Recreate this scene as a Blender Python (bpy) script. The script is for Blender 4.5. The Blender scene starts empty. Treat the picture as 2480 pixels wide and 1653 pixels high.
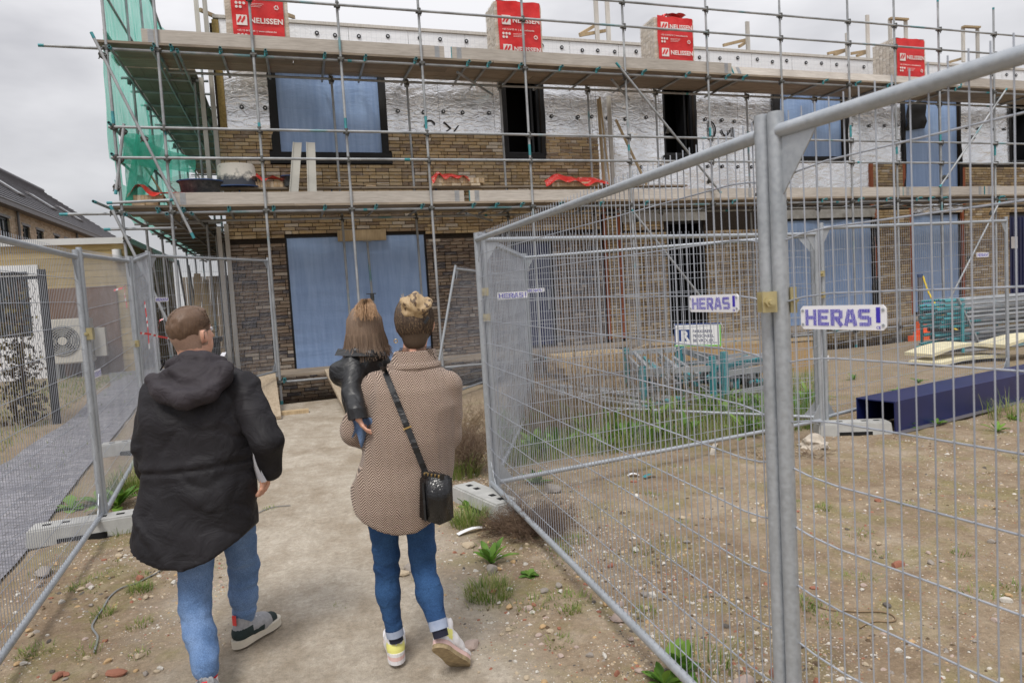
import bpy, bmesh, math, random
import numpy as np
from mathutils import Matrix, Vector
R=math.radians
scn=bpy.context.scene
random.seed(7)
# ---------------------------------------------------------------- camera
YAW,PITCH,ROLL,FPX,CAMH=R(17.906),R(3.664),R(-3.404),1638.0,1.60
cam=bpy.data.cameras.new('camera'); camo=bpy.data.objects.new('camera',cam)
scn.collection.objects.link(camo); scn.camera=camo
cam.sensor_width=36; cam.lens=36*FPX/2480; cam.clip_start=.05; cam.clip_end=2000
cam.dof.use_dof=True; cam.dof.focus_distance=4.2; cam.dof.aperture_fstop=5.6
_f=np.array([math.sin(YAW)*math.cos(PITCH),math.cos(YAW)*math.cos(PITCH),-math.sin(PITCH)])
_r=np.array([math.cos(YAW),-math.sin(YAW),0]); _u=np.cross(_r,_f)
_c,_s=math.cos(ROLL),math.sin(ROLL)
CR=_c*_r+_s*_u; CU=-_s*_r+_c*_u; CF=_f
camo.matrix_world=Matrix(((CR[0],CU[0],-CF[0],0),(CR[1],CU[1],-CF[1],0),(CR[2],CU[2],-CF[2],CAMH),(0,0,0,1)))
# ---------------------------------------------------------------- sky: overcast
wd=bpy.data.worlds.new('World'); scn.world=wd; wd.use_nodes=True
SUN_EL,SUN_AZ=R(58),R(215)
def _world():
    nt=wd.node_tree; nt.nodes.clear(); N=nt.nodes.new; Lk=nt.links.new
    out=N('ShaderNodeOutputWorld'); bg=N('ShaderNodeBackground'); bg.inputs[1].default_value=.1
    sky=N('ShaderNodeTexSky'); sky.sky_type='NISHITA'; sky.sun_disc=False; sky.sun_elevation=SUN_EL; sky.sun_rotation=SUN_AZ
    tc=N('ShaderNodeTexCoord'); mp=N('ShaderNodeMapping'); mp.inputs['Scale'].default_value=(1,1,2.6); mp.inputs['Location'].default_value=(2,0,0)
    n1=N('ShaderNodeTexNoise'); n1.inputs['Scale'].default_value=2.6; n1.inputs['Detail'].default_value=5; n1.inputs['Roughness'].default_value=.5
    rp=N('ShaderNodeValToRGB'); e=rp.color_ramp.elements
    e[0].position=.36; e[0].color=(7.2,7.15,7.5,1); e[1].position=.60; e[1].color=(11.8,11.7,11.95,1)
    mx=N('ShaderNodeMixRGB'); mx.inputs[0].default_value=.93
    Lk(tc.outputs['Generated'],mp.inputs[0]); Lk(mp.outputs[0],n1.inputs['Vector']); Lk(n1.outputs['Fac'],rp.inputs[0])
    sx=N('ShaderNodeSeparateXYZ'); Lk(tc.outputs['Generated'],sx.inputs[0])      # overcast sky: darker at the horizon, brighter overhead
    cl=N('ShaderNodeMath'); cl.operation='MAXIMUM'; cl.inputs[1].default_value=0; Lk(sx.outputs[2],cl.inputs[0])
    ga=N('ShaderNodeMath'); ga.operation='MULTIPLY_ADD'; ga.inputs[1].default_value=.667; ga.inputs[2].default_value=.333; Lk(cl.outputs[0],ga.inputs[0])
    ml=N('ShaderNodeMixRGB'); ml.blend_type='MULTIPLY'; ml.inputs[0].default_value=1; Lk(rp.outputs[0],ml.inputs[1]); Lk(ga.outputs[0],ml.inputs[2])
    Lk(sky.outputs[0],mx.inputs[1]); Lk(ml.outputs[0],mx.inputs[2]); Lk(mx.outputs[0],bg.inputs[0]); Lk(bg.outputs[0],out.inputs[0])
_world()
sun=bpy.data.lights.new('sun','SUN'); sun.energy=1.5; sun.angle=R(16); sun.color=(1,.96,.9)
suno=bpy.data.objects.new('sun',sun); scn.collection.objects.link(suno)
suno.rotation_euler=(math.pi/2-SUN_EL,0,math.pi-SUN_AZ)
scn.view_settings.view_transform='Standard'; scn.view_settings.look='None'; scn.view_settings.gamma=1; scn.view_settings.exposure=0.5
# ---------------------------------------------------------------- helpers
K=2480/2352.0
def ray(x,y):                       # photo pixel (2480 wide) -> world direction
    return CR*(x-1240)+CU*(826.5-y)+CF*FPX
def gz(x,y,z=0.0):
    d=ray(x,y); t=(z-CAMH)/d[2]; return (d[0]*t,d[1]*t,z)
def gy(x,y,Y):
    d=ray(x,y); t=Y/d[1]; return (d[0]*t,Y,CAMH+d[2]*t)
def bearing(x,y):
    d=ray(x,y); n=math.hypot(d[0],d[1]); return (d[0]/n,d[1]/n)
col=scn.collection
def tag(o,label=None,cat=None,group=None,kind=None):
    if label: o['label']=label
    if cat: o['category']=cat
    if group: o['group']=group
    if kind: o['kind']=kind
    return o
class TInv:
    d={}
def thing(name,label,cat,loc=(0,0,0),group=None):
    o=bpy.data.objects.new(name,None); col.objects.link(o); o.location=loc; o.empty_display_size=.1
    TInv.d[o.name]=Matrix.Translation(-Vector(loc)); return tag(o,label,cat,group)
def setparent(o,p):
    if p is not None:
        o.parent=p
        if p.name in TInv.d: o.matrix_parent_inverse=TInv.d[p.name]
def place(me,name,mat4,parent,label=None):   # one more object that shares mesh data
    o=bpy.data.objects.new(name,me); col.objects.link(o); o.matrix_basis=mat4; setparent(o,parent)
    if label: o['label']=label
    return o
BOXF=[(0,3,2,1),(4,5,6,7),(0,1,5,4),(1,2,6,5),(2,3,7,6),(3,0,4,7)]
def frame(d):
    d=Vector(d).normalized(); a=Vector((0,0,1)) if abs(d.z)<.95 else Vector((1,0,0))
    x=d.cross(a).normalized(); return x,d.cross(x).normalized(),d
class MB:
    def __init__(s): s.v=[];s.f=[];s.m=[];s.sm=[]
    def add(s,v,f,mi=0,smooth=False):
        o=len(s.v); s.v+= [tuple(p) for p in v]
        for q in f: s.f.append(tuple(i+o for i in q)); s.m.append(mi); s.sm.append(smooth)
        return s
    def box(s,x0,x1,y0,y1,z0,z1,mi=0):
        return s.add([(x0,y0,z0),(x1,y0,z0),(x1,y1,z0),(x0,y1,z0),(x0,y0,z1),(x1,y0,z1),(x1,y1,z1),(x0,y1,z1)],BOXF,mi)
    def obox(s,c,ax,ay,az,mi=0):       # centre + three half vectors
        c,ax,ay,az=map(Vector,(c,ax,ay,az)); v=[]
        for k in (-1,1):
            for i,j in ((-1,-1),(1,-1),(1,1),(-1,1)): v.append(c+ax*i+ay*j+az*k)
        return s.add(v,BOXF,mi)
    def bar(s,p,q,w,t,up=(0,0,1),mi=0):  # rectangular bar between two points
        p,q=Vector(p),Vector(q); d=(q-p); u=Vector(up); x=d.cross(u).normalized(); z=x.cross(d).normalized()
        return s.obox((p+q)/2,d/2,x*w/2,z*t/2,mi)
    def tube(s,p,q,r,r2=None,n=8,mi=0,cap=True,smooth=True):
        p,q=Vector(p),Vector(q); x,y,_=frame(q-p); r2=r if r2 is None else r2; v=[]
        for c,rr in ((p,r),(q,r2)):
            for i in range(n):
                a=2*math.pi*i/n; v.append(c+x*(rr*math.cos(a))+y*(rr*math.sin(a)))
        s.add(v,[(i,n+i,n+(i+1)%n,(i+1)%n) for i in range(n)],mi,smooth)
        if cap: s.add(v[:n],[tuple(range(n))],mi); s.add(v[n:],[tuple(range(n-1,-1,-1))],mi)
        return s
    def pipe(s,p,q,r,n=10,mi=0):        # hollow pipe
        s.tube(p,q,r,n=n,mi=mi,cap=False); s.tube(p,q,r*.8,n=n,mi=mi,cap=False)
        p,q=Vector(p),Vector(q); x,y,_=frame(q-p)
        for c in (p,q):
            v=[c+(x*math.cos(2*math.pi*i/n)+y*math.sin(2*math.pi*i/n))*rr for rr in (r,r*.8) for i in range(n)]
            s.add(v,[(i,(i+1)%n,n+(i+1)%n,n+i) for i in range(n)],mi)
        return s
    def path(s,pts,r,n=6,mi=0,rs=None):
        pts=[Vector(p) for p in pts]; N=len(pts); v=[]; px=None
        for k,p in enumerate(pts):
            d=(pts[min(k+1,N-1)]-pts[max(k-1,0)]).normalized()
            if px is None: px=frame(d)[0]
            x=(px-d*px.dot(d)); x=x.normalized() if x.length>1e-6 else frame(d)[0]; y=d.cross(x); px=x
            rr=rs[k] if rs else r
            v+=[p+x*(rr*math.cos(2*math.pi*i/n))+y*(rr*math.sin(2*math.pi*i/n)) for i in range(n)]
        f=[(k*n+i,k*n+(i+1)%n,(k+1)*n+(i+1)%n,(k+1)*n+i) for k in range(N-1) for i in range(n)]
        s.add(v,f,mi,True); s.add(v[:n],[tuple(range(n-1,-1,-1))],mi); s.add(v[-n:],[tuple(range(n))],mi); return s
    def lathe(s,prof,c,n=16,mi=0,M=None):
        v=[]; 
        for r_,z in prof:
            for i in range(n):
                a=2*math.pi*i/n; p=Vector((r_*math.cos(a),r_*math.sin(a),z))
                v.append((M@p if M else p)+Vector(c))
        f=[(k*n+i,k*n+(i+1)%n,(k+1)*n+(i+1)%n,(k+1)*n+i) for k in range(len(prof)-1) for i in range(n)]
        return s.add(v,f,mi,True)
    def prism(s,poly,o,ax,ay,ext,mi=0):  # polygon in plane (ax, ay) at o, extruded by ext
        o,ax,ay,ext=map(Vector,(o,ax,ay,ext)); n=len(poly)
        a=[o+ax*x+ay*y for x,y in poly]; b=[p+ext for p in a]
        return s.add(a+b,[tuple(range(n-1,-1,-1)),tuple(range(n,2*n))]+[(i,(i+1)%n,n+(i+1)%n,n+i) for i in range(n)],mi)
    def grid(s,fn,nu,nv,mi=0,smooth=True):
        v=[fn(i/nu,j/nv) for j in range(nv+1) for i in range(nu+1)]
        return s.add(v,[(j*(nu+1)+i,j*(nu+1)+i+1,(j+1)*(nu+1)+i+1,(j+1)*(nu+1)+i) for j in range(nv) for i in range(nu)],mi,smooth)
    def mesh(s,name,mats):
        me=bpy.data.meshes.new(name); me.from_pydata(s.v,[],s.f)
        for m in (mats if isinstance(mats,(list,tuple)) else [mats]): me.materials.append(m)
        me.polygons.foreach_set('material_index',s.m); me.polygons.foreach_set('use_smooth',s.sm); me.update(); return me
    def build(s,name,mats,parent=None,label=None):
        o=bpy.data.objects.new(name,s.mesh(name,mats)); col.objects.link(o); setparent(o,parent)
        if label: o['label']=label
        return o
def text(name,body,size,M,mat,parent,ext=.0008,bold=0.0,align='LEFT',xs=1.0,space=1.0):
    cu=bpy.data.curves.new(name,'FONT'); cu.body=body; cu.size=size; cu.extrude=ext; cu.offset=bold; cu.align_x=align; cu.space_character=space; cu.resolution_u=3
    tmp=bpy.data.objects.new(name,cu); col.objects.link(tmp)
    dg=bpy.context.evaluated_depsgraph_get(); me=bpy.data.meshes.new_from_object(tmp.evaluated_get(dg))
    bpy.data.objects.remove(tmp); me.materials.clear(); me.materials.append(mat)
    if xs!=1: me.transform(Matrix.Diagonal((xs,1,1,1)))
    o=bpy.data.objects.new(name,me); col.objects.link(o); o.matrix_basis=M; setparent(o,parent); return o
def basis(o,x,y,z):
    o,x,y,z=map(Vector,(o,x,y,z)); return Matrix(((x[0],y[0],z[0],o[0]),(x[1],y[1],z[1],o[1]),(x[2],y[2],z[2],o[2]),(0,0,0,1)))
# ---------------------------------------------------------------- materials
def srgb(*c):
    return tuple(((v/255)/12.92 if v/255<=.04045 else ((v/255+.055)/1.055)**2.4) for v in c)
class NB:                              # small node builder
    def __init__(s,name,rough=.6,metal=0.0,spec=.5):
        s.mat=bpy.data.materials.new(name); s.mat.use_nodes=True; s.t=s.mat.node_tree; s.b=s.t.nodes['Principled BSDF']
        s.b.inputs['Roughness'].default_value=rough; s.b.inputs['Metallic'].default_value=metal; s.b.inputs['Specular IOR Level'].default_value=spec
        s.tc=None
    def n(s,t,**k):
        q=s.t.nodes.new('ShaderNode'+t)
        for a,b in k.items():
            if a in q.inputs: q.inputs[a].default_value=b
            else: setattr(q,a,b)
        return q
    def l(s,a,b): s.t.links.new(a,b)
    def co(s,kind='Object',scale=None,rot=None):
        if s.tc is None: s.tc=s.n('TexCoord')
        o=s.tc.outputs[kind]
        if scale or rot:
            m=s.n('Mapping')
            if scale: m.inputs['Scale'].default_value=scale
            if rot: m.inputs['Rotation'].default_value=rot
            s.l(o,m.inputs[0]); o=m.outputs[0]
        return o
    def noise(s,scale,detail=4,rough=.55,vec=None,dist=0.0):
        q=s.n('TexNoise',Scale=scale,Detail=detail,Roughness=rough,Distortion=dist); s.l(vec if vec else s.co(),q.inputs['Vector']); return q.outputs['Fac']
    def ramp(s,fac,stops,interp='LINEAR'):
        q=s.n('ValToRGB'); cr=q.color_ramp; cr.interpolation=interp
        while len(cr.elements)<len(stops): cr.elements.new(.5)
        for e,(p,c) in zip(cr.elements,stops): e.position=p; e.color=tuple(c)+(1,) if len(c)==3 else c
        s.l(fac,q.inputs[0]); return q.outputs[0]
    def mix(s,fac,a,b,mode='MIX'):
        q=s.n('MixRGB',blend_type=mode)
        for i,x in enumerate((fac,a,b)):
            if hasattr(x,'is_linked'): s.l(x,q.inputs[i])
            elif isinstance(x,(int,float)): q.inputs[i].default_value=x if i==0 else (x,x,x,1)
            else: q.inputs[i].default_value=tuple(x)+(1,)
        return q.outputs[0]
    def math(s,op,a,b=0.0,c=None):
        q=s.n('Math',operation=op)
        for i,x in enumerate((a,b,c)):
            if x is None: continue
            if hasattr(x,'is_linked'): s.l(x,q.inputs[i])
            else: q.inputs[i].default_value=x
        return q.outputs[0]
    def bump(s,hgt,strength=.3,dist=.01):
        q=s.n('Bump',Strength=strength,Distance=dist); s.l(hgt,q.inputs['Height']); s.l(q.outputs[0],s.b.inputs['Normal']); return s
    def color(s,c):
        if hasattr(c,'is_linked'): s.l(c,s.b.inputs['Base Color'])
        else: s.b.inputs['Base Color'].default_value=tuple(c)+(1,)
        return s
    def rough(s,c): s.l(c,s.b.inputs['Roughness']); return s
    def rnd(s):
        g=s.n('NewGeometry'); o=s.n('ObjectInfo'); a=s.math('ADD',g.outputs['Random Per Island'],o.outputs['Random']); return s.math('FRACT',a)
def simple(name,c,rough=.6,metal=0.0,var=.12,scale=6,bump=0.0,spec=.5,bs=40):
    b=NB(name,rough,metal,spec); n=b.noise(scale,5)
    c=tuple(c); b.color(b.ramp(n,[(.3,tuple(x*(1-var) for x in c)),(.7,tuple(min(1,x*(1+var)) for x in c))]))
    if bump: b.bump(b.noise(bs,3),bump,.004)
    return b.mat
M={}
def mk_mats():
    # galvanised tube
    b=NB('galvanised_steel',.42,.55); n=b.noise(5,5,.6); n2=b.noise(70,3)
    b.color(b.mix(.25,b.ramp(n,[(.3,srgb(154,160,166)),(.7,srgb(182,187,193))]),b.ramp(n2,[(.35,srgb(160,165,171)),(.65,srgb(200,204,208))])))
    b.rough(b.ramp(n2,[(.3,(.38,)*3),(.7,(.62,)*3)])); b.bump(n2,.12,.002); M['galv']=b.mat
    b=NB('weathered_scaffold_tube',.6,.4); n=b.noise(2.3,6,.65); n2=b.noise(40,4)
    c=b.ramp(n,[(.3,srgb(128,130,132)),(.5,srgb(160,163,166)),(.72,srgb(184,187,190))]); 
    teal=b.ramp(b.noise(1.1,3),[(.63,(0,0,0)),(.68,(1,1,1))]); c=b.mix(b.mix(1,teal,n2,'MULTIPLY'),c,srgb(60,150,160)); b.color(c).bump(n2,.2,.003); M['scaf']=b.mat
    M['teal']=simple('teal_paint',srgb(64,140,148),.55,.1,.25,14,.1)
    M['coupler']=simple('coupler_steel',srgb(92,92,90),.6,.5,.3,20,.2)
    b=NB('galvanised_wire',.5,.35); b.color(b.ramp(b.noise(3,3),[(.3,srgb(150,155,165)),(.7,srgb(180,185,194))])); M['wire']=b.mat
    M['zinc_clip']=simple('yellow_zinc',srgb(190,178,136),.35,.6,.15,12)
    M['rust']=simple('rust',srgb(110,66,40),.9,0,.3,40)
    # timbers
    def wood(name,dark,light,ax,rough=.8):
        sc=[14,14,14]; sc[ax]=1.2
        b=NB(name,rough); v=b.co('Object',tuple(sc)); n=b.noise(3.0,8,.62,v,.15); n2=b.noise(1.3,4)
        r=b.rnd(); c=b.ramp(n,[(.28,dark),(.7,light)]); c=b.mix(.35,c,b.ramp(n2,[(.3,dark),(.7,light)]))
        c=b.mix(1,c,b.ramp(r,[(0,(.78,)*3),(1,(1.12,)*3)]),'MULTIPLY'); b.color(c).bump(n,.25,.004); return b.mat
    M['board']=wood('scaffold_board',srgb(158,150,141),srgb(206,199,190),0)
    M['deck']=wood('deck_board',srgb(114,103,91),srgb(170,156,138),0)
    M['timber']=wood('raw_timber',srgb(150,128,98),srgb(200,178,142),2)
    M['pale_timber']=wood('weathered_white_timber',srgb(168,164,158),srgb(214,210,203),2)
    M['ply']=wood('yellow_formwork_board',srgb(166,134,92),srgb(200,170,124),0,.6)
    M['clad']=wood('shed_cladding',srgb(164,142,96),srgb(204,182,132),0)
    M['rampwood']=wood('ramp_plank',srgb(140,122,100),srgb(198,182,158),1)
    # bricks
    def brick(name,stops,lo=.82):
        b=NB(name,.9); r=b.rnd(); n=b.noise(38,5,.65); n2=b.noise(9,3)
        c=b.ramp(r,stops,'CONSTANT'); c=b.mix(1,c,b.ramp(n,[(.25,(lo-.14,)*3),(.75,(1.15,)*3)]),'MULTIPLY')
        n2=b.noise(6,4,.6,b.co('Object',(1,1,3))); eff=b.ramp(n2,[(.52,(0,0,0)),(.66,(.6,)*3)]); c=b.mix(eff,c,srgb(186,176,164)); b.color(c).bump(n,.6,.006); return b.mat
    M['brick_dark']=brick('dark_brick',[(0,srgb(134,114,97)),(.16,srgb(116,101,90)),(.32,srgb(146,126,107)),(.48,srgb(124,111,100)),(.62,srgb(94,89,91)),(.72,srgb(150,132,113)),(.86,srgb(132,115,98)),(.95,srgb(186,173,158))])
    M['brick_tan']=brick('tan_brick',[(0,srgb(186,160,120)),(.16,srgb(168,144,108)),(.32,srgb(196,172,132)),(.48,srgb(160,139,112)),(.62,srgb(148,129,108)),(.72,srgb(202,180,144)),(.84,srgb(182,159,122)),(.93,srgb(214,202,184))])
    M['brick_pale']=brick('pale_new_brick',[(0,srgb(196,170,134)),(.25,srgb(208,184,150)),(.5,srgb(184,158,122)),(.75,srgb(216,198,170))],.9)
    M['brick_pack']=brick('wrapped_brick',[(0,srgb(206,194,178)),(.3,srgb(216,206,192)),(.6,srgb(194,182,166)),(.85,srgb(222,214,204))],.92)
    M['brick_far']=brick('sand_brick',[(0,srgb(178,156,134)),(.3,srgb(190,168,146)),(.6,srgb(166,142,120)),(.85,srgb(196,178,156))],.95)
    M['mortar']=simple('dark_mortar',srgb(50,42,35),.95,0,.3,30,.3)
    M['orange']=simple('orange_cavity_strip',srgb(156,90,60),.8,0,.2,9)
    # foil insulation
    b=NB('crumpled_silver_foil',.22,.95); v=b.n('TexVoronoi',Scale=5.0,feature='DISTANCE_TO_EDGE'); wv=b.mix(.12,b.co('Object',(1,1,2.2)),b.n('TexNoise',Scale=3.0).outputs['Color']); b.l(wv,v.inputs['Vector'])
    h2=b.math('ADD',b.noise(7,6,.7,b.co('Object',(1,1,1.8)),1.2),b.math('MULTIPLY',b.noise(1.6,3,.5,b.co('Object',(1,1,2.2)),.6),3.2)); hh=b.math('ADD',b.math('MULTIPLY',b.ramp(v.outputs['Distance'],[(0,(0,)*3),(.12,(1,)*3)]),.25),h2)
    b.color(b.ramp(b.noise(2.2,4),[(.3,srgb(238,239,241)),(.7,srgb(250,250,251))])); b.bump(hh,.3,.03); b.rough(b.ramp(b.noise(6,3),[(.3,(.12,)*3),(.7,(.3,)*3)])); M['foil']=b.mat
    b=NB('white_printed_foil',.45,.35); br=b.n('TexBrick',Scale=1.0); br.offset=0; br.inputs['Color1'].default_value=br.inputs['Color2'].default_value=(*srgb(238,239,241),1); br.inputs['Mortar'].default_value=(*srgb(222,224,228),1)
    br.inputs['Mortar Size'].default_value=.004; br.inputs['Brick Width'].default_value=.1; br.inputs['Row Height'].default_value=.1
    b.l(b.co('Object',None,(R(90),0,0)),br.inputs['Vector']); b.color(br.outputs[0]); b.bump(b.noise(8,6,.7,None,1.0),.4,.02); M['foil2']=b.mat
    M['wool']=simple('mineral_wool',srgb(150,130,82),.95,0,.25,25,.5)
    M['yellow_wool']=simple('yellow_insulation',srgb(212,204,172),.95,0,.12,12,.4)
    b=NB('blue_window_film',.42); n=b.noise(2.0,6,.6,b.co('Object',(6,6,.5))); b.color(b.ramp(n,[(.3,srgb(130,158,202)),(.7,srgb(156,182,220))])); b.bump(b.noise(2.2,5,.6,b.co('Object',(1,1,3)),1),.25,.05); b.b.inputs['Coat Weight'].default_value=.15; M['film']=b.mat
    M['black']=simple('black_membrane',srgb(22,22,24),.75,0,.3,8,.25)
    M['frame']=simple('anthracite_frame',srgb(30,31,35),.45,0,.1,8)
    M['shade_black']=simple('near_black_shade',srgb(16,16,17),.9,0,.2,3)  # near-black colour standing in for shade inside rooms, holes and gaps
    M['navy']=simple('navy_paint',srgb(25,34,84),.35,.0,.12,5,.03)
    M['white']=simple('white_paint',srgb(214,214,214),.5,0,.06,5)
    M['plasticwhite']=simple('white_panel',srgb(232,233,235),.4,0,.03,5)
    M['concrete']=simple('cast_concrete',srgb(172,172,169),.9,0,.14,9,.35,.3,90)
    M['grey_plank']=simple('grey_profile',srgb(172,170,162),.7,0,.06,4,.05)
    b=NB('red_film',.32); n=b.noise(6,6,.6,None,.5); b.color(b.ramp(n,[(.3,srgb(206,30,34)),(.7,srgb(226,52,50))])); b.bump(n,.5,.02); M['red']=b.mat
    b=NB('thin_red_film',.28); n=b.noise(14,5,.6,None,.7); b.color(b.ramp(n,[(.35,srgb(212,40,38)),(.62,srgb(228,70,62)),(.68,srgb(236,190,184))])); b.bump(n,.6,.02); b.b.inputs['Transmission Weight'].default_value=.15; M['redthin']=b.mat
    b=NB('green_debris_net',.6); n=b.noise(2.2,6,.6,b.co('Object',(5,5,.7)),.8); b.color(b.ramp(n,[(.3,srgb(40,156,136)),(.55,srgb(74,192,170)),(.75,srgb(134,220,202))]))
    tr=b.n('BsdfTransparent'); tl=b.n('BsdfTranslucent'); tl.inputs[0].default_value=(*srgb(120,226,204),1); m1=b.n('MixShader'); m2=b.n('MixShader'); m1.inputs[0].default_value=.65
    b.l(b.b.outputs[0],m1.inputs[1]); b.l(tl.outputs[0],m1.inputs[2]); b.l(b.ramp(n,[(.35,(.12,)*3),(.7,(.45,)*3)]),m2.inputs[0]); b.l(m1.outputs[0],m2.inputs[1]); b.l(tr.outputs[0],m2.inputs[2]); b.l(m2.outputs[0],b.t.nodes['Material Output'].inputs[0]); M['net']=b.mat
    b=NB('clear_plastic',.2); b.color(srgb(210,208,206)); tr=b.n('BsdfTransparent'); m2=b.n('MixShader'); m2.inputs[0].default_value=.78; b.l(b.b.outputs[0],m2.inputs[1]); b.l(tr.outputs[0],m2.inputs[2]); b.l(m2.outputs[0],b.t.nodes['Material Output'].inputs[0]); M['clear']=b.mat
    b=NB('mortar_tub',.7); n=b.noise(7,7,.7); sz=b.n('SeparateXYZ'); b.l(b.co(),sz.inputs[0]); n=b.math('ADD',n,b.math('MULTIPLY',b.math('SUBTRACT',sz.outputs['Z'],4.2),1.3)); b.color(b.ramp(n,[(.38,srgb(52,56,66)),(.5,srgb(140,138,132)),(.6,srgb(206,200,190))])).bump(n,.5,.01); M['tub']=b.mat
    b=NB('dark_mortar_tub',.7); n=b.noise(9,7,.7); b.color(b.ramp(n,[(.35,srgb(44,50,60)),(.6,srgb(96,98,100)),(.75,srgb(140,138,134))])).bump(n,.4,.008); M['tub2']=b.mat
    M['blue_rim']=simple('blue_plastic',srgb(40,66,110),.6,0,.2,10)
    M['sign_white']=simple('sign_white',srgb(232,232,236),.35,0,.03,4)
    M['sign_blue']=simple('sign_purple_blue',srgb(62,50,176),.4,0,.05,4)
    M['sign_darkblue']=simple('sign_deep_blue',srgb(36,66,128),.4,0,.05,4)
    M['sign_green']=simple('sign_green',srgb(110,196,62),.4,0,.05,4)
    M['ink']=simple('text_ink',srgb(36,48,96),.5,0,.05,4)
    M['textwhite']=simple('printed_white',srgb(236,226,222),.5,0,.05,4)
    # roof tiles
    M['tile']=simple('grey_roof_tile',srgb(104,103,108),.6,0,.12,3,.1)
    M['zincpipe']=simple('zinc_pipe',srgb(112,108,110),.5,.3,.1,5)
    b=NB('window_glass',.08,0,.8); b.color(srgb(52,58,62)); M['glass']=b.mat
    M['doorbrown']=wood('brown_door',srgb(100,70,48),srgb(134,98,66),2,.55)
    M['redtape']=simple('red_tape',srgb(226,66,66),.5,0,.1,5); M['orangeplastic']=simple('orange_plastic',srgb(240,100,40),.5,0,.08,5)
    M['yellow']=simple('yellow_hose',srgb(226,196,40),.5,0,.1,5)
    b=NB('acgrille',.6); b.color(srgb(120,122,122)); M['acgrey']=b.mat
    M['acbeige']=simple('ac_casing',srgb(206,202,192),.5,0,.04,4)
    # pavers
    b=NB('grey_pavers',.85); br=b.n('TexBrick',Scale=1.0); br.inputs['Color1'].default_value=(*srgb(138,137,144),1); br.inputs['Color2'].default_value=(*srgb(104,104,112),1); br.inputs['Mortar'].default_value=(*srgb(74,72,74),1); br.inputs['Mortar Size'].default_value=.006; br.inputs['Brick Width'].default_value=.21; br.inputs['Row Height'].default_value=.075
    b.l(b.co('Object',None,(0,0,R(8))),br.inputs['Vector']); b.color(b.mix(b.ramp(b.noise(24,3,.7),[(.55,(0,)*3),(.7,(.5,)*3)]),b.mix(.25,br.outputs[0],b.ramp(b.noise(1.3,6,.7),[(.35,srgb(108,108,116)),(.65,srgb(146,144,146))])),srgb(186,182,180))); b.bump(br.outputs['Fac'],.3,.005); M['paver']=b.mat
    # foliage
    def leaf(name,stops,rough=.6,tl=.3):
        b=NB(name,rough); r=b.rnd(); c=b.ramp(r,stops); b.color(b.mix(.4,c,b.ramp(b.noise(9,3),[(.3,stops[0][1]),(.7,stops[-1][1])])))
        t=b.n('BsdfTranslucent'); b.l(c,t.inputs[0]); m=b.n('MixShader'); m.inputs[0].default_value=tl; b.l(b.b.outputs[0],m.inputs[1]); b.l(t.outputs[0],m.inputs[2]); b.l(m.outputs[0],b.t.nodes['Material Output'].inputs[0]); return b.mat
    M['grass']=leaf('grass_blade',[(0,srgb(72,106,34)),(.45,srgb(110,146,52)),(.75,srgb(148,162,82)),(1,srgb(174,160,112))])
    M['weed']=leaf('weed_leaf',[(0,srgb(58,98,30)),(.5,srgb(94,140,44)),(1,srgb(140,172,74))])
    M['dry']=leaf('dry_stalk',[(0,srgb(92,72,54)),(.5,srgb(128,106,82)),(1,srgb(166,146,116))],.85,.05)
    M['dryred']=leaf('dry_twig',[(0,srgb(72,54,44)),(.5,srgb(108,86,70)),(1,srgb(142,120,98))],.85,.05)
    M['ivy']=leaf('climber_leaf',[(0,srgb(48,34,28)),(.6,srgb(78,58,44)),(1,srgb(112,104,54))],.7,.15)
    M['pinkplastic']=simple('pale_pink_litter',srgb(182,172,158),.9,0,.25,14,.6)
mk_mats()
# ---------------------------------------------------------------- noise + ground
_rng=np.random.RandomState(3); _tab=_rng.rand(64,64,64)
def vnoise(x,y,z=0.0):
    x,y,z=np.broadcast_arrays(np.asarray(x,float),np.asarray(y,float),np.asarray(z,float))
    xi,yi,zi=np.floor(x).astype(int),np.floor(y).astype(int),np.floor(z).astype(int)
    u,v,w=x-xi,y-yi,z-zi; u,v,w=[t*t*(3-2*t) for t in (u,v,w)]
    g=lambda a,b,c:_tab[(xi+a)&63,(yi+b)&63,(zi+c)&63]
    l=lambda a,b,t:a+(b-a)*t
    return l(l(l(g(0,0,0),g(1,0,0),u),l(g(0,1,0),g(1,1,0),u),v),l(l(g(0,0,1),g(1,0,1),u),l(g(0,1,1),g(1,1,1),u),v),w)*2-1
def sstep(a,b,x):
    t=np.clip((x-a)/(b-a),0,1); return t*t*(3-2*t)
def groundz(x,y):
    x=np.asarray(x,float); y=np.asarray(y,float)
    left=sstep(-.55,-1.75,x)*np.clip(.08*(y-6.0),0,.5)
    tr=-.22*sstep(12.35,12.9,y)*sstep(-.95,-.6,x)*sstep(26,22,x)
    side=np.clip(np.abs(x-.25)-.55,0,1.2)/1.2*sstep(13,10,y)
    n=.012*vnoise(x*1.3,y*1.3)+(.004+.012*side)*vnoise(x*4.1+9,y*4.1)+(.0015+.006*side)*vnoise(x*11,y*11+5)
    ru=.03*side*np.exp(-((x-.25-1.0)**2)/.08)
    n=n*sstep(60,20,np.abs(x))
    return left+tr+n+ru*(vnoise(x*2,y*2+7))
def gh(x,y): return float(groundz(x,y))
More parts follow.
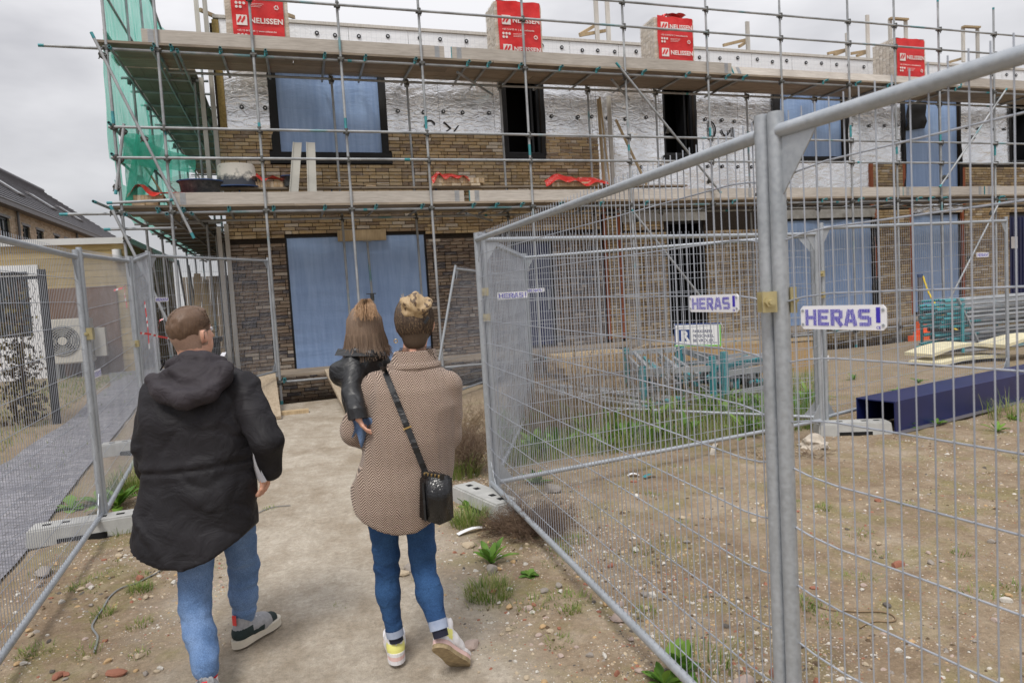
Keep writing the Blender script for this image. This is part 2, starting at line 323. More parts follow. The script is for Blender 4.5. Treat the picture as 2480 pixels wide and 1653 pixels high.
def build_ground():
    xs=np.concatenate([[-400,-200,-100,-60,-40,-28,-20,-15,-12,-10,-8,-7],np.arange(-6,9.5,.055),np.arange(9.6,24,.3),[26,30,40,60,100,200,400]])
    ys=np.concatenate([[-100,-40,-15,-6,-2,0,.6],np.arange(1.0,13.6,.055),np.arange(13.7,30,.4),[34,40,50,70,100,160,300,600,900]])
    Xg,Yg=np.meshgrid(xs,ys); Z=groundz(Xg,Yg); ny,nx=Xg.shape
    v=np.stack([Xg,Yg,Z],-1).reshape(-1,3); i=np.arange(ny*nx).reshape(ny,nx)
    f=np.stack([i[:-1,:-1],i[:-1,1:],i[1:,1:],i[1:,:-1]],-1).reshape(-1,4)
    me=bpy.data.meshes.new('ground'); me.from_pydata(v.tolist(),[],f.tolist()); me.polygons.foreach_set('use_smooth',[True]*len(f))
    b=NB('sandy_building_ground',.95,0,.2); co=b.co('Object')
    sep=b.n('SeparateXYZ'); b.l(co,sep.inputs[0])
    n1=b.noise(1.1,6,.6,co); n2=b.noise(5.5,6,.65,co); n3=b.noise(34,5,.7,co); n4=b.noise(160,3,.6,co)
    # trodden path: |x - .25| with noise
    dx=b.math('ABSOLUTE',b.math('SUBTRACT',sep.outputs['X'],.12)); pd=b.math('ADD',dx,b.math('MULTIPLY',b.math('SUBTRACT',n1,.5),1.5)); pd=b.math('ADD',pd,b.math('MULTIPLY',b.math('SUBTRACT',n2,.5),.7))
    pm=b.ramp(pd,[(.5,(0,0,0)),(.98,(1,1,1))])
    path=b.ramp(n2,[(.3,srgb(166,156,141)),(.5,srgb(180,170,155)),(.7,srgb(194,185,171))])
    far=b.ramp(b.math('MULTIPLY',sep.outputs['Y'],.05),[(.3,(0,0,0)),(.5,(1,1,1))])
    rough=b.ramp(b.mix(.5,n1,n2),[(.3,srgb(112,95,77)),(.46,srgb(138,120,99)),(.56,srgb(155,139,118)),(.7,srgb(172,158,140))])
    moss=b.ramp(b.noise(2.3,5,.7,b.co('Object',(1,1,1),(0,0,1))),[(.48,(0,0,0)),(.64,(.6,)*3)]); rough=b.mix(moss,rough,srgb(130,124,80))
    rough=b.mix(b.mix(1,far,.55,'MULTIPLY'),rough,srgb(150,136,117))
    st=b.ramp(b.noise(1.9,6,.7,b.co('Object',(1,.6,1),(0,0,.3))),[(.42,(0,)*3),(.62,(.7,)*3)]); path=b.mix(st,path,srgb(142,128,109))
    c=b.mix(pm,path,rough)
    sp=b.n('TexVoronoi',Scale=46.0); b.l(co,sp.inputs['Vector']); spm=b.ramp(sp.outputs['Distance'],[(.22,(1,)*3),(.32,(0,)*3)])
    vc=b.ramp(b.math('FRACT',b.math('MULTIPLY',sp.outputs['Color'],1.0)),[(0,srgb(110,84,66)),(.3,srgb(196,184,166)),(.55,srgb(168,120,92)),(.75,srgb(206,198,186)),(1,srgb(120,112,104))])
    dens=b.ramp(b.noise(16,4,.7,co),[(.44,(0,)*3),(.56,(.95,)*3)]); spm=b.mix(1,spm,dens,'MULTIPLY'); spm=b.mix(1,spm,b.mix(.8,pm,(.22,.22,.22)),'MULTIPLY')
    c=b.mix(spm,c,vc)
    s2=b.n('TexVoronoi',Scale=125.0); b.l(co,s2.inputs['Vector']); m2=b.mix(1,b.ramp(s2.outputs['Distance'],[(.2,(1,)*3),(.32,(0,)*3)]),b.ramp(b.noise(9,4,.7,co),[(.42,(0,)*3),(.6,(.75,)*3)]),'MULTIPLY'); m2=b.mix(1,m2,b.mix(.75,pm,(.25,.25,.25)),'MULTIPLY'); c=b.mix(m2,c,b.ramp(s2.outputs['Color'],[(.1,srgb(98,80,64)),(.35,srgb(200,188,170)),(.6,srgb(150,118,92)),(.85,srgb(214,206,194))]))
    c=b.mix(1,c,b.ramp(n3,[(.25,(.72,)*3),(.75,(1.16,)*3)]),'MULTIPLY'); c=b.mix(1,c,b.ramp(n4,[(.3,(.82,)*3),(.7,(1.12,)*3)]),'MULTIPLY')
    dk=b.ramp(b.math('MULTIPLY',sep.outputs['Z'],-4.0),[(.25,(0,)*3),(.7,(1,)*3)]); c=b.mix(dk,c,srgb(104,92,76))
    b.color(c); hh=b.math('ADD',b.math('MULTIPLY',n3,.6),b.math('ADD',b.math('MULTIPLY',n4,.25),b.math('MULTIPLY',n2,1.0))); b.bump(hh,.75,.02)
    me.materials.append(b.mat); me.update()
    o=bpy.data.objects.new('ground',me); col.objects.link(o); tag(o,kind='structure')
build_ground()
def strip(name,pts_l,pts_r,mat,dz=.006,seg=30):
    # a sheet that follows the ground between two polylines
    mb=MB(); 
    def at(P,t):
        k=t*(len(P)-1); i=min(int(k),len(P)-2); a=k-i; return [P[i][j]*(1-a)+P[i+1][j]*a for j in (0,1)]
    def fn(u,v):
        a,b_=at(pts_l,v),at(pts_r,v); x=a[0]*(1-u)+b_[0]*u; y=a[1]*(1-u)+b_[1]*u; return (x,y,gh(x,y)+dz)
    mb.grid(fn,14,seg); o=mb.build(name,mat); tag(o,kind='structure'); return o
# grey brick path on the far side of the left fence
strip("path",[(-3.2,1.0),(-3.0,6.0),(-2.95,8.1),(-2.85,10),(-3.0,13),(-3.8,16.4)],[(-1.72,1.0),(-1.88,5.0),(-2.03,7.0),(-2.1,9.0),(-2.2,12),(-2.5,16.4)],M["paver"],.022)
# ---------------------------------------------------------------- the house under construction
YW=14.35
hs=thing('row_house','long unfinished brick row house behind the scaffold, foil above bricks and blue film over openings','house',(8,YW,0))
XR=22.5
# openings: x0,x1,z0,z1
O_LOW=[(0.0,2.84,.42,3.10),(4.76,5.72,.50,2.84),(8.68,9.74,.50,3.20),(12.02,14.98,.45,3.18),(16.37,18.12,.55,3.25),(20.04,21.0,.55,3.18)]
O_UP=[(0.03,2.09,4.74,6.6),(4.80,5.62,4.76,6.6),(8.76,9.58,4.78,6.6),(12.08,14.08,4.76,6.6),(16.15,18.15,3.9,6.6),(20.14,21.2,4.68,6.6)]
ALLO=O_LOW+O_UP
def solid_rects(x0,x1,z0,z1,ops):
    xs=sorted({x0,x1,*[min(max(v,x0),x1) for o in ops for v in o[:2]]}); zs=sorted({z0,z1,*[min(max(v,z0),z1) for o in ops for v in o[2:]]})
    out=[]
    for a,b in zip(zs,zs[1:]):
        run=None
        for c,d in zip(xs,xs[1:]):
            cx_,cz_=(c+d)/2,(a+b)/2; hole=any(o[0]<cx_<o[1] and o[2]<cz_<o[3] for o in ops)
            if not hole: run=(run[0],d) if run else (c,d)
            if hole and run: out.append((*run,a,b)); run=None
        if run: out.append((*run,a,b))
    return out
mb=MB()
for x0,x1,z0,z1 in solid_rects(-1.07,XR,-.4,7.2,ALLO): mb.box(x0+.003,x1-.0,YW+.035,YW+.30,z0,z1)
mb.box(-1.07,-.80,YW+.30,24,-.4,7.2)
mb.box(-.8,XR,YW+3.4,YW+3.6,-.4,7.2)
mb.box(-.8,XR,YW+.3,24,3.25,3.45); mb.box(-.8,XR,YW+.3,24,6.9,7.15)
mb.build('wall_backing',M['mortar'],hs)
mb=MB(); mb.box(-.8,XR,YW+1.2,YW+1.25,.3,6.9); mb.build('room_shade_sheet',M['shade_black'],hs)  # near-black sheet: darkness of the rooms painted in behind the openings
# ---- bricks
def lay(x0,x1,z0,z1,ops,seed):
    rg=random.Random(seed); out=[]; z=z0; k=0
    while z+.058<=z1+1e-6:
        x=x0-((.135 if k%2 else 0)+rg.choice((0,0,.07)))
        while x<x1-.02:
            L=.256 if rg.random()<.85 else .12
            a,b=max(x,x0),min(x+L,x1); x+=L+.013
            segs=[(a,b)]
            for o in ops:
                if o[2]<z+.045 and o[3]>z+.005:
                    ns=[]
                    for p,q in segs:
                        if q<=o[0] or p>=o[1]: ns.append((p,q))
                        else:
                            if p<o[0]-.03: ns.append((p,o[0]))
                            if q>o[1]+.03: ns.append((o[1],q))
                    segs=ns
            out+=[(p,q,z,z+.0585) for p,q in segs if q-p>.025]
        z+=.0715; k+=1
    return out
zone=[]
o1=[(a-.012,b+.012,c-.0,d) for a,b,c,d in ALLO]
# dark plinth / ground floor of the first house, tan above
zone.append(('d',lay(-1.06,6.95,-.25,3.02,o1,1)))
zone.append(('t',lay(-1.06,6.95,3.07,3.44,o1,2)))
sills=[(-.16,2.25,4.53,4.76),(4.72,5.68,4.58,4.78)]
zone.append(('t',lay(-1.06,7.0,3.45,5.19,o1+sills,3)))
zone.append(('t',lay(7.48,16.3,-.25,3.0,o1+[(7.0,7.5,0,4)],4)))
zone.append(('t',lay(15.0,16.1,3.45,4.62,o1,5)))
zone.append(('t',lay(18.3,XR,3.45,4.55,o1+sills,6)))
zone.append(('t',lay(18.3,XR,-.2,3.4,o1,7)))
zone.append(('t',lay(7.1,7.36,.3,3.4,o1,8)))
zone.append(('t',lay(15.0,16.3,3.02,3.4,o1,9)))
zone.append(('t',lay(7.55,8.6,3.02,3.4,o1,10)))
allb=[(k,b) for k,L in zone for b in L]
# the bricks that show largest and are not behind something else become single parts
def score(kb):
    k,(a,b,z,_)=kb; full=(b-a)>.25
    ok=(k=='d' and (-.98<a<.0 or 2.7<a<3.9) and .75<z<3.05) or (k=='t' and 2.3<a<4.7 and 3.95<z<5.2) 
    return 0 if (ok and full) else 1
ranked=sorted(allb,key=lambda kb:(score(kb),(kb[1][0]-1)**2)); single=[kb for kb in ranked if score(kb)==0][:300]; sset={id(kb[1]) for kb in single}
bm_={}
for k,mm in (('d','brick_dark'),('t','brick_tan')):
    q=MB(); q.box(-.128,.128,-.012,.035,-.0292,.0292); bm_[k]=q.mesh('brick',M[mm])
rg=random.Random(4)
for k,(a,b,z,z1) in single:
    place(bm_[k],'brick',Matrix.Translation(((a+b)/2,YW+rg.uniform(-.003,.003),z+.0292))@Matrix.Diagonal(((b-a)/.256,1,1,1)),hs)
for k,mm in (('d','brick_dark'),('t','brick_tan')):
    q=MB()
    for kk,br in allb:
        if kk==k and id(br) not in sset:
            a,b,z,z1=br; e=rg.uniform(-.003,.003); q.box(a,b,YW-.012+e,YW+.036,z,z1)
    o=q.build('brickwork',M[mm],hs); tag(o,kind='stuff')
# ---- foil insulation panels (silver lower band, printed white band near the roof), each sheet a part
def sheet(x0,x1,z0,z1,mat,name,amp=.006,y=YW+.02):
    mb=MB(); nx=max(2,int((x1-x0)/.12)); nz=max(2,int((z1-z0)/.12))
    def fn(u,v):
        x=x0+(x1-x0)*u; z=z0+(z1-z0)*v; edge=min(u,1-u,v,1-v)
        return (x,y-amp*2*float(vnoise(x*3,z*3,1.5))*min(1,edge*8),z)
    mb.grid(fn,nx,nz); return mb.build(name,mat,hs)
foil_rects=[(-.9,-.02),(2.1,4.75),(5.66,7.0),(7.0,7.42),(7.42,8.74),(9.62,12.05),(14.1,15.2),(15.2,16.12),(18.2,20.1),(21.2,XR)]
for a,b in foil_rects:
    x=a
    while x<b-.05:
        e=min(b,x+1.22); low=5.2 if b<7.0 else (3.55 if 6.9<a<15 else 4.6)
        sheet(x+.003,e-.003,low,6.35,M['foil'],'foil_sheet',.008); x=e
x=7.1
for a,b in ((8.74,9.62),(12.05,14.12)): sheet(a,b,3.55,4.72,M['foil'],'foil_sheet')
x=-.9
while x<XR:
    sheet(x+.003,x+1.217,6.352,7.28,M['foil2'],'white_foil_sheet',.003,YW+.012); x+=1.22
mb=MB(); mb.box(-1.0,XR,YW-.02,YW+.32,7.285,7.345); mb.build('wall_plate',M['pale_timber'],hs)
# fixing discs
dm=MB(); dm.tube((0,0,0),(0,-.014,0),.042,n=12,smooth=False); dm.tube((0,-.014,0),(0,-.018,0),.014,n=8,mi=1,smooth=False); dme=dm.mesh('fixing_disc',[M['frame'],M['foil2']])
for z,rng_ in ((5.62,[(-.75,0),(2.3,4.7),(5.75,8.7),(9.7,12),(14.2,16),(18.3,20)]),(7.12,[(-.7,22)]),(3.85,[(7.6,8.7),(9.8,16)]),(4.5,[(7.9,8.7),(9.8,12)])):
    for a,b in rng_:
        x=a+.15
        while x<b:
            place(dme,'fixing_disc',Matrix.Translation((x+rg.uniform(-.05,.05),YW+.005,z+rg.uniform(-.03,.03))),hs); x+=rg.choice((.42,.5,.58))
# mineral wool edge and corner posts at the left end
mb=MB(); mb.box(-1.02,-.90,YW-.02,YW+.1,5.2,7.25); mb.build('wool_edge',M['wool'],hs)
for x,y0,z0,z1 in ((-1.28,YW-.12,3.55,6.1),(-1.10,YW-.14,3.55,8.6),(-1.25,YW-.12,6.3,8.6),(-1.20,YW-.1,.1,3.3),(-1.06,YW-.12,.1,3.35)):
    q=MB(); q.box(x-.04,x+.04,y0-.05,y0,z0,z1); q.build('corner_batten',M['pale_timber'],hs)
# graffiti-like sprayed marks on the foil
def mark(pts,x,z,s):
    q=MB(); q.path([(x+a*s,YW-.012,z+b*s) for a,b in pts],.016,6); q.build('sprayed_mark',M['black'],hs)
ar=lambda c,r_,a0,a1:[(c[0]+r_*math.cos(R(a0+(a1-a0)*i/9)),c[1]+r_*1.2*math.sin(R(a0+(a1-a0)*i/9))) for i in range(10)]
mark([(0,0),(0,1)],9.98,5.2,.36); mark(ar((0,.5),.5,-80,90),9.98,5.2,.36); mark(ar((0,.6),.35,-180,0),10.45,5.2,.32); mark([(0,0),(0,.8)],10.66,5.2,.32)
mark(ar((0,.3),.4,180,20),3.1,5.23,.28); mark([(0,.5),(.5,.05),(.2,-.1)],3.4,5.27,.3); mark([(.4,.5),(0,0)],3.62,5.23,.24)
# ---- windows and doors
def window(o,kind,flapL=.14,flapR=.12,bottom=True):
    x0,x1,z0,z1=o; w=MB(); t=.06; y=YW+.07
    w.box(x0,x0+t,y,y+.09,z0,z1); w.box(x1-t,x1,y,y+.09,z0,z1); w.box(x0+t,x1-t,y,y+.09,z1-t,z1); w.box(x0+t,x1-t,y,y+.09,z0,z0+t)
    wo=w.build('window',M['frame'],hs)
    if kind=='film':
        q=MB(); q.grid(lambda u,v:(x0+.03+(x1-x0-.06)*u,y-.012-.022*float(vnoise(u*5,v*4,x0))*(1-abs(2*u-1)**3),z0+.03+(z1-z0-.06)*v),28,28); q.build('blue_film',M['film'],wo)
        q=MB(); q.box(x0+.07,x1-.07,y+.03,y+.045,z0+.07,z1-.07); q.build('pane',M['glass'],wo)
    elif kind=='open':
        xm=x1-.16; q=MB(); q.box(xm,xm+.05,y+.12,y+.5,z0+.05,z1-.05); q.build('casement',M['frame'],wo)
    # black membrane flaps beside the frame
    for a,b in ((x0-flapL,x0+.015),(x1-.015,x1+flapR)):
        if b-a<.05: continue
        q=MB(); q.grid(lambda u,v:(a+(b-a)*u+.03*float(vnoise(v*3,a)),YW-.02-.02*float(vnoise(u*3,v*6,a)),z0-.02+(z1-z0+.02)*v),5,16); q.build('membrane_flap',M['black'],wo)
    return wo
w1=window(O_UP[0],'film',.14,.13); w2=window(O_UP[1],'open',.1,.09); w3=window(O_UP[2],'open',.03,.05); w4=window(O_UP[3],'film',.2,.16); w5=window(O_UP[4],'film',.1,.07); w6=window(O_UP[5],'open',.05,0)
for (a,b,z0,z1),w in ((sills[0],w1),(sills[1],w2),((11.9,14.2,4.66,4.76),w4),((8.7,9.65,4.6,4.77),w3)):
    q=MB(); q.grid(lambda u,v:(a+(b-a)*u,YW-.035-.02*v+.01*float(vnoise(u*9,v*4)),z0+(z1-z0)*(1-v)),20,3); q.box(a,b,YW-.03,YW+.05,z0+.02,z1-.003); q.build('sill_membrane',M['black'],w)
q=MB(); q.grid(lambda u,v:(16.25+.6*u-.12*v*(1-u),YW-.06-.05*float(vnoise(u*4,v*4)),6.25-.78*v+.08*u*v),6,8); q.build('loose_flap',M['black'],w5)
def door(o,kind,label=None):
    x0,x1,z0,z1=o; y=YW+.06; q=MB(); t=.05
    q.box(x0,x0+t,y,y+.1,z0,z1); q.box(x1-t,x1,y,y+.1,z0,z1); q.box(x0+t,x1-t,y,y+.1,z1-t,z1)
    d=q.build('door',M['frame'],hs,label)
    if kind=='film':
        q=MB(); q.grid(lambda u,v:(x0+.03+(x1-x0-.06)*u,y-.015-.03*float(vnoise(u*4,v*5,x0))*(1-abs(2*u-1)**4)-.01*float(vnoise(u*3,v*22,x0)),z0+(z1-z0-.04)*v),34,40); q.build('blue_film',M['film'],d)
        q=MB(); q.box(x0+.06,x1-.06,y+.03,y+.05,z0,z1-.06); q.build('pane',M['glass'],d)
    elif kind=='navy':
        q=MB(); xm=x0+(x1-x0)*.68; q.box(x0+.05,x1-.05,y+.02,y+.06,z0,z1-.05)
        for i in range(6): q.box(x0+.08+i*.14,x0+.13+i*.14,y+.005,y+.021,z0+.1,z1-.1)
        q.build('leaf',M['navy'],d); q=MB(); q.box(x0+.14,x0+.40,y-.01,y+.0,2.18,2.52); q.build('notice',M['sign_white'],d)
        q=MB(); q.box(x1-.16,x1-.13,y-.05,y-.03,1.3,1.75); q.build('handle',M['galv'],d)
    return d
door(O_LOW[0],'film'); door(O_LOW[1],'navy'); door(O_LOW[2],'open'); d4=door(O_LOW[3],'film'); d5=door(O_LOW[4],'film'); door(O_LOW[5],'navy')
q=MB(); q.box(1.02,2.0,YW-.07,YW-.02,2.96,3.18); q.build('lintel_board',M['timber'],hs)
for a,b,z0,z1 in ((11.95,15.05,3.19,3.48),(16.3,18.2,3.26,3.5),(7.5,9.8,3.21,3.48)):
    q=MB(); q.grid(lambda u,v:(a+(b-a)*u,YW-.03-.015*float(vnoise(u*12,v*4,a)),z0+(z1-z0)*v),40,4); q.build('foil_lintel',M['foil'] if a>12 else M['concrete'],hs)
q=MB(); q.grid(lambda u,v:(14.96+.16*u,YW-.03-.02*float(vnoise(u*3,v*5)),.6+2.55*v),3,14); q.build('membrane_flap',M['black'],d4)
for x0,x1,z0,z1 in ((7.02,7.09,.5,4.0),(7.39,7.45,.5,3.44),(7.4,7.5,3.45,4.05),(14.92,15.02,3.45,4.6),(16.05,16.14,3.45,4.6),(18.22,18.32,3.45,4.5),(16.26,16.33,.5,3.4),(18.17,18.25,.5,3.4),(15.03,15.10,.5,3.4)):
    q=MB(); q.box(x0,x1,YW-.02,YW+.04,z0,z1); q.build('cavity_strip',M['orange'],hs)
# white timber uprights and A-frame braces standing on the wall plate and behind it
def upr(px,py0,py1,Y=14.75,w=.10):
    a=gy(px,py0,Y); b=gy(px+ (py1-py0)*.03,py1,Y); q=MB(); q.box(a[0]-w/2,a[0]+w/2,Y,Y+.05,max(7.0,b[2]) if b[2]>7 else 7.0,a[2]); q.build('upright',M['pale_timber'],hs); return a
for px,t in ((1442,-30),(1470,-20),(1811,52),(2102,36),(2053,80),(2157,46),(2195,46),(2334,66),(2369,68)): upr(px,t,150)
for a,b in ((2155,2198),(2332,2372)):
    p=gy(a,45 if a<2200 else 65,14.72); r_=gy(b,48 if a<2200 else 67,14.72); q=MB(); q.bar(p,r_,.1,.05); q.build('head_piece',M['timber'],hs)
for x0,y0,x1,y1 in ((1404,84,1438,64),(1404,86,1470,74),(1752,110,1806,97),(1790,113,1806,103),(2005,130,2052,120),(2020,134,2050,122),(2062,130,2098,124),(2075,136,2098,128),(2295,152,2330,142),(484,24,520,40),(520,40,540,62),(695,36,712,42)):
    q=MB(); q.bar(gy(x0,y0,14.7),gy(x1,y1,15.0),.05,.07); q.build('brace_batten',M['timber'],hs)
# steel prop in front of the patio door
pr=thing('steel_prop','adjustable steel prop holding a timber up in front of the wide blue door','prop',(1.62,14.2,.5))
q=MB(); q.tube((1.62,14.22,1.75),(1.60,14.22,2.93),.024,n=10); q.build('inner_tube',M['scaf'],pr)
q=MB(); q.tube((1.66,14.22,.52),(1.62,14.22,1.8),.03,n=10); q.build('outer_tube',M['scaf'],pr)
q=MB(); q.tube((1.62,14.22,1.72),(1.62,14.22,1.86),.04,n=10); q.tube((1.5,14.2,1.86),(1.7,14.2,1.86),.01); q.build('collar',M['coupler'],pr)
q=MB(); q.box(1.52,1.68,14.16,14.27,2.93,2.945); q.build('head_plate',M['scaf'],pr)
# ---------------------------------------------------------------- scaffold
YF,YI=12.85,13.95
sc=thing('scaffold','grey tube scaffold with two plank decks along the house front and left side','scaffold',(8,YF,0))
FX=[-2.55,-1.79,-.28,1.21,2.70,4.76,6.97,8.97,10.9,12.82,14.21,15.62,17.47,19.3,21.2]
IX=[gy(x,y,YI)[0] for x,y in ((812,320),(993,320),(1217,320),(1428,320),(1591,320),(1810,300),(1975,340),(2162,320),(2275,300))]
TR=.0242
cm=MB(); cm.tube((-.055,0,0),(.055,0,0),.034,n=8); cm.tube((0,.05,-.05),(0,.05,.05),.034,n=8); cm.box(-.02,.02,-.03,.06,-.04,.04); cm.tube((.045,-.05,.0),(.045,.02,.0),.009,n=6); cm.tube((-.03,.03,-.085),(-.03,.03,.03),.009,n=6); cm.box(-.045,-.015,.015,.045,-.05,-.03); CPL=cm.mesh('coupler',M['coupler'])
tm=MB(); tm.tube((0,0,-.03),(0,0,.03),.031,n=8); tm.tube((-.012,0,-.06),(-.012,0,-.02),.02,n=8); TCP=tm.mesh('coupler',M['teal'])
rs=random.Random(11)
def pole(p,q,name,tealend=0,r=TR,par=None):
    par=par or sc
    mb=MB(); mb.pipe(p,q,r,n=10); o=mb.build(name,M['scaf'],par)
    P,Q=Vector(p),Vector(q); d=(Q-P).normalized()
    ends=([P,d],) if tealend==1 else ([Q,-d],) if tealend==2 else ([P,d],[Q,-d]) if tealend==3 else ()
    for e,dd in ends:
        t=MB(); t.pipe(e-dd*.002,e+dd*rs.uniform(.05,.12),r+.0012,n=10); t.build('painted_end',M['teal'],o)
    return o
def cpl(x,y,z,rz=0,me=None,ry=0):
    place(me or CPL,'coupler',Matrix.Translation((x,y,z))@Matrix.Rotation(rz,4,'Z')@Matrix.Rotation(ry,4,'Y'),sc)
# standards, front row
for i,x in enumerate(FX):
    lean=(.06,0) if i==1 else (rs.uniform(-.03,.03),0)
    top=9.2 if x<15 else (8.28 if x<16 else 8.2); b=gh(x,YF) if x>-1 else gh(x,YF)
    zm=rs.uniform(4.5,5.2)
    pole((x-lean[0]*.5,YF,b-.02),(x+lean[0]*.3,YF,top),'standard',2 if x>15 else 0)
    q=MB(); z0=rs.uniform(4.4,4.9); q.pipe((x,YF,z0),(x,YF,z0+rs.uniform(.12,.3)),TR+.0015); q.build('painted_band',M['teal'],sc)
    if x>-1:
        q=MB(); q.tube((x,YF,b-.02),(x,YF,b+.22),TR+.0016,n=10); q.build('painted_foot',M['teal'],sc)
# standards, inner row
for x in IX:
    pole((x+.02,YI,-.1),(x,YI,6.16),'standard',0); pole((x-.03,YI,6.0),(x-.03,YI,6.75),'standard',2)
# ledgers and guard rails
yl=YF+.055
for z,y,a,b,te in ((6.10,yl,-3.53,21.5,1),(3.40,yl,-3.47,21.5,1),(4.80,YF-.055,-2.62,21.5,0),(4.30,YF-.055,-2.62,21.5,0),(7.04,YF-.055,-1.2,21.5,0),(7.53,YF-.055,-1.4,21.5,0),(6.08,YI-.055,-1.8,21.5,0),(3.38,YI-.055,-1.8,21.5,0),(3.14,yl,-2.85,-1.75,1),(.33,yl,-.3,21.5,1)):
    x=a; cuts=[a]
    while x<b: x+=rs.uniform(4.6,6); cuts.append(min(x,b))
    for c,d in zip(cuts,cuts[1:]):
        if d-c>.05: pole((c,y,z),(d+.0,y,z+.0),'guard_rail' if z in (4.80,4.30,7.04,7.53) else 'ledger',te if c==a else (1 if rs.random()<.4 and z<6.2 else 0))
for x in FX:
    for z in (6.10,3.40,4.80,4.30,7.04,7.53,.33):
        if x<-1 and z in (.33,7.04,7.53): continue
        cpl(x,YF,z,0 if z in (6.10,3.40,.33) else math.pi)
for x in IX:
    cpl(x,YI,6.08,math.pi); cpl(x,YI,3.38,math.pi)
# transoms: tubes across the deck, teal painted ends just above the front ledger
T2=[gy(x*.3954,295*.3954,YF)[0] for x in (950,1052,1350,1625,1985)]+[gy(800+x*.3954,340*.3954,YF)[0] for x in (213,518,840,965,1157,1405,1630,1912)]+[gy(1620+x*.3954,470*.3954,YF)[0] for x in (110,355,460,950,1150,1345,1560,1760)]+[19.2,20.4]
T1=[gy(x*.3954,1290*.3954,YF)[0] for x in (1125,1405,1678,1992)]+[gy(800+x*.3954,1245*.3954,YF)[0] for x in (278,562,876,1018,1173,1410,1658,1935)]+[gy(1620+x*.3954,1200*.3954,YF)[0] for x in (395,945,1168,1340,1525,1600,1680,2030)]+[-2.0,19.6,20.8]
for L,z in ((T2,6.152),(T1,3.452)):
    for x in L:
        far=rs.choice((14.25,14.2,14.3)); pole((x,YF-.12,z),(x+rs.uniform(-.05,.05),far,z),'transom',1); place(TCP,'coupler',Matrix.Translation((x,YF+.02,z)),sc)
for x in (-.2,3.6,6.4,9.4,12.2): pole((x,YF-.1,.385),(x,14.2,.385),'transom',1); place(TCP,'coupler',Matrix.Translation((x,YF-.02,.38)),sc)
for x in (4.3,7.6): pole((x-.9,12.95,3.3),(x,14.2,3.3),'transom',0); pole((x-.9,12.95,6.0),(x+.2,14.25,6.0),'transom',0)
# deck boards
def deck(z,x0,x1,y0,n,name='deck_board',w=.225,th=.04,mat='deck'):
    for k in range(n):
        x=x0+rs.uniform(-.1,.1); 
        while x<x1:
            L=min(rs.choice((3.9,3.9,4.8,2.9)),x1-x); y=y0+k*(w+.004); dz=rs.uniform(0,.006)
            q=MB(); q.box(x,x+L-.01,y,y+w,z+dz,z+th+dz); q.build(name,M[mat],sc); x+=L
deck(6.178,-2.6,21.4,12.84,5); deck(3.478,-2.6,21.4,12.84,5); deck(.41,-.62,21.4,12.92,5)
# toe boards
def toe(x0,x1,z0,z1,tilt=0.0,te=True):
    q=MB(); q.bar((x0,YF+.045+.0,(z0+z1)/2),(x1,YF+.045,(z0+z1)/2),.036,z1-z0); o=q.build('toe_board',M['board'],sc)
    if tilt:
        o.matrix_basis=Matrix.Translation((0,YF+.045,z0))@Matrix.Rotation(tilt,4,'X')@Matrix.Translation((0,-YF-.045,-z0))
    for x,s_ in ((x0,1),(x1,-1)):
        q=MB(); zm=(z0+z1)/2; xx=x+s_*.14
        for dz in np.arange(z0+.02,z1-.01,.022): q.box(xx-.045,xx+.045,YF+.022,YF+.026,dz,dz+.012)
        q.build('nail_plate',M['galv'],o)
        if s_==1 and te: q=MB(); q.box(x-.012,x+.0,YF+.026,YF+.064,z0-.001,z1+.001); q.build('painted_end',M['teal'],o)
    return o
e2=[-2.02,3.18,3.36,9.55]
toe(-2.02,3.15,6.215,6.45,0,False); toe(3.3,9.6,6.215,6.45); toe(9.68,15.9,6.215,6.44,R(-28)); toe(16.4,21.4,6.215,6.44)
toe(-1.75,3.36,3.50,3.735,0,False); toe(3.48,10.1,3.50,3.735); toe(10.2,14.4,3.50,3.735); toe(14.42,17.1,3.50,3.735); toe(17.14,21.4,3.50,3.735)
# braces
def br(x0,y0,x1,y1,Y=YF-.1,te=3):
    a,b=gy(x0,y0,Y),gy(x1,y1,Y); pole(a,b,'brace',te)
    for t in (.1,.5,.9): cpl(a[0]*(1-t)+b[0]*t,Y+.03,a[2]*(1-t)+b[2]*t,0,None,R(30))
br(221,79,470,577); br(1492,152,1746,467); br(1530,508,1700,722); br(2438,215,2276,453); br(2421,488,2281,762); br(267,498,345,655); br(340,640,440,850,12.4,0)
br(280,470,300,300,12.8,1)
# ------------- left return of the scaffold along the side wall
SX,SI=-2.52,-1.42; SY=[14.6,16.3,18.0,19.8,21.6,23.4]
for y in SY:
    pole((SX,y,.3),(SX+rs.uniform(-.03,.03),y,8.9),'standard'); pole((SI,y-.2,.3),(SI,y-.2,6.9),'standard')
for z in (3.40,6.10):
    for x in (SX+.05,SI-.05,-1.85): pole((x,YF-.2,z-.05),(x,24,z-.05),'ledger',1)
for z in (4.80,4.30): pole((SX-.05,YF-.25,z+.02),(SX-.05,24,z+.02),'guard_rail',1)
pole((SX-.05,YF-.3,7.1),(SX-.05,24,7.1),'guard_rail',1); pole((-2.0,YF-.2,7.6),(-2.4,24,7.6),'guard_rail',0)
for z in (3.452,6.152):
    y=14.4
    while y<24: pole((SX-.15,y,z-.05),(SI+.25,y,z-.05),'transom',0); y+=rs.uniform(.75,1.0)
for z in (3.5,6.2):
    for k in range(5):
        y=14.02; x=SX+.03+k*.228
        while y<24:
            L=min(rs.choice((3.9,2.9)),24-y); q=MB(); q.box(x,x+.222,y,y+L-.01,z-.03,z+.01); q.build('deck_board',M['deck'],sc); y+=L
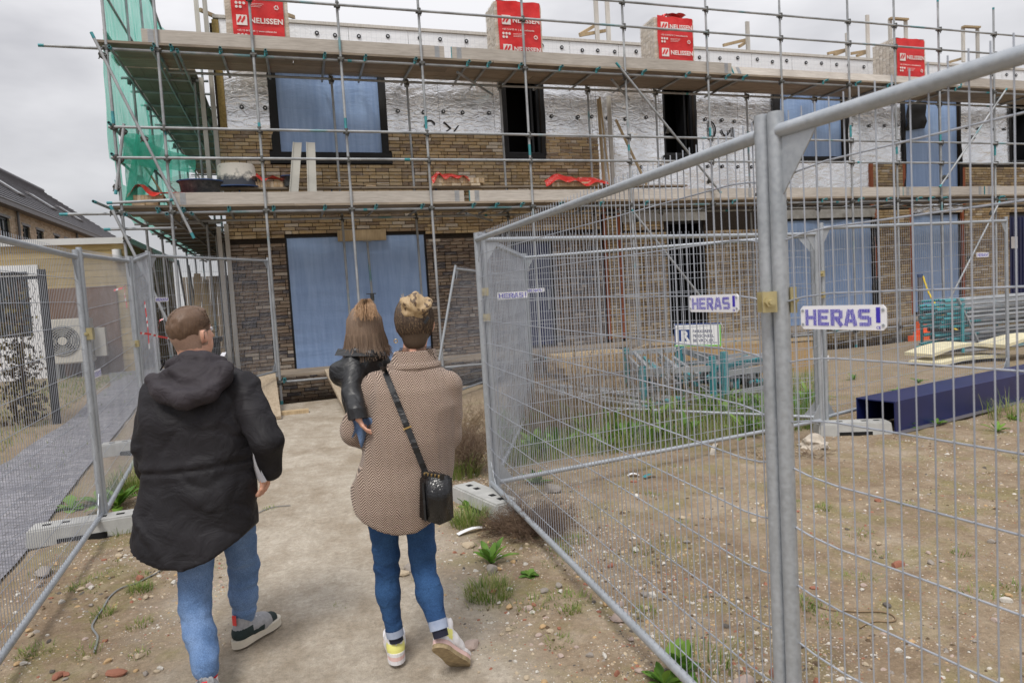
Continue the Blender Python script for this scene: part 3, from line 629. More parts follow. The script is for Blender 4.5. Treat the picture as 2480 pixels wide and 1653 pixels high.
for y in SY[:4]:
    for z in (3.4,6.1,4.8,4.3): cpl(SX,y,z,math.pi/2)
    cpl(SI,y-.2,6.1,math.pi/2); cpl(SI,y-.2,3.4,math.pi/2)
    pole((SX,y+.3,3.0),(SX+.02,y+1.6,.4),'brace')
q=MB(); q.box(SX-.09,SX-.055,13.0,24,6.24,6.45); q.build('toe_board',M['board'],sc)
q=MB(); q.box(-2.46,-2.1,12.99,13.0+.3,6.22,6.26); q.build('deck_board',M['teal'],sc)
pole((-2.75,12.80,3.56),(-1.72,12.80,3.60),'guard_rail',3)
pole((-2.9,12.6,3.56),(-2.7,13.6,3.50),'transom',1)
# low hop-up plank on brackets, half way between deck and wall
for x0,x1 in ((-1.15,1.5),(1.52,5.1),(5.12,9.0)):
    q=MB(); q.box(x0,x1,13.86,14.06,3.955,3.99); q.build('hop_plank',M['deck'],sc)
for x in (-.75,.95,3.05,4.6,7.2):
    q=MB(); q.tube((x-.1,13.9,3.53),(x,13.95,3.95),.013,n=6); q.tube((x+.1,13.9,3.53),(x,13.95,3.95),.013,n=6); q.tube((x,14.05,3.53),(x,14.0,3.95),.013,n=6); q.build('plank_bracket',M['blue_rim'],sc)
# ------------- green debris net on the outer left side
net=thing('debris_net','torn green debris net hanging on the left end of the scaffold','net',(SX-.1,14,3.4))
def netf(u,v):
    y=12.95+u*10.5; z=3.45+v*5.9
    hole=0
    x=SX-.13-.10*float(vnoise(y*1.1,z*.9,2))-.03*float(vnoise(y*5,z*1.2))
    return (x,y,z)
q=MB(); q.grid(netf,44,34)
keep=[]
for fi,f in enumerate(q.f):
    c=np.mean([q.v[i] for i in f],0); y,z=c[1],c[2]
    torn=(z<4.78 and y<14.6+ (z-3.45)*.4 and y>13.35 and float(vnoise(y*1.7,z*2.2,4))>-.25) or (3.9<z<4.25 and y<13.3)
    keep.append(not torn)
q.f=[f for f,k in zip(q.f,keep) if k]; q.m=q.m[:len(q.f)]; q.sm=q.sm[:len(q.f)]
q.build('net_sheet',M['net'],net)
q=MB(); q.grid(lambda u,v:(SX+.05+.12*math.sin(u*9)+.55*u*v,12.98+.55*u+.05*float(vnoise(u*6,v*5)),3.55+1.2*v+.1*u),10,12); q.build('net_rag',M['net'],net)
q=MB(); q.grid(lambda u,v:(SX+.0+1.05*u,13.2+.6*u+.15*math.sin(v*5),4.78-.25*u-.55*v*(1-.4*u)+.04*float(vnoise(u*6,v*5,2))),12,6); q.build('net_rag',M['net'],net)
# ------------- ramps up to the low deck
def ramp(tx,ty,bx,by,wt,label):
    a=Vector(gy(tx*K,ty*K,12.95)); a.z=.475; bb=Vector(gz(bx*K,by*K,0)); bb.z=gh(bb.x,bb.y)+.03; q=MB(); q.bar(a,bb,wt,.045); tag(q.build('ramp_plank',M['rampwood']),label,'plank')
ramp(612,850,622,965,.30,'long timber ramp plank leaning on the low deck, beside the man'); ramp(762,856,815,952,.26,'narrow timber ramp plank reaching the low deck, beside the small child')
q=MB(); a=gz(640*K,948*K,.03); q.box(a[0]-.1,a[0]+.45,a[1]-.1,a[1]+.05,gh(a[0],a[1])-.02,gh(a[0],a[1])+.05); tag(q.build('timber_offcut',M['timber']),'short timber offcut on the soil at the foot of the ramp','timber')
# ---------------------------------------------------------------- loads on the scaffold
DK2,DK1=6.228,3.528
pk=MB(); pk.box(-.1,.1,-.045,.045,-.0275,.0275); PKM=pk.mesh('brick',M['brick_pack']); 
pk=MB(); pk.box(-.1,.1,-.045,.045,-.025,.025); PLM=pk.mesh('brick',M['brick_pale'])
pk=MB(); pk.box(-.027,.027,-.1,.1,-.05,.05); PUM=pk.mesh('brick',M['brick_pale'])
def logo(x,z,s,y,par):
    q=MB(); q.box(x,x+s,y-.003,y,z,z+s); o=q.build('logo_square',M['textwhite'],par)
    for k in (0,1):
        q=MB(); t=s*.15; x0=x+s*(.02+.36*k); q.add([(x0,y-.006,z+s*.30),(x0+t,y-.006,z+s*.2),(x0+s*.46,y-.006,z+s*.62),(x0+s*.46,y-.006,z+s*.88),(x0+s*.34,y-.006,z+s*.88)],[(0,1,2,3,4)]); q.build('logo_stroke',M['red'],o)
def pack(x0,x1,ztop,yf,label,filmx,off,open_top=False,dep=.62):
    z0=DK2+.1; root=thing('brick_pack',label,'brick pack',((x0+x1)/2,yf+dep/2,DK2),'packs of new bricks on the top deck')
    q=MB()
    for yy in (yf+.06,yf+dep/2,yf+dep-.06): q.box(x0,x1,yy-.05,yy+.05,DK2,z0-.002)
    q.build('pallet',M['timber'],root)
    nz=int((ztop-z0)/.0575); nx=max(2,round((x1-x0)/.205)); ny=int(dep/.1)
    sx=(x1-x0)/nx
    for k in range(nz):
        for i in range(nx):
            for j in range(ny):
                if not(i in (0,nx-1) or j==0 or k==nz-1): continue
                if 0<i<nx-1 and j==0 and 0<k<nz-1: continue      # hidden by the film
                place(PKM,'brick',Matrix.Translation((x0+sx*(i+.5)+rs.uniform(-.006,.006),yf+.05+j*.1,z0+.029+k*.0575))@Matrix.Diagonal((sx*.99/.2,.99,1,1)),root)
    q=MB(); q.box(x0+.2,x1-.2,yf+.02,yf+dep-.1,z0,z0+nz*.0575-.03); q.build('pack_core',M['brick_pack'],root)
    fx0,fx1=filmx; zt=z0+nz*.0575+.012
    q=MB()
    def ff(u,v):
        e=abs(2*u-1)
        return (fx0+(fx1-fx0)*u+ (1-v)*.03*(0.5-u), yf-.022-.014*float(vnoise(u*4,v*5,x0))-.008*float(vnoise(u*11,v*13,x0)), z0+.02+(zt-z0-.02)*v+(0 if v<1 else .02*float(vnoise(u*7,x0))))
    q.grid(ff,16,22)
    if not open_top: q.grid(lambda u,v:(fx0+(fx1-fx0)*u,yf-.022+v*dep,zt+.004+.015*float(vnoise(u*5,v*4,x0))),10,8)
    f=q.build('red_film',M['red'],root)
    q=MB()     # clear film on the side
    q.grid(lambda u,v:(x0-.012-.006*float(vnoise(u*4,v*6,x0)),yf+dep*u,z0+(zt-z0)*v),6,10); q.build('clear_film',M['clear'],root)
    w=fx1-fx0; y=yf-.040; z=z0+off; B=lambda x,zz:basis((x,y,zz),(1,0,0),(0,0,1),(0,-1,0))
    while z<zt-.05:
        s=w*.20
        if z>z0-.02 and z+s<zt+.02: logo(fx0+w*.09,z,s,y,f)
        if z>z0-.02 and z+s*.6<zt: text('lettering','NELISSEN',w*.145,B(fx0+w*.335,z+s*.28),M['textwhite'],f,bold=.004,space=1.05)
        if z-.12>z0: 
            text('lettering','+32 12 44 02 44  |  www.nelissen.be',w*.050,B(fx0+w*.09,z-.105),M['textwhite'],f,bold=.0008)
        for k,(a,b) in enumerate(((.11,.19),(.18,.19),(.25,.19),(.11,.265),(.18,.265))):
            if z-b*w*1.05>z0:
                q=MB(); q.tube((fx0+w*a,y+.001,z-w*b),(fx0+w*a,y-.002,z-w*b),w*.028,n=12,smooth=False); q.build('icon',M['textwhite'],f)
        if z-.26*w>z0:
            for k in range(3): q=MB(); q.box(fx0+w*.34,fx0+w*(.62-.03*k),y-.002,y,z-w*(.19+.03*k),z-w*(.183+.03*k)); q.build('print_line',M['textwhite'],f)
            q=MB()
            for k in range(3):
                a0=R(90+120*k); c=Vector((fx0+w*.86,y-.002,z-w*.24)); p0=c+Vector((math.cos(a0),0,math.sin(a0)))*w*.045; p1=c+Vector((math.cos(a0+R(95)),0,math.sin(a0+R(95))))*w*.045; q.bar(p0,p1,.004,w*.02,(0,0,1) if abs(p0.z-p1.z)<abs(p0.x-p1.x) else (1,0,0))
            q.build('recycle_mark',M['textwhite'],f)
        z+=w*.62
    return f
pack(-.70,.36,7.62,13.12,'tall brick pack in red printed film at the left end of the top deck',(-.60,.29),.36)
fB=pack(4.28,5.27,7.50,13.12,'brick pack in red printed film, second from the left on the top deck',(4.33,5.24),.13)
fC=pack(7.86,8.83,7.46,13.12,'brick pack with torn red film, third from the left on the top deck',(7.92,8.80),.26,True)
fD=pack(14.45,15.5,7.42,13.12,'brick pack in red film farthest right on the top deck, below the timber frames',(14.55,15.45),.50)
q=MB(); q.grid(lambda u,v:(8.15+.5*u,13.1+.3*v,7.5+.10*math.sin(u*6)*v+.05*float(vnoise(u*6,v*6))),8,6); q.build('torn_film',M['red'],fC)
# stacks of loose bricks with collapsed red film on the lower deck
def stack(x0,x1,z0,rows,yf,label,film,seed,edge=True,dep=.3,redz=0.0):
    rr=random.Random(seed); root=thing('brick_stack',label,'brick stack',((x0+x1)/2,yf+dep/2,z0),'opened stacks of bricks on the lower deck')
    z=z0
    for k in range(rows):
        up=k>=rows-1 and edge
        if up:                       # bricks standing on their end
            x=x0+.05*k*.3
            while x<x1-.055-rr.random()*.05*k:
                for j in range(max(1,int(dep/.21))):
                    place(PUM,'brick',Matrix.Translation((x+.03,yf+.1+j*.21,z+.05))@Matrix.Rotation(rr.uniform(-.03,.03),4,'Y'),root)
                x+=.058
            z+=.1
        else:
            x=x0
            while x<x1-.15:
                for j in range(max(1,int(dep/.1))): place(PLM,'brick',Matrix.Translation((x+.1,yf+.05+j*.1,z+.0275))@Matrix.Rotation(rr.uniform(-.02,.02),4,'Z')@Matrix.Diagonal((.99,.99,1.05,1)),root)
                x+=.206
            z+=.0575
    if film:
        a,b,drop=film; q=MB()
        def ff(u,v):
            x=a+(b-a)*u; hang=sstep(.55,1,1-v)*drop*(1+.5*float(vnoise(u*6,seed)))
            zz=z+.03+.13*(.5+.5*float(vnoise(u*5,v*3,seed)))*(1-abs(2*u-1)**2)+redz*math.exp(-((u-.18)/.12)**2)-hang
            return (x,yf-.07+(dep+.10)*v-.02*float(vnoise(u*9,v*3,seed+2))*(1-v),zz)
        q.grid(ff,26,14); q.build('red_film',M['redthin'],root)
    return root
stack(-2.42,-1.86,3.30+.2,3,12.98,'stack of bricks at the deck corner under a peaked red film, beside the green net',(-2.48,-1.45,.1),21,True,.3,.14)
stack(-.48,.06,3.99,1,13.86,'small row of bricks under red film on the hop-up plank, beside the upturned tub',(-.6,.2,.05),22,True,.2,.08)
stack(2.95,4.12,3.99,2,13.82,'wide pile of bricks under crumpled red film, below the two upper windows',(2.95,3.75,.12),23,True,.24,.05)
stack(5.6,6.75,3.96,1,13.84,'low row of bricks under a hanging red film, left of the foil wall',(5.45,6.95,.14),24,True,.24,.1)
stack(7.95,8.75,DK1,4,13.5,'square block of pale bricks on the deck behind the galvanised fence top',None,25,True,.3)
stack(9.35,10.2,DK1,3,13.5,'loose brick pile with faded film behind the near fence post',(9.3,10.0,.1),26,True,.3)
stack(10.95,12.1,DK1,1,13.3,'flat red film over low bricks on the deck right of the near fence post',(10.9,12.15,.02),27,True,.3)
stack(15.3,15.6,DK1,1,13.6,'two loose bricks on the deck below the blue tall window',None,28,True,.2)
stack(1.62,1.92,3.99,1,13.9,'tiny row of pale bricks lying on the hop-up plank',None,29,False,.1)
# tubs
def tub(c,r0,r1,hh,mat,rim,label,up=True,ny=.78):
    root=thing('mortar_tub',label,'tub',c); Mx=Matrix.Diagonal((1,ny,1,1)) 
    M3=Mx.to_3x3(); x,y,z=c
    if up: prof=[(0,.004),(r0*.96,.004),(r0,.02),(r1,hh),(r1+.03,hh),(r1+.03,hh-.015),(r1+.002,hh-.02)]; inner=[(0,.015),(r0-.01,.015),(r1-.01,hh-.003),(r1,hh)]
    else: prof=[(r1+.03,.0),(r1+.03,.02),(r1,.025),(r0,hh-.03),(r0-.03,hh),(0,hh)]; inner=None
    q=MB(); q.lathe(prof,c,24,0,M3); 
    if inner: q.lathe(inner,c,24,0,M3)
    q.build('tub_shell',mat,root)
    zr=hh if up else .012
    q=MB(); q.path([(x+(r1+.025)*math.cos(a),y+(r1+.025)*ny*math.sin(a),z+zr) for a in np.linspace(0,2*math.pi,29)],.014,6); q.build('rim',M['blue_rim'],root)
a=gy(500,428*1.0,13.75)
tub((-.78,13.95,3.992),.33,.37,.44,M['tub'],0,'upturned pale mortar-caked tub on the hop-up plank left of the brick wall',False,.6)
tub((-1.36,13.28,DK1+.1),.29,.35,.36,M['tub2'],0,'dark grey mortar tub standing on the lower deck at the left end',True,.7)
tub((.16,13.9,3.992),.09,.12,.2,M['tub2'],0,'small black bucket behind the leaning grey profiles',True,1)
q=MB(); q.grid(lambda u,v:(-2.0+.85*u,13.5+.4*v,4.05+.10*math.sin(3*u)+.04*float(vnoise(u*5,v*5))),10,5); q.box(-1.95,-1.3,13.5,13.9,DK1,4.04); tag(q.build('wrapped_bundle',M['clear']),'bundle wrapped in clear plastic behind the dark tub on the scaffold','bundle')
# leaning profiles
def profile(x0,y0,x1,y1,lab):
    a=Vector(gy(x0,y0,13.1)); b=Vector(gy(x1,y1,13.55)); a.z=DK1; q=MB(); d=b-a; w=Vector((.165,0,.0)); n_=d.cross(w).normalized()
    q.obox((a+b)/2,d/2,w/2,n_*.012); q.obox((a+b)/2-w*.42-n_*.02,d/2,w*.05,n_*.012); tag(q.build('grey_profile',M['grey_plank']),lab,'profile')
profile(707,470,720,346,'light grey profile leaning to the right on the lower deck'); profile(755,470,752,346,'light grey profile standing upright on the lower deck beside a tilted one')
q=MB(); q.path([(-1.9,13.4,3.6),(-2.2,13.5,4.2),(-2.45,13.5,4.6)],.018,6); tag(q.build('broom_stick',M['timber']),'thin wooden stick leaning behind the net on the left end of the deck','stick')
q=MB(); q.path([(.62,13.9,4.02),(1.0,13.88,4.08),(1.5,13.92,4.03),(2.1,13.9,4.05)],.014,6); tag(q.build('cable',M['dry']),'light cable lying along the hop-up plank behind the grey profiles','cable')
q=MB(); q.tube((7.02,13.9,4.0),(6.9,13.95,5.95),.02,n=6); q.bar((6.88,13.9,3.6),(6.86,13.95,5.9),.04,.06); tag(q.build('profile_post',M['timber']),'bricklayer timber profile post at the end of the new brickwork','post')
q=MB(); q.bar((7.26,14.2,3.6),(7.24,14.2,6.05),.09,.05,(0,1,0)); tag(q.build('white_post',M['pale_timber']),'whitish timber post in front of the bright foil wall','post')
q=MB(); q.bar((7.35,14.1,5.5),(7.95,13.9,4.0),.05,.05); tag(q.build('leaning_batten',M['timber']),'thin raw batten leaning in front of the bright foil wall','batten')
# ---------------------------------------------------------------- mobile fence panels
GR='galvanised mobile fence panels round the site'
BLOCK={'H':[(.15,0,.15,1),(.85,0,.85,1),(.28,.5,.72,.5)],'E':[(.15,0,.15,1),(.28,.895,.95,.895),(.28,.5,.85,.5),(.28,.105,.95,.105)],'R':[(.15,0,.15,1),(.28,.895,.80,.895),(.28,.47,.80,.47),(.82,.45,.82,.93),(.5,.42,.90,.0)],'A':[(.42,.98,.12,0),(.58,.98,.88,0),(.25,.3,.75,.3)],'S':[(.1,.105,.85,.105),(.85,.06,.85,.52),(.15,.5,.85,.5),(.15,.48,.15,.94),(.1,.895,.9,.895)]}
def heras(par,P,ux,uz,n_,w,hgt,words='HERAS'):
    # white plate with purple-blue lettering; P = lower left corner, ux along, uz up, n_ towards the viewer
    P,ux,uz,n_=map(Vector,(P,ux,uz,n_)); q=MB()
    r_=hgt*.14; poly=[(r_,0),(w-r_,0),(w,r_),(w,hgt-r_),(w-r_,hgt),(r_,hgt),(0,hgt-r_),(0,r_)]
    q.prism(poly,P,ux,uz,n_*.003); o=q.build('name_plate',M['sign_white'],par); text('lettering','CE',hgt*.16,basis(P+ux*w*.895+uz*hgt*.06+n_*.0034,ux,uz,n_),M['sign_blue'],o,ext=.0004)
    x0_=w*.06; lw=w*.80/5*.92; st=w*.80/5; H_=hgt*.68; z0_=hgt*.16
    for k,ch in enumerate(words):
        q=MB(); e=.0034
        for a,b,c,d in BLOCK[ch]:
            pa,pb=[P+ux*(x0_+st*k+lw*p[0])+uz*(z0_+H_*p[1])+n_*e for p in ((a,b),(c,d))]; e+=.00012; dv=(pb-pa).normalized(); pr=n_.cross(dv); tk=lw*.145 if abs(c-a)<abs(d-b) else H_*.105
            q.obox((pa+pb)/2,(pb-pa)/2,pr*tk,n_*.0003)
        q.build('letter',M['sign_blue'],o)
    q=MB(); q.obox(P+ux*w*.918+uz*hgt*.60+n_*.0036,ux*w*.022,uz*hgt*.30,n_*.0004); q.build('print_bar',M['sign_blue'],o)
    # fine white lines across the letters
    q=MB()
    for k in range(int(w/.0042)): q.obox(P+ux*(w*.05+k*.0042)+uz*hgt*.5+n_*.0041,ux*.0003,uz*hgt*.36,n_*.0002) if w*.05+k*.0042<w*.88 else None
    q.build('print_stripes',M['sign_white'],o)
    for a in (.03,.97):
        for b in (.2,.8): q=MB(); q.tube(P+ux*w*a+uz*hgt*b,P+ux*w*a+uz*hgt*b+n_*.005,.004,n=6); q.build('rivet',M['galv'],o)
def panel(label,p,q_,zb,zt,single=False,sp=.0415,pos0=True,pos1=True,offs=(0,0),wr=.0019,side=1,gus0=True):
    """p,q_: posts on the ground; zb / zt: (bottom tube z at p,q), (top tube z at p,q); offs: lean of the top"""
    p,q_=Vector((*p,0)),Vector((*q_,0)); root=thing('fence_panel',label,'fence panel',((p.x+q_.x)/2,(p.y+q_.y)/2,min(zb)-.1),GR)
    lean=Vector((*offs,0)); L=(q_-p).length; u=(q_-p)/L
    def at(t,v): # t 0..1 along, v 0..1 from bottom to top tube
        b=p+(q_-p)*t; z0=zb[0]*(1-t)+zb[1]*t; z1=zt[0]*(1-t)+zt[1]*t; return Vector((b.x,b.y,z0+(z1-z0)*v))+lean*v
    e=.055/L
    for t,on in ((0,pos0),(1,pos1)):
        if on:
            m_=MB(); m_.tube(at(t,-.05),at(t,1.028),.021,n=14); m_.build('post',M['galv'],root)
    for v,nm in ((0,'bottom_tube'),(1,'top_tube')):
        m_=MB(); m_.tube(at(.004,v),at(.996,v),.019,n=14); m_.build(nm,M['galv'],root)
    for t,s in ((0,1),(1,-1)):
        for v,sv in ((1,-1),(0,1)):
            if t==0 and not gus0: continue
            a=at(t,v)+u*s*.02; m_=MB(); n_=Vector((-u.y,u.x,0)); m_.prism([(0,0),(.125*s,0),(0,.17*sv)],a-n_*.002,u,Vector((0,0,1)),n_*.004); m_.build('gusset_plate',M['galv'],root)
    nv=int((L-.06)/sp); nh=11; H=zt[0]-zb[0]
    mm=MB() 
    for k in range(nv):
        t=(.045+k*sp)/L
        if t>1-.03/L: break
        m_=MB() if single else mm; m_.tube(at(t,-.012),at(t,1+.045/H),wr,n=6 if single else 4)
        if single: m_.build('upright_wire',M['wire'],root)
    nrm=Vector((-u.y,u.x,0))*.0045*side
    for k in range(nh):
        v=(.09+k*.165)/H
        if v>.96: break
        m_=MB() if single else mm
        pts=[at(.006,v+.018/H*(1 if k<6 else -1))+nrm,at(.02,v+.008/H*(1 if k<6 else -1))+nrm,at(.045,v)+nrm]+[at(t,v)+nrm for t in (.25,.5,.75,.955)]+[at(.98,v+.008/H*(1 if k<6 else -1))+nrm,at(.994,v+.018/H*(1 if k<6 else -1))+nrm]
        m_.path(pts,wr*1.35,6 if single else 4)
        if single: m_.build('cross_wire',M['wire'],root)
    if not single: o=mm.build('wire_mesh',M['wire'],root); tag(o,kind='stuff')
    root['_u']=0; del root['_u']
    return root,at,u,L
def lock(root,c,u,n_,w=.045,hh=.062,name='lock'):
    c,u,n_=Vector(c),Vector(u),Vector(n_); m_=MB(); z=Vector((0,0,hh/2))
    m_.obox(c+n_*.026,u*w*.6,n_*.003,z); m_.obox(c-n_*.026,u*w*.6,n_*.003,z); m_.obox(c+u*w*.6,u*.003,n_*.027,z); m_.tube(c-n_*.05,c+n_*.055,.007,n=8); m_.tube(c+n_*.03,c+n_*.044,.014,n=6,smooth=False); m_.build(name,M['zinc_clip'],root)
A_=(1.228,1.541); C_=(1.391,5.037)
# A: from the near double post back to the corner ; B: from the double post to the right of the camera
pA,atA,uA,LA=panel('fence panel from the big near post back to the left, with small HERAS plate',(1.2660,1.575),C_,(.155,.17),(2.005,2.06),True,side=-1,gus0=False)
uB=Vector((1.346-1.274,.933-1.517,0)).normalized()
B1=(1.274+uB.x*3.46,1.517+uB.y*3.46)
pB,atB,uBv,LB=panel('nearest fence panel at the right edge with the large HERAS plate and thick top tube',(1.2725,1.530),B1,(.155,.15),(2.002,1.99),True,pos1=False,side=1)
nB=Vector((uB.y,-uB.x,0));  nB=nB if nB.dot(Vector((-1,-1,0)))>0 else -nB
heras(pB,Vector((1.274,1.517,0))+uB*.060+Vector((0,0,1.474))+nB*.007,uB,(0,0,1),nB,.243,.060)
uAr=-uA; nA=Vector((-1,0.05,0)).normalized()
heras(pA,atA(0,0)*0+Vector((*C_,0))+(-uA)*(LA-.40+.0)+Vector((0,0,1.518))+nA*.007,uAr,(0,0,1),nA,.275,.055)
lock(pA,(1.236,1.545,1.548),(.9,-.4,0),(-.4,-.92,0),.03,.056)
lock(pB,(1.300,1.532,1.55),(.93,-.37,0),(.3,.95,0),.012,.07,'lock_plate')
# corner pair, second run
pC,atC,uC,LC=panel('fence panel running right from the corner, just behind the near panel',(1.45,5.06),(5.087,5.582),(.16,.16),(2.06,2.06))
nC=Vector((.14,-.99,0)).normalized()
heras(pC,Vector((1.45,5.06,1.593))+uC*.085+nC*.007,uC,(0,0,1),nC,.272,.055)
pD,atD,uD,LD=panel('fence panel seen nearly edge-on, running back from the corner',(1.43,5.10),(2.95,8.45),(.16,.16),(2.07,2.12))
pE,atE,uE,LE=panel('rear fence panel that carries the parking sign, angled away to the left',(2.98,8.45),(5.175,5.73),(.16,.16),(2.12,2.06))
nE=Vector((uE.y,-uE.x,0)); nE=nE if nE.y<0 else -nE
heras(pE,Vector((2.98,8.45,1.655))+uE*.0+nE*.007,uE,(0,0,1),nE,.27,.053)
pF,atF,uF,LF=panel('far fence panel on the right, ending at the blue steel box',(5.27,5.70),(8.95,6.45),(.16,.26),(2.13,2.22))
heras(pF,Vector((5.27,5.70,1.76))+uF*3.0+Vector((0,-.008,0)),uF,(0,0,1),Vector((uF.y,-uF.x,0)),.29,.06)
for c,u,n_ in (((1.42,5.05,1.66),(1,0,0),(0,-1,0)),((1.42,5.05,1.46),(1,0,0),(0,-1,0))): lock(pC,c,u,n_,.06,.06)
for c in ((5.22,5.69,1.66),(5.22,5.69,1.44)): lock(pF,c,(1,0,0),(0,-1,0),.07,.06)
# leaning panel by the ramp
N_=Vector(gz(1048,975,.05)); F_=Vector(gz(1130,946,.05)); dd=(F_-N_).normalized(); F2=N_+dd*3.0
tp=Vector(gy(1102,651,N_.y+.1)); off=tp-N_
panel('crooked fence panel leaning over beside the ramp, behind the woman',(N_.x,N_.y),(F2.x,F2.y),(.1,.1),(off.z+.05,off.z-.05),False,offs=(off.x,off.y))
# left run
pL,atL,uL,LL=panel('left fence panel closest to the camera, cut by the left edge of the picture',(-1.29,2.37),(-1.50,5.86),(.12,.13),(2.02,2.10),wr=.0016)
pM,atM,uM,LM=panel('left fence panel with brass clamp, between two posts in front of the heat pump',(-1.485,5.90),(-1.62,8.25),(.13,.28),(2.12,2.24),wr=.0016)
pN,atN,uN,LN=panel('narrow left fence panel with red white tape, seen nearly edge-on',(-1.60,8.28),(-1.74,10.0),(.30,.48),(2.24,2.45),wr=.0016)
pO,atO,uO,LO=panel('left rear fence panel in front of the house corner, behind the man',(-1.72,10.02),(-.32,12.62),(.50,.56),(2.44,2.5),wr=.0016)
lock(pM,(-1.478,5.885,1.52),(1,0,0),(0,-1,0),.06,.09); lock(pM,(-1.62,8.2,1.35),(1,0,0),(0,-1,0),.06,.07)
def hs_at(root,px0,px1,Y,zc,hgt):
    a=Vector(gy(px0,zc,Y)); b=Vector(gy(px1,zc,Y)); heras(root,a,(1,0,0),(0,0,1),(0,-1,0),(b-a).length,hgt)
nO=Vector((uO.y,-uO.x,0)); heras(pO,Vector((-1.72,10.02,1.83))+uO*.02+nO*.007,uO,(0,0,1),nO,.27,.06)
nM=Vector((uM.y,-uM.x,0)); heras(pM,Vector((-1.485,5.90,1.17))+uM*.05+nM*.007,uM,(0,0,1),nM,.27,.06)
# concrete feet
def foot(cx_,cy_,rz,label,L=.72,w=.23,hh=.14):
    c,s=math.cos(rz),math.sin(rz); z=gh(cx_,cy_)-.012
    root=thing('concrete_foot',label,'concrete block',(cx_,cy_,z),'concrete feet of the mobile fence')
    q=bmesh.new(); bmesh.ops.create_cube(q,size=1); bmesh.ops.scale(q,vec=(L,w,hh),verts=q.verts); bmesh.ops.translate(q,vec=(0,0,hh/2),verts=q.verts)
    for v in q.verts:
        if v.co.z>hh*.5: v.co.x*=.965; v.co.y*=.9
    bmesh.ops.bevel(q,geom=q.edges[:],offset=.012,segments=2,affect='EDGES')
    me=bpy.data.meshes.new('block'); q.to_mesh(me); q.free(); me.materials.append(M['concrete']); Mx=Matrix.Translation((cx_,cy_,z))@Matrix.Rotation(rz,4,'Z')
    place(me,'block',Mx,root)
    for dx in (-.24,-.12,.12,.24):
        m_=MB(); m_.box(dx-.028,dx+.028,-.022,.022,hh-.004,hh+.0015); me2=m_.mesh('post_hole_shade',M['shade_black']); place(me2,'post_hole_shade',Mx,root)  # dark plates on the solid block, shade of the holes put into colour
    m_=MB(); m_.box(-.16,.16,-w/2-.001,-w/2+.03,.0,.05); place(m_.mesh('grip_recess_shade',M['shade_black']),'grip_recess_shade',Mx,root)  # no hollow here: dark block paints the shade of a grip recess
foot(-1.60,5.80,R(4),'concrete fence foot under the left post, beside the man'); foot(1.30,4.93,R(-76),'concrete fence foot at the corner post, beside the woman'); foot(5.42,5.52,R(-25),'concrete fence foot beside the end of the blue steel box')
foot(-1.70,8.25,R(5),'concrete fence foot farther back behind the left fence, on the grey path')
foot(1.27,1.55,R(88),'concrete fence foot under the big near post, mostly outside the picture')
# parking sign on the rear panel
def parking():
    o=Vector((2.98,8.45,0))+uE*1.99+nE*.02+Vector((0,0,.925)); w,hh=.54,.265; ux,uz,n_=uE,Vector((0,0,1)),nE
    root=thing('parking_sign','white and blue parking sign with green edge tied to the rear fence panel','sign',o)
    tl=Matrix.Rotation(R(2),3,n_)
    q=MB(); q.obox(o+ux*w/2+uz*hh/2,ux*w/2,uz*hh/2,n_*.003); q.build('board',M['plasticwhite'],root)
    B=lambda a,b,d=.0036: basis(o+ux*a+uz*b+n_*d,ux,uz,n_)
    def rect(nm,a,b,c,d,m,dd=.0036):
        q=MB(); q.obox(o+ux*(a+b)/2+uz*(c+d)/2+n_*dd,ux*(b-a)/2,uz*(d-c)/2,n_*.0004); return q.build(nm,M[m],root)
    rect('green_edge',0,w,0,.016,'sign_green'); rect('green_edge',w-.018,w,.016,hh-.02,'sign_green'); rect('blue_edge',0,w,hh-.016,hh,'sign_darkblue'); rect('blue_edge',0,.016,.02,hh-.018,'sign_darkblue')
    lg=rect('logo',.05,.185,.06,.195,'sign_darkblue'); 
    text('logo_letter','R',.16,B(.075,.067,.0042),M['plasticwhite'],lg,bold=.006,ext=.0004)
    for k,s in enumerate(('PARKEREN','PERSONEEL','BB VROLIJK')): text('lettering',s,.047,B(.215,.155-.052*k),M['ink'],root,bold=.0006)
    text('lettering','vrolijk',.02,B(.44,.035),M['ink'],root)
    for a,b in ((0,hh),(0,0),(w,hh),(w,0)):
        c=o+ux*a+uz*b; q=MB(); q.path([c,c+ux*.01-uz*.015+n_*.02,c+ux*(.03 if a else .0)-uz*.05+n_*.02,c+ux*(.02 if a else .09)-uz*(.12 if a and b else .02)+n_*.015],.0022,5); q.build('cable_tie',M['plasticwhite'],root)
parking()
# red-white tape on the left panels
def tape(pts,label):
    q=MB(); P=[Vector(p) for p in pts]
    for k in range(len(P)-1): 
        for j in range(4):
            a=P[k].lerp(P[k+1],j/4); b=P[k].lerp(P[k+1],(j+1)/4); w=Vector((.004,.003,.011))
            q.add([a-w,b-w,b+w,a+w],[(0,1,2,3)],(k*4+j)%2 if (k*4+j)%3 else 0)
    tag(q.build('barrier_tape',[M['redtape'],M['plasticwhite']]),label,'tape')
def T_(x,y,Y): return gy(x*.3827,500+y*.3827,Y)
tape([T_(720,530,8.1),T_(775,515,8.1),T_(795,500,8.15),T_(788,560,8.1),T_(805,640,8.1)],'red and white tape knotted high on the left fence beside the brown door')
tape([T_(1000,770,9.9),T_(1010,720,9.9),T_(1035,710,9.9)],'small red tape end left of the man, beside his head'); tape([T_(885,800,8.3),T_(940,805,8.6),T_(1000,820,9.4),T_(1080,835,10.2)],'red and white tape stretched just behind the man')
tape([T_(915,600,8.6),T_(925,680,8.6),T_(935,760,8.6),T_(945,900,8.6)],'faded tape strip hanging down inside the narrow left panel')
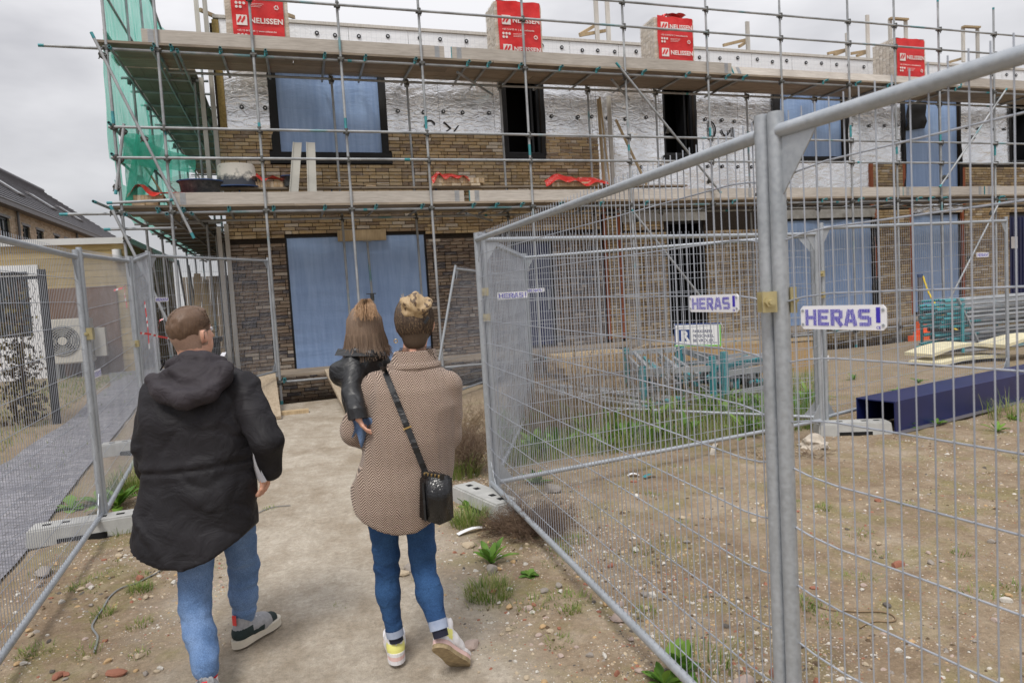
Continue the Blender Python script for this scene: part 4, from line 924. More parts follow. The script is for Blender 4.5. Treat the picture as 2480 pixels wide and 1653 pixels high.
# ---------------------------------------------------------------- neighbours on the left
sh=thing('timber_shed','yellowish timber clad shed with white roof edge behind the left fence','shed',(-6,18,.5)); YS=16.6; zb=.48
mb=MB(); mb.box(-12,-3.30,YS+.03,YS+6,zb,3.25); mb.build('shed_core',M['shade_black'],sh)
zz=zb
while zz<3.22:
    for a,b in ((-12,-7.2),(-7.19,-3.27)):
        if 2.85<zz<3.0: pass
        q=MB(); q.box(a,b,YS,YS+.03,zz,zz+.134); q.build('plank',M['clad'],sh)
    zz+=.14
zz=zb
while zz<3.22:
    q=MB(); q.box(-3.296,-3.266,YS+.032,YS+6,zz,zz+.134); q.build('plank',M['clad'],sh); zz+=.14
mb=MB(); mb.box(-12.1,-3.2,YS-.1,YS+6.1,3.27,3.40); mb.build('roof_edge',M['white'],sh)
mb=MB(); mb.box(-4.85,-3.54,YS-.03,YS-.002,zb,2.37); mb.build('brown_door',M['doorbrown'],sh)
mb=MB(); mb.tube((-3.45,YS-.1,2.88),(-3.45,YS-.1,3.14),.09,n=12); mb.build('wall_lamp',M['plasticwhite'],sh)
q=MB(); q.box(-7.4,-7.25,YS-.06,YS-.004,zb,2.88); q.box(-5.14,-4.95,YS-.06,YS-.004,zb,2.88); q.box(-7.25,-5.14,YS-.06,YS-.004,2.62,2.88); q.box(-7.25,-5.14,YS-.06,YS-.004,zb,1.40); wf=q.build('white_window_frame',M['plasticwhite'],sh)
q=MB(); q.box(-7.25,-5.14,YS-.03,YS-.006,1.40,2.62); q.build('pane',M['glass'],wf)
q=MB(); q.box(-7.25,-5.14,YS-.075,YS-.061,2.68,2.74); q.build('dark_band',M['frame'],wf)
# heat pump
ac=thing('heat_pump','cream heat pump unit with round fan grille in front of the brown door','heat pump',(-4.3,16.1,.5))
x0,x1,z0,z1,y0,y1=-4.78,-3.98,.80,1.72,15.95,16.35
q=bmesh.new(); bmesh.ops.create_cube(q,size=1); bmesh.ops.scale(q,vec=(x1-x0,y1-y0,z1-z0),verts=q.verts); bmesh.ops.translate(q,vec=((x0+x1)/2,(y0+y1)/2,(z0+z1)/2),verts=q.verts); bmesh.ops.bevel(q,geom=q.edges[:],offset=.025,segments=2,affect='EDGES')
me=bpy.data.meshes.new('casing'); q.to_mesh(me); q.free(); me.materials.append(M['acbeige']); place(me,'casing',Matrix.Identity(4),ac)
fc=Vector((-4.46,y0-.004,1.27))
q=MB(); q.tube(fc,fc+Vector((0,-.012,0)),.31,n=28,smooth=False); q.build('fan_opening',M['acgrey'],ac)
for k in range(6):
    q=MB(); q.path([fc+Vector(((.08+.042*k)*math.cos(a),-.02,(.08+.042*k)*math.sin(a))) for a in np.linspace(0,2*math.pi,25)],.005,4); q.build('grille_ring',M['acbeige'],ac)
for k in range(4):
    a=R(45+90*k); q=MB(); q.obox(fc+Vector((math.cos(a)*.18,-.014,math.sin(a)*.18)),Vector((math.cos(a),0,math.sin(a)))*.12,Vector((-math.sin(a),0,math.cos(a)))*.05,(0,.002,0)); q.build('fan_blade',M['frame'],ac)
q=MB(); q.tube(fc+Vector((0,-.015,0)),fc+Vector((0,-.03,0)),.085,n=16,smooth=False); q.build('hub',M['acbeige'],ac)
q=MB(); q.box(x0+.05,x0+.2,y0,y1,zb,z0); q.box(x1-.2,x1-.05,y0,y1,zb,z0); q.build('stand',M['acgrey'],ac)
q=MB(); q.box(-3.97,-3.75,16.2,16.35,.9,1.5); q.build('pipe_box',M['acbeige'],ac)
# distant terrace with tiled roof: facade at X=-8.8 running away
FXH=-8.8
fh=thing('tiled_row_house','distant sand brick terrace with grey tiled roof and skylights at the far left','house',(-12,34,.5))
def fwall(): 
    ops=[(26.3,27.2,3.6,5.28),(28.3,29.05,3.6,5.2),(29.7,30.5,3.6,5.2),(31.65,32.4,3.6,5.2),(33.0,33.75,3.6,5.2),(35.2,36.0,3.6,5.2),(37.5,38.2,3.6,5.2)]
    q=MB()
    for y0,y1,z0,z1 in solid_rects(14,47,.3,5.62,ops): q.box(FXH-.3,FXH,y0,y1,z0,z1)
    q.build('wall',M['brick_far'],fh)
    # courses of bricks as geometry too small to tell apart: one part
    q=MB(); rr=random.Random(3); z=3.3
    while z<5.6:
        y=24+rr.random()*.2
        while y<40:
            L=.21
            if not any(o[0]-.02<y+.1<o[1]+.02 and o[2]<z+.03<o[3] for o in ops): q.box(FXH+.001,FXH+.01,y,y+L-.012,z,z+.05)
            y+=L
        z+=.062
    tag(q.build('brickwork',M['brick_far'],fh),kind='stuff')
    for y0,y1,z0,z1 in ops:
        q=MB(); q.box(FXH-.12,FXH-.06,y0,y0+.07,z0,z1); q.box(FXH-.12,FXH-.06,y1-.07,y1,z0,z1); q.box(FXH-.12,FXH-.06,y0+.07,y1-.07,z1-.07,z1); q.box(FXH-.12,FXH-.06,(y0+y1)/2-.03,(y0+y1)/2+.03,z0,z1-.07); w=q.build('window',M['frame'],fh)
        q=MB(); q.box(FXH-.11,FXH-.09,y0+.07,y1-.07,z0,z1-.07); q.build('pane',M['glass'],w)
        q=MB(); q.box(FXH-.06,FXH+.02,y0-.05,y1+.05,z1,z1+.09); q.build('lintel',M['zincpipe'],w)
    for y in (27.75,34.6):
        q=MB(); q.tube((FXH+.08,y,.4),(FXH+.08,y,5.6),.045,n=8); q.build('drain_pipe',M['zincpipe'],fh)
    q=MB(); q.box(FXH-.1,FXH+.32,14,47,5.60,5.74); q.build('gutter',M['zincpipe'],fh)
    rx,rz=FXH-4.6,9.5; ex,ez=FXH+.3,5.74
    q=MB(); q.add([(ex,14,ez),(ex,47,ez),(rx,47,rz),(rx,14,rz),(2*rx-ex,14,ez),(2*rx-ex,47,ez)],[(0,1,2,3),(3,2,5,4)]); rf=q.build('roof',M['tile'],fh)
    d=Vector((rx-ex,0,rz-ez)); L=d.length; d/=L; nn=Vector((d.z,0,-d.x)); nn=nn if nn.z>0 else -nn
    k=0
    while k*.33<L-.1:
        a=Vector((ex,0,ez))+d*(k*.33); q=MB(); q.add([a+nn*.055+Vector((0,14,0)),a+nn*.055+Vector((0,47,0)),a+d*.35+nn*.012+Vector((0,47,0)),a+d*.35+nn*.012+Vector((0,14,0)),a+Vector((0,14,0))-nn*.0,a+Vector((0,47,0))],[(0,1,2,3),(0,4,5,1)]); q.build('tile_course',M['tile'],rf); k+=1
    q=MB(); q.tube((rx,14,rz+.06),(rx,47,rz+.06),.12,n=8); q.build('ridge',M['tile'],rf)
    for y0,s0 in ((27.6,2.3),(31.6,2.2),(35.5,2.2),(24.0,2.3),(39.5,2.2)):
        c=Vector((ex,y0,ez))+d*s0; q=MB(); q.obox(c+nn*.09,d*.6,Vector((0,.4,0)),nn*.03); w=q.build('skylight',M['zincpipe'],rf); q=MB(); q.obox(c+nn*.125,d*.52,Vector((0,.33,0)),nn*.004); q.build('pane',M['glass'],w)
fwall()
# dark mesh garden fence with a climber, left of the path
gf=thing('mesh_garden_fence','black wire garden fence with dark post, carrying a climber','fence',(-3.2,10,.3))
gx,gyy=-2.98,10.1; g0=gh(gx,gyy)
q=MB(); q.box(gx-.04,gx+.04,gyy-.03,gyy+.03,g0-.05,2.32); q.build('post',M['frame'],gf)
q=MB(); q.box(-5.5,gx,gyy-.015,gyy+.015,2.2,2.24); q.build('rail',M['frame'],gf)
mm=MB(); 
for k in range(40): x=-5.4+k*.0625; mm.path([(x+(.022 if j%2 else -.022),gyy,g0+.05+j*.1) for j in range(20)],.003,4)
tag(mm.build('wire_mesh',M['frame'],gf),kind='stuff')
def leafcloud(n,fn,size,rr,q,flat=.5):
    for _ in range(n):
        c=Vector(fn(rr)); s=size*rr.uniform(.6,1.25); a=Vector((rr.gauss(0,1),rr.gauss(0,1),rr.gauss(0,1)*flat)).normalized(); b=a.orthogonal().normalized(); b=(Matrix.Rotation(rr.uniform(0,6.28),3,a)@b); w=a.cross(b)
        q.add([c-b*s*.5,c+w*s*.32,c+b*s*.55,c-w*s*.32],[(0,1,2,3)])
cl=thing('climbing_plant','half-bare brown climber trained in bands on the garden fence','plant',(-3.6,10,.3))
rr=random.Random(5); q=MB()
for cx0,w in ((-3.95,.16),(-3.32,.14),(-4.6,.2)):
    leafcloud(650,lambda r:(cx0+w*r.gauss(0,.55)+.12*math.sin(r.random()*6),gyy+r.uniform(-.08,.06),g0+abs(r.gauss(0,.75))*1.0+.05),.07,rr,q)
leafcloud(380,lambda r:(r.uniform(-4.4,-3.15),gyy+r.uniform(-.06,.05),g0+1.25+.35*math.sin(r.random()*5)+r.gauss(0,.08)),.06,rr,q)
q.build('leaves',M['ivy'],cl)
q=MB()
for cx0 in (-3.95,-3.32,-4.6):
    for j in range(5): q.path([(cx0+rr.uniform(-.1,.1)*t,gyy+.02,g0+t*1.9+(-.05 if t==0 else 0)) for t in (0,.3,.6,1)],.008,5)
q.path([(-4.5,gyy+.01,g0+1.2),(-3.9,gyy+.01,g0+1.4),(-3.2,gyy+.01,g0+1.3)],.007,5); q.build('stems',M['dryred'],cl)
# blurred things in the passage between shed and house
q=MB(); q.box(-1.9,-1.32,13.2,13.9,.48,1.12); q.box(-1.95,-1.27,13.15,13.95,1.12,1.2); tag(q.build('waste_bin',M['frame']),'dark bin in the gap behind the man, right of his head','bin')
for k,(x,y) in enumerate(((-2.1,17),(-1.9,18.5),(-2.25,20))): 
    q=MB(); q.bar((x,y,.45),(x+.1,y+.3,2.6),.14,.04,(0,1,0)); tag(q.build('leaning_board',M['timber']),('pale board leaning in the passage, nearest one','pale board leaning in the passage, middle one','pale board leaning in the passage, farthest one')[k],'board')
q=MB(); 
for k in range(24): q.box(-3.25+k*.1,-3.17+k*.1,24.2,24.24,.4,2.9)
tag(q.build('board_fence',M['deck']),'dark board fence closing the passage far behind','fence')
# ---------------------------------------------------------------- yard on the right
# navy steel box section
bx=thing('steel_box_beam','long navy blue hollow steel box lying on the ground at the right','steel beam',(6.5,5.6,0))
u=Vector((.98,.2,0)).normalized(); n_=Vector((-u.y,u.x,0)); P=Vector((5.72,5.26,.012)); L=5.2; w,hh,t=.42,.315,.012
q=MB(); c=lambda a,b,z:P+u*a+n_*b+Vector((0,0,z))
q.obox(c(L/2,w/2,hh-t/2),u*L/2,n_*w/2,(0,0,t/2)); q.build('top_plate',M['navy'],bx)
q=MB(); q.obox(c(L/2,t/2,(hh-t)/2),u*L/2,n_*t/2,(0,0,(hh-t)/2)); q.build('side_plate',M['navy'],bx)
q=MB(); q.obox(c(L/2,w-t/2,(hh-t)/2),u*L/2,n_*t/2,(0,0,(hh-t)/2)); q.build('side_plate',M['navy'],bx)
q=MB(); q.obox(c(L/2,-.03,.004),u*L/2,n_*.05,(0,0,.004)); q.build('foot_flange',M['zincpipe'],bx)
# yellow insulation sheets
for k,(x0,y0,rz,z0,lab) in enumerate(((10.3,8.55,.05,.03,'lower pale yellow insulation sheet lying flat behind the blue beam'),(10.35,8.75,-.1,.16,'upper pale yellow insulation sheet sagging over another one'),(11.6,8.4,-.2,.24,'pale yellow insulation sheet farther right, resting on the sagging ones'))):
    q=MB(); f=lambda u_,v_,dz:(x0+1.75*u_*math.cos(rz)-.6*v_*math.sin(rz),y0+1.75*u_*math.sin(rz)+.6*v_*math.cos(rz),z0+dz+.13*math.sin(math.pi*min(1,u_*1.1))*(1 if k else .3))
    q.grid(lambda a,b:f(a,b,.055),14,4); q.grid(lambda a,b:f(a,1-b,0),14,4); q.grid(lambda a,b:f(a,0,.055*b),14,1); q.grid(lambda a,b:f(0,1-a,.055*b),4,1); q.grid(lambda a,b:f(1,a,.055*b),4,1); q.grid(lambda a,b:f(1-a,1,.055*b),14,1)
    tag(q.build('insulation_sheet',M['yellow_wool']),lab,'insulation')
# bundle of scaffold tubes in a stillage
st=thing('tube_bundle','tall stack of galvanised scaffold tubes with teal ends beyond the blue beam','tubes',(13.6,10.4,0)); rr=random.Random(8)
pm=MB(); pm.pipe((0,0,0),(3.0,0,0),.026,n=8); PM=pm.mesh('tube',M['scaf']); em=MB(); em.pipe((-.004,0,0),(.5,0,0),.0275,n=8); EM=em.mesh('painted_end',M['teal'])
for lay in range(11):
    for k in range(5):
        x=12.25+rr.uniform(-.25,.3); y=9.95+k*.16+rr.uniform(-.03,.03); z=.10+lay*.085+(.08 if lay>3 else 0); Mx=Matrix.Translation((x,y,z))@Matrix.Rotation(rr.uniform(-.03,.03),4,'Z')
        o=place(PM,'tube',Mx,st); 
        e=bpy.data.objects.new('painted_end',EM); col.objects.link(e); e.parent=o
for x in (12.45,14.6):
    for y in (9.84,10.75): q=MB(); q.tube((x,y,-.02),(x,y,.95),.03,n=8); q.build('stillage_post',M['teal'],st)
q=MB(); q.bar((12.4,9.9,1.08),(12.9,9.86,.15),.05,.03); q.bar((12.45,9.84,.05),(14.6,9.84,.05),.05,.05); q.bar((12.45,9.84,.45),(14.6,9.84,.45),.04,.04); q.build('stillage_rail',M['scaf'],st)
# standpipe with hose
sp=thing('standpipe','grey standpipe with blue cap in an orange foot, yellow hose attached','standpipe',(14.55,12.5,0)); a=gy(2228,661,12.5); 
q=MB(); q.tube((a[0],12.5,.1),(a[0],12.5,a[2]-.1),.055,n=12); q.build('pipe',M['zincpipe'],sp)
q=MB(); q.tube((a[0],12.5,a[2]-.1),(a[0],12.5,a[2]-.03),.065,n=12); q.build('cap',M['blue_rim'],sp)
q=MB(); q.box(a[0]-.14,a[0]+.12,12.36,12.6,-.25,.2); q.box(a[0]-.36,a[0]-.14,12.38,12.56,-.25,.12); q.box(a[0]-.1,a[0]+.1,12.42,12.56,.2,.45); q.build('foot',M['orangeplastic'],sp)
q=MB(); pts=[Vector(gy(x,y,Y)) for x,y,Y in ((2235,668,12.45),(2250,710,12.3),(2275,750,12.0),(2300,783,11.7),(2320,800,11.4))]; 
def smooth_pts(P,n=5):
    out=[]; P=[Vector(p) for p in P]
    for i in range(len(P)-1):
        p0,p1,p2,p3=P[max(i-1,0)],P[i],P[i+1],P[min(i+2,len(P)-1)]
        for k in range(n):
            t=k/n; out.append(.5*((2*p1)+(p2-p0)*t+(2*p0-5*p1+4*p2-p3)*t*t+(3*p1-p0-3*p2+p3)*t**3))
    return out+[P[-1]]
q.path(smooth_pts(pts+[Vector((15.0,11.3,.02))]),.022,8); q.build('hose',M['yellow'],sp)
# pallet pile
pp=thing('pallet_pile','pile of raw timber on a pallet in front of the low deck','pallet',(5.2,11.6,0)); a=gz(1360,915,0); x0,y0=4.75,11.45; z=.0
for k,yy in enumerate((0,.45,.9)): q=MB(); q.box(x0,x0+1.2,y0+yy-.05,y0+yy+.05,gh(x0,y0)-.01,.1); q.build('bearer',M['deck'],pp)
for k in range(6): q=MB(); q.box(x0+.02+k*.2,x0+.15+k*.2,y0-.06,y0+.96,.1,.12); q.build('slat',M['deck'],pp)
for lay in range(5):
    for k in range(4):
        q=MB(); dx=rr.uniform(-.06,.06); q.box(x0-.1+dx,x0+1.35+dx,y0+.03+k*.22,y0+.22+k*.22,.122+lay*.07,.187+lay*.07); q.build('timber',M['timber'],pp)
# formwork box
fw=thing('formwork_box','open box of yellow formwork boards standing on the soil behind the parking sign','formwork',(7,10.2,0))
for a,b in (((5.45,10.35),(7.0,10.25)),((7.0,10.25),(8.7,9.7)),((6.4,11.3),(8.9,10.6)),((5.45,10.35),(6.4,11.3))):
    q=MB(); z=.26; q.bar((*a,z-.02),(*b,z-.02),.028,.56); q.build('board',M['ply'],fw); q=MB(); q.bar((*a,.57),(*b,.57),.06,.05); q.build('top_batten',M['timber'],fw)
for k,(x,y,rz,z,lab) in enumerate(((9.2,10.75,.3,.02,'lower white foam board lying beside the formwork box'),(9.0,10.9,.15,.14,'upper white foam board lying beside the formwork box'))):
    q=MB(); d=Vector((math.cos(rz),math.sin(rz),0)); e=Vector((-d.y,d.x,0)); q.obox((x,y,z+.05),d*.62,e*.35,(0,0,.05)); tag(q.build('foam_board',M['plasticwhite']),lab,'foam board',None)
# steel racks with channels and couplers
def rack(label,cs,hts,extra):
    root=thing('steel_rack',label,'rack',(sum(c[0] for c in cs)/4,sum(c[1] for c in cs)/4,0))
    for (x,y),z in zip(cs,hts): q=MB(); q.box(x-.035,x+.035,y-.035,y+.035,gh(x,y)-.02,z); q.build('post',M['teal'],root)
    for i in range(4):
        a,b=cs[i],cs[(i+1)%4]
        for z in (.14,min(hts[i],hts[(i+1)%4])-.08): q=MB(); q.bar((*a,z),(*b,z),.035,.075); q.build('rail',M['scaf'],root)
    for k in range(extra):
        t=rr.random(); s_=rr.uniform(.1,.9); a=Vector((*cs[0],0)).lerp(Vector((*cs[1],0)),s_); b=Vector((*cs[3],0)).lerp(Vector((*cs[2],0)),s_+rr.uniform(-.08,.08)); z=.18+k*.33/extra; a.z=z; b.z=z+rr.uniform(-.03,.1)
        q=MB(); q.bar(a.lerp(b,.05),a.lerp(b,.95),.05,.045); q.build('channel',M['scaf'] if k%3 else M['teal'],root)
    return root
rack('teal steel rack full of galvanised channels, left of the near post behind the weeds',[(5.23,7.65),(4.35,7.95),(5.3,10.2),(6.1,9.9)],(.68,.6,.65,.68),26)
rack('teal steel rack with loose dark couplers, directly behind the near fence post',[(5.45,7.70),(5.75,9.2),(6.75,9.0),(6.55,7.9)],(.72,.7,.5,.5),14)
for k in range(14):
    pass
cb=thing('coupler_heap','heap of teal scaffold couplers in the right hand rack','couplers',(6.1,8.2,.2))
for k in range(60):
    place(TCP if k%2 else CPL,'coupler',Matrix.Translation((rr.uniform(5.6,6.45),rr.uniform(7.95,8.7),.16+.14*rr.random()))@Matrix.Rotation(rr.uniform(0,6),4,'Z')@Matrix.Rotation(rr.uniform(0,6),4,'X')@Matrix.Scale(1.5,4),cb)
tb=thing('tube_heap','row of loose tubes with teal ends lying in front of the teal rack','tubes',(4.4,8.3,0))
for k in range(12):
    a=Vector((4.95-.075*k,7.75-.03*k,.05+.05*(k%3))); b=a+Vector((-.5,2.2,.12)).lerp(Vector((-1.2,1.9,.1)),rr.random()); o=pole(a,b,'tube',1,.026,tb)
# crumpled rag
q=MB(); 
def rag(u_,v_):
    a=2*math.pi*u_; r_=.125*(1-v_**2)**.5 if v_<1 else 0; k=1+(1-v_)*(.5*float(vnoise(math.cos(a)*3+3,math.sin(a)*3,v_*5))+.35*abs(float(vnoise(math.cos(a)*7,math.sin(a)*7,v_*9)))); return (4.72+r_*k*math.cos(a),5.28+r_*k*math.sin(a)*.8,gh(4.72,5.28)-.01+.15*v_*(1+.3*float(vnoise(math.cos(a)*2*(1-v_),math.sin(a)*2*(1-v_),v_*3))))
q.grid(rag,48,20); tag(q.build('cement_rag',M['pinkplastic']),'crumpled whitish rag on the soil right of the near post','rag')
# strap on the ground, rope
def ribbon(pts,w,mat,name,label,cat):
    P=smooth_pts([(p[0],p[1],gh(p[0],p[1])+.012) for p in pts],6); q=MB()
    for a,b in zip(P,P[1:]):
        a.z=gh(a.x,a.y)+.010; b.z=gh(b.x,b.y)+.010; d=(b-a).normalized(); s=Vector((-d.y,d.x,0))*w/2; q.add([a-s,b-s,b+s,a+s,a-s-Vector((0,0,.004)),b-s-Vector((0,0,.004)),b+s-Vector((0,0,.004)),a+s-Vector((0,0,.004))],[(0,1,2,3),(0,4,5,1),(2,6,7,3)])
    tag(q.build(name,mat),label,cat)
S9=lambda x,y:gz(x*.3846,1050+y*.3846,0)
ribbon([S9(*p) for p in ((595,1390),(615,1280),(580,1215),(640,1110),(730,1005),(880,935),(1060,835),(1300,690),(1660,492),(1830,462))],.009,M['acgrey'],'strap','grey packing strap lying across the path under the man','strap')
q=MB(); S10=lambda x,y:gz(1800+x*680/1517,950+y*680/1517,0); P=smooth_pts([S10(*p) for p in ((355,1155),(430,1178),(560,1185),(690,1192),(790,1205),(825,1235),(780,1245),(700,1240),(630,1272))],5); q.path([(p.x,p.y,gh(p.x,p.y)+.006) for p in P],.004,5); tag(q.build('rope',M['dry']),'thin beige string curled on the ground at the lower right','string')
# ---------------------------------------------------------------- plants and stones
def blade(q,b,d,h_,w,bend,mi=0,seg=3):
    d=Vector((d[0],d[1],0)); d=d.normalized() if d.length>1e-6 else Vector((1,0,0)); s=Vector((-d.y,d.x,0)); v=[]
    for k in range(seg+1):
        t=k/seg; c=Vector(b)+Vector((0,0,h_*t*(1-.35*bend*t)))+d*(bend*h_*t*t); ww=w*(1-t)**.7 if k<seg else 0
        v+= [c-s*ww/2,c+s*ww/2]
    q.add(v,[(2*k,2*k+1,2*k+3,2*k+2) for k in range(seg)],mi)
def tuft(x,y,n,h_,spread,label,mat='grass',w=.005,group=None,seed=None):
    r_=random.Random(seed or int(x*1000+y*77)); q=MB(); 
    for _ in range(n):
        a=r_.uniform(0,6.28); rad=spread*math.sqrt(r_.random()); px,py=x+rad*math.cos(a),y+rad*math.sin(a); aa=a+r_.gauss(0,.7)
        blade(q,(px,py,gh(px,py)-.01),(math.cos(aa),math.sin(aa)),h_*r_.uniform(.4,1.15),w*r_.uniform(.7,1.4),r_.uniform(.15,1.0))
    return tag(q.build('grass_tuft',M[mat]),label,'grass tuft',group)
def leafy(x,y,n,L,label,w=.035,up=.8,group=None,seed=None,name='leafy_weed'):
    r_=random.Random(seed or int(x*911+y*37)); q=MB(); z0=gh(x,y)-.005
    for k in range(n):
        a=6.28*k/n+r_.gauss(0,.35); el=min(1.4,max(.15,up+r_.gauss(0,.3))); ll=L*r_.uniform(.55,1.15); d=Vector((math.cos(a),math.sin(a),0)); s=Vector((-d.y,d.x,0)); v=[]; seg=6
        for i in range(seg+1):
            t=i/seg; e=el-1.1*t*t*r_.uniform(.5,.8); c=Vector((x,y,z0))+d*(ll*t*math.cos(el*.9))+Vector((0,0,ll*(t*math.sin(el)-.35*t*t))); ww=w*math.sin(math.pi*min(1,t*.95+.04))**.8*r_.uniform(.85,1.1)*(.35+t if t<.5 else 1)
            v+=[c-s*ww+Vector((0,0,.006)),c,c+s*ww+Vector((0,0,.006))]
        q.add(v,[(3*i+j,3*i+j+1,3*i+3+j+1,3*i+3+j) for i in range(seg) for j in (0,1)],0,True)
    return tag(q.build(name,M['weed']),label,'weed',group)
def drybush(x,y,n,h_,rad,label,mat='dryred',twig=.0022,lv=3,seed=1,name='dry_bush',flat=1.0):
    r_=random.Random(seed); q=MB(); z0=gh(x,y)
    def grow(p,d,L,k,rr_):
        e=p+d*L*.5+Vector((r_.gauss(0,.1),r_.gauss(0,.1),r_.gauss(0,.05)))*L; f=p+d*L+Vector((r_.gauss(0,.15),r_.gauss(0,.15),r_.gauss(0,.1)))*L
        f.z=max(f.z,z0+.004); e.z=max(e.z,z0+.004); q.path([p,e,f],rr_,3,rs=[rr_,rr_*.85,rr_*.55])
        if k:
            for _ in range(3 if k>1 else 4):
                dd=(d+Vector((r_.gauss(0,.7),r_.gauss(0,.7),r_.gauss(0,.5)))).normalized(); grow(e.lerp(f,r_.random()),dd,L*r_.uniform(.45,.7),k-1,rr_*.7)
    for _ in range(n):
        a=r_.uniform(0,6.28); d=Vector((math.cos(a)*rad,math.sin(a)*rad,h_*r_.uniform(.3,1.0)*flat)).normalized(); grow(Vector((x+r_.gauss(0,rad*.12),y+r_.gauss(0,rad*.12),z0-.01)),d,math.hypot(rad,h_)*.55*r_.uniform(.6,1),lv-1,twig)
    return tag(q.build(name,M[mat]),label,'dry plant')
DP=lambda x,y:gz(x*K,y*K,0)
def at(fn,x,y,*a,**k): p=DP(x,y); return fn(p[0],p[1],*a,**k)
at(tuft,1050,1090,500,.3,.22,'long pale grass among the dry bush right of the woman'); at(tuft,1078,1205,420,.17,.13,'bright grass tuft between the woman and the corner foot')
at(leafy,1128,1296,16,.22,'broad-leaved weed on a stone right of the woman',.022,1.0)
at(tuft,1122,1362,420,.10,.13,'grass tuft right of the woman, level with her knee')
at(leafy,1215,1322,26,.07,'low dark green clover patch near the bottom tube',.02,.5)
at(leafy,1075,1175,9,.18,'leafy weed growing by the bag',.025,.9)
at(leafy,1560,1545,24,.2,'tall green weed at the bottom tube near the lower edge',.03,1.1); at(leafy,1525,1568,22,.12,'low fern-like weed at the lower edge beside the bottom tube',.02,.6)
at(tuft,1600,1520,90,.14,.15,'thin grass next to the tall green weed at the lower edge')
at(leafy,270,1170,22,.26,'broad green weed behind the left concrete foot',.04,.9); at(leafy,225,1165,16,.2,'rounded green weed left of the left post',.045,.5); at(leafy,165,1180,14,.16,'rounded green weed at the outer end of the left concrete foot',.05,.4)
at(tuft,300,1140,420,.28,.2,'long green grass between the left post and the man'); at(tuft,285,1225,60,.1,.1,'small grass tuft in front of the left concrete foot')
at(leafy,1235,1110,16,.2,'fresh weed inside the corner behind the bottom tube',.03,1.0)
for k,(x,y,n,h_,s_) in enumerate(((788,1390,20,.03,.05),(320,1505,40,.04,.05),(505,1300,30,.03,.05),(620,1170,45,.04,.06),(640,1040,20,.03,.06),(1575,1210,40,.06,.06),(1545,1250,40,.05,.09),(1490,1137,60,.05,.08),(1975,1225,60,.05,.08),(2025,1265,45,.04,.06),(2205,1272,40,.05,.05),(2330,1345,40,.06,.07),(2080,1158,45,.04,.06),(960,1330,20,.03,.04),(1280,1470,60,.05,.07),(230,1420,40,.04,.05),(60,1500,40,.04,.06),(210,1360,30,.03,.05),(150,1290,30,.04,.05))):
    at(tuft,x,y,n,h_,s_,'tiny tuft of grass growing in the sandy ground',group='tiny grass tufts in the ground')
r8=random.Random(77)
for k in range(34):
    if k%3==0: x,y=r8.uniform(1090,1330),r8.uniform(1230,1420)
    elif k%3==1: x,y=r8.uniform(1400,2330),r8.uniform(1070,1500)
    else: x,y=r8.uniform(60,330),r8.uniform(1290,1540)
    at(tuft,x,y,r8.randint(40,110),r8.uniform(.03,.07),r8.uniform(.05,.11),'tiny tuft of grass growing in the sandy ground',group='tiny grass tufts in the ground',seed=900+k)
# dry bushes
at(drybush,1215,1225,150,.22,.33,'tangled brown dry bush lying under the bottom tube of the near panel','dryred',.0026,4,3)
at(drybush,1085,1085,95,.6,.26,'tall brown dry bush between the woman and the corner post','dryred',.002,4,5)
at(drybush,1065,1010,70,.55,.3,'loose grey-brown dry bush behind the woman at the corner','dry',.0018,4,8)
at(drybush,1260,1020,34,.42,.24,'dry bush inside the fence near the corner','dryred',.002,4,9)
at(drybush,1330,985,40,.5,.35,'brown dry bush in the middle of the weed belt','dryred',.0022,4,14); at(drybush,1215,960,34,.5,.3,'brown dry bush behind the corner panel','dry',.0022,4,15); at(drybush,1760,1050,16,.12,.35,'flat nest of dry twigs at the foot of the near post','dry',.0022,3,10); at(drybush,1860,1050,14,.10,.3,'flat dry twigs beside the whitish rag','dryred',.002,3,11)
# tall dead stalks standing inside the fence, each one plant
r9=random.Random(12)
for k in range(110):
    x=r9.uniform(1190,1590); y=r9.uniform(905,985); p=DP(x,y); h_=r9.uniform(.45,.95); q=MB(); z0=gh(p[0],p[1]); lean=Vector((r9.gauss(0,.12),r9.gauss(0,.12),1)).normalized(); a=Vector((p[0],p[1],z0-.01)); q.path([a,a+lean*h_*.5,a+lean*h_+Vector((r9.gauss(0,.04),0,0))],.004,4)
    for j in range(9):
        t=r9.uniform(.25,1); b=a+lean*h_*t; d=Vector((r9.gauss(0,1),r9.gauss(0,1),1.3)).normalized(); q.path([b,b+d*h_*r9.uniform(.08,.24)],.0022,3)
    tag(q.build('dead_stalk',M['dry']),'tall dead brown stalk standing among the weeds inside the fence','dead stalk','dead stalks inside the fence')
# green docks in a belt behind the corner run
for k in range(64):
    x=r9.uniform(1150,1880); y=1078-(x-1150)*.12+r9.uniform(-100,-8); p=DP(x,y); leafy(p[0],p[1],r9.randint(9,17),r9.uniform(.24,.45),'green dock plant in the weed belt behind the corner fence run',r9.uniform(.025,.045),1.0,'dock plants in the weed belt',seed=k+400)
q=MB()
for k in range(13000):
    x=r9.uniform(1140,1900); y=1075-(x-1150)*.12+r9.uniform(-130,0); p=DP(x,y); a=r9.uniform(0,6.28); blade(q,(p[0],p[1],gh(p[0],p[1])-.01),(math.cos(a),math.sin(a)),r9.uniform(.06,.32),.007,r9.uniform(.1,.8),0,2)
tag(q.build('weed_grass',M['grass']),'green grass filling the weed belt behind the corner fence run','grass',kind='stuff')
q=MB()
for k in range(3800):
    x=1165+abs(r9.gauss(0,1))*170; y=r9.uniform(900,1020); p=DP(x,y); a=r9.uniform(0,6.28); blade(q,(p[0],p[1],gh(p[0],p[1])-.01),(math.cos(a),math.sin(a)),r9.uniform(.2,.62),.0045,r9.uniform(.0,.45),0,3)
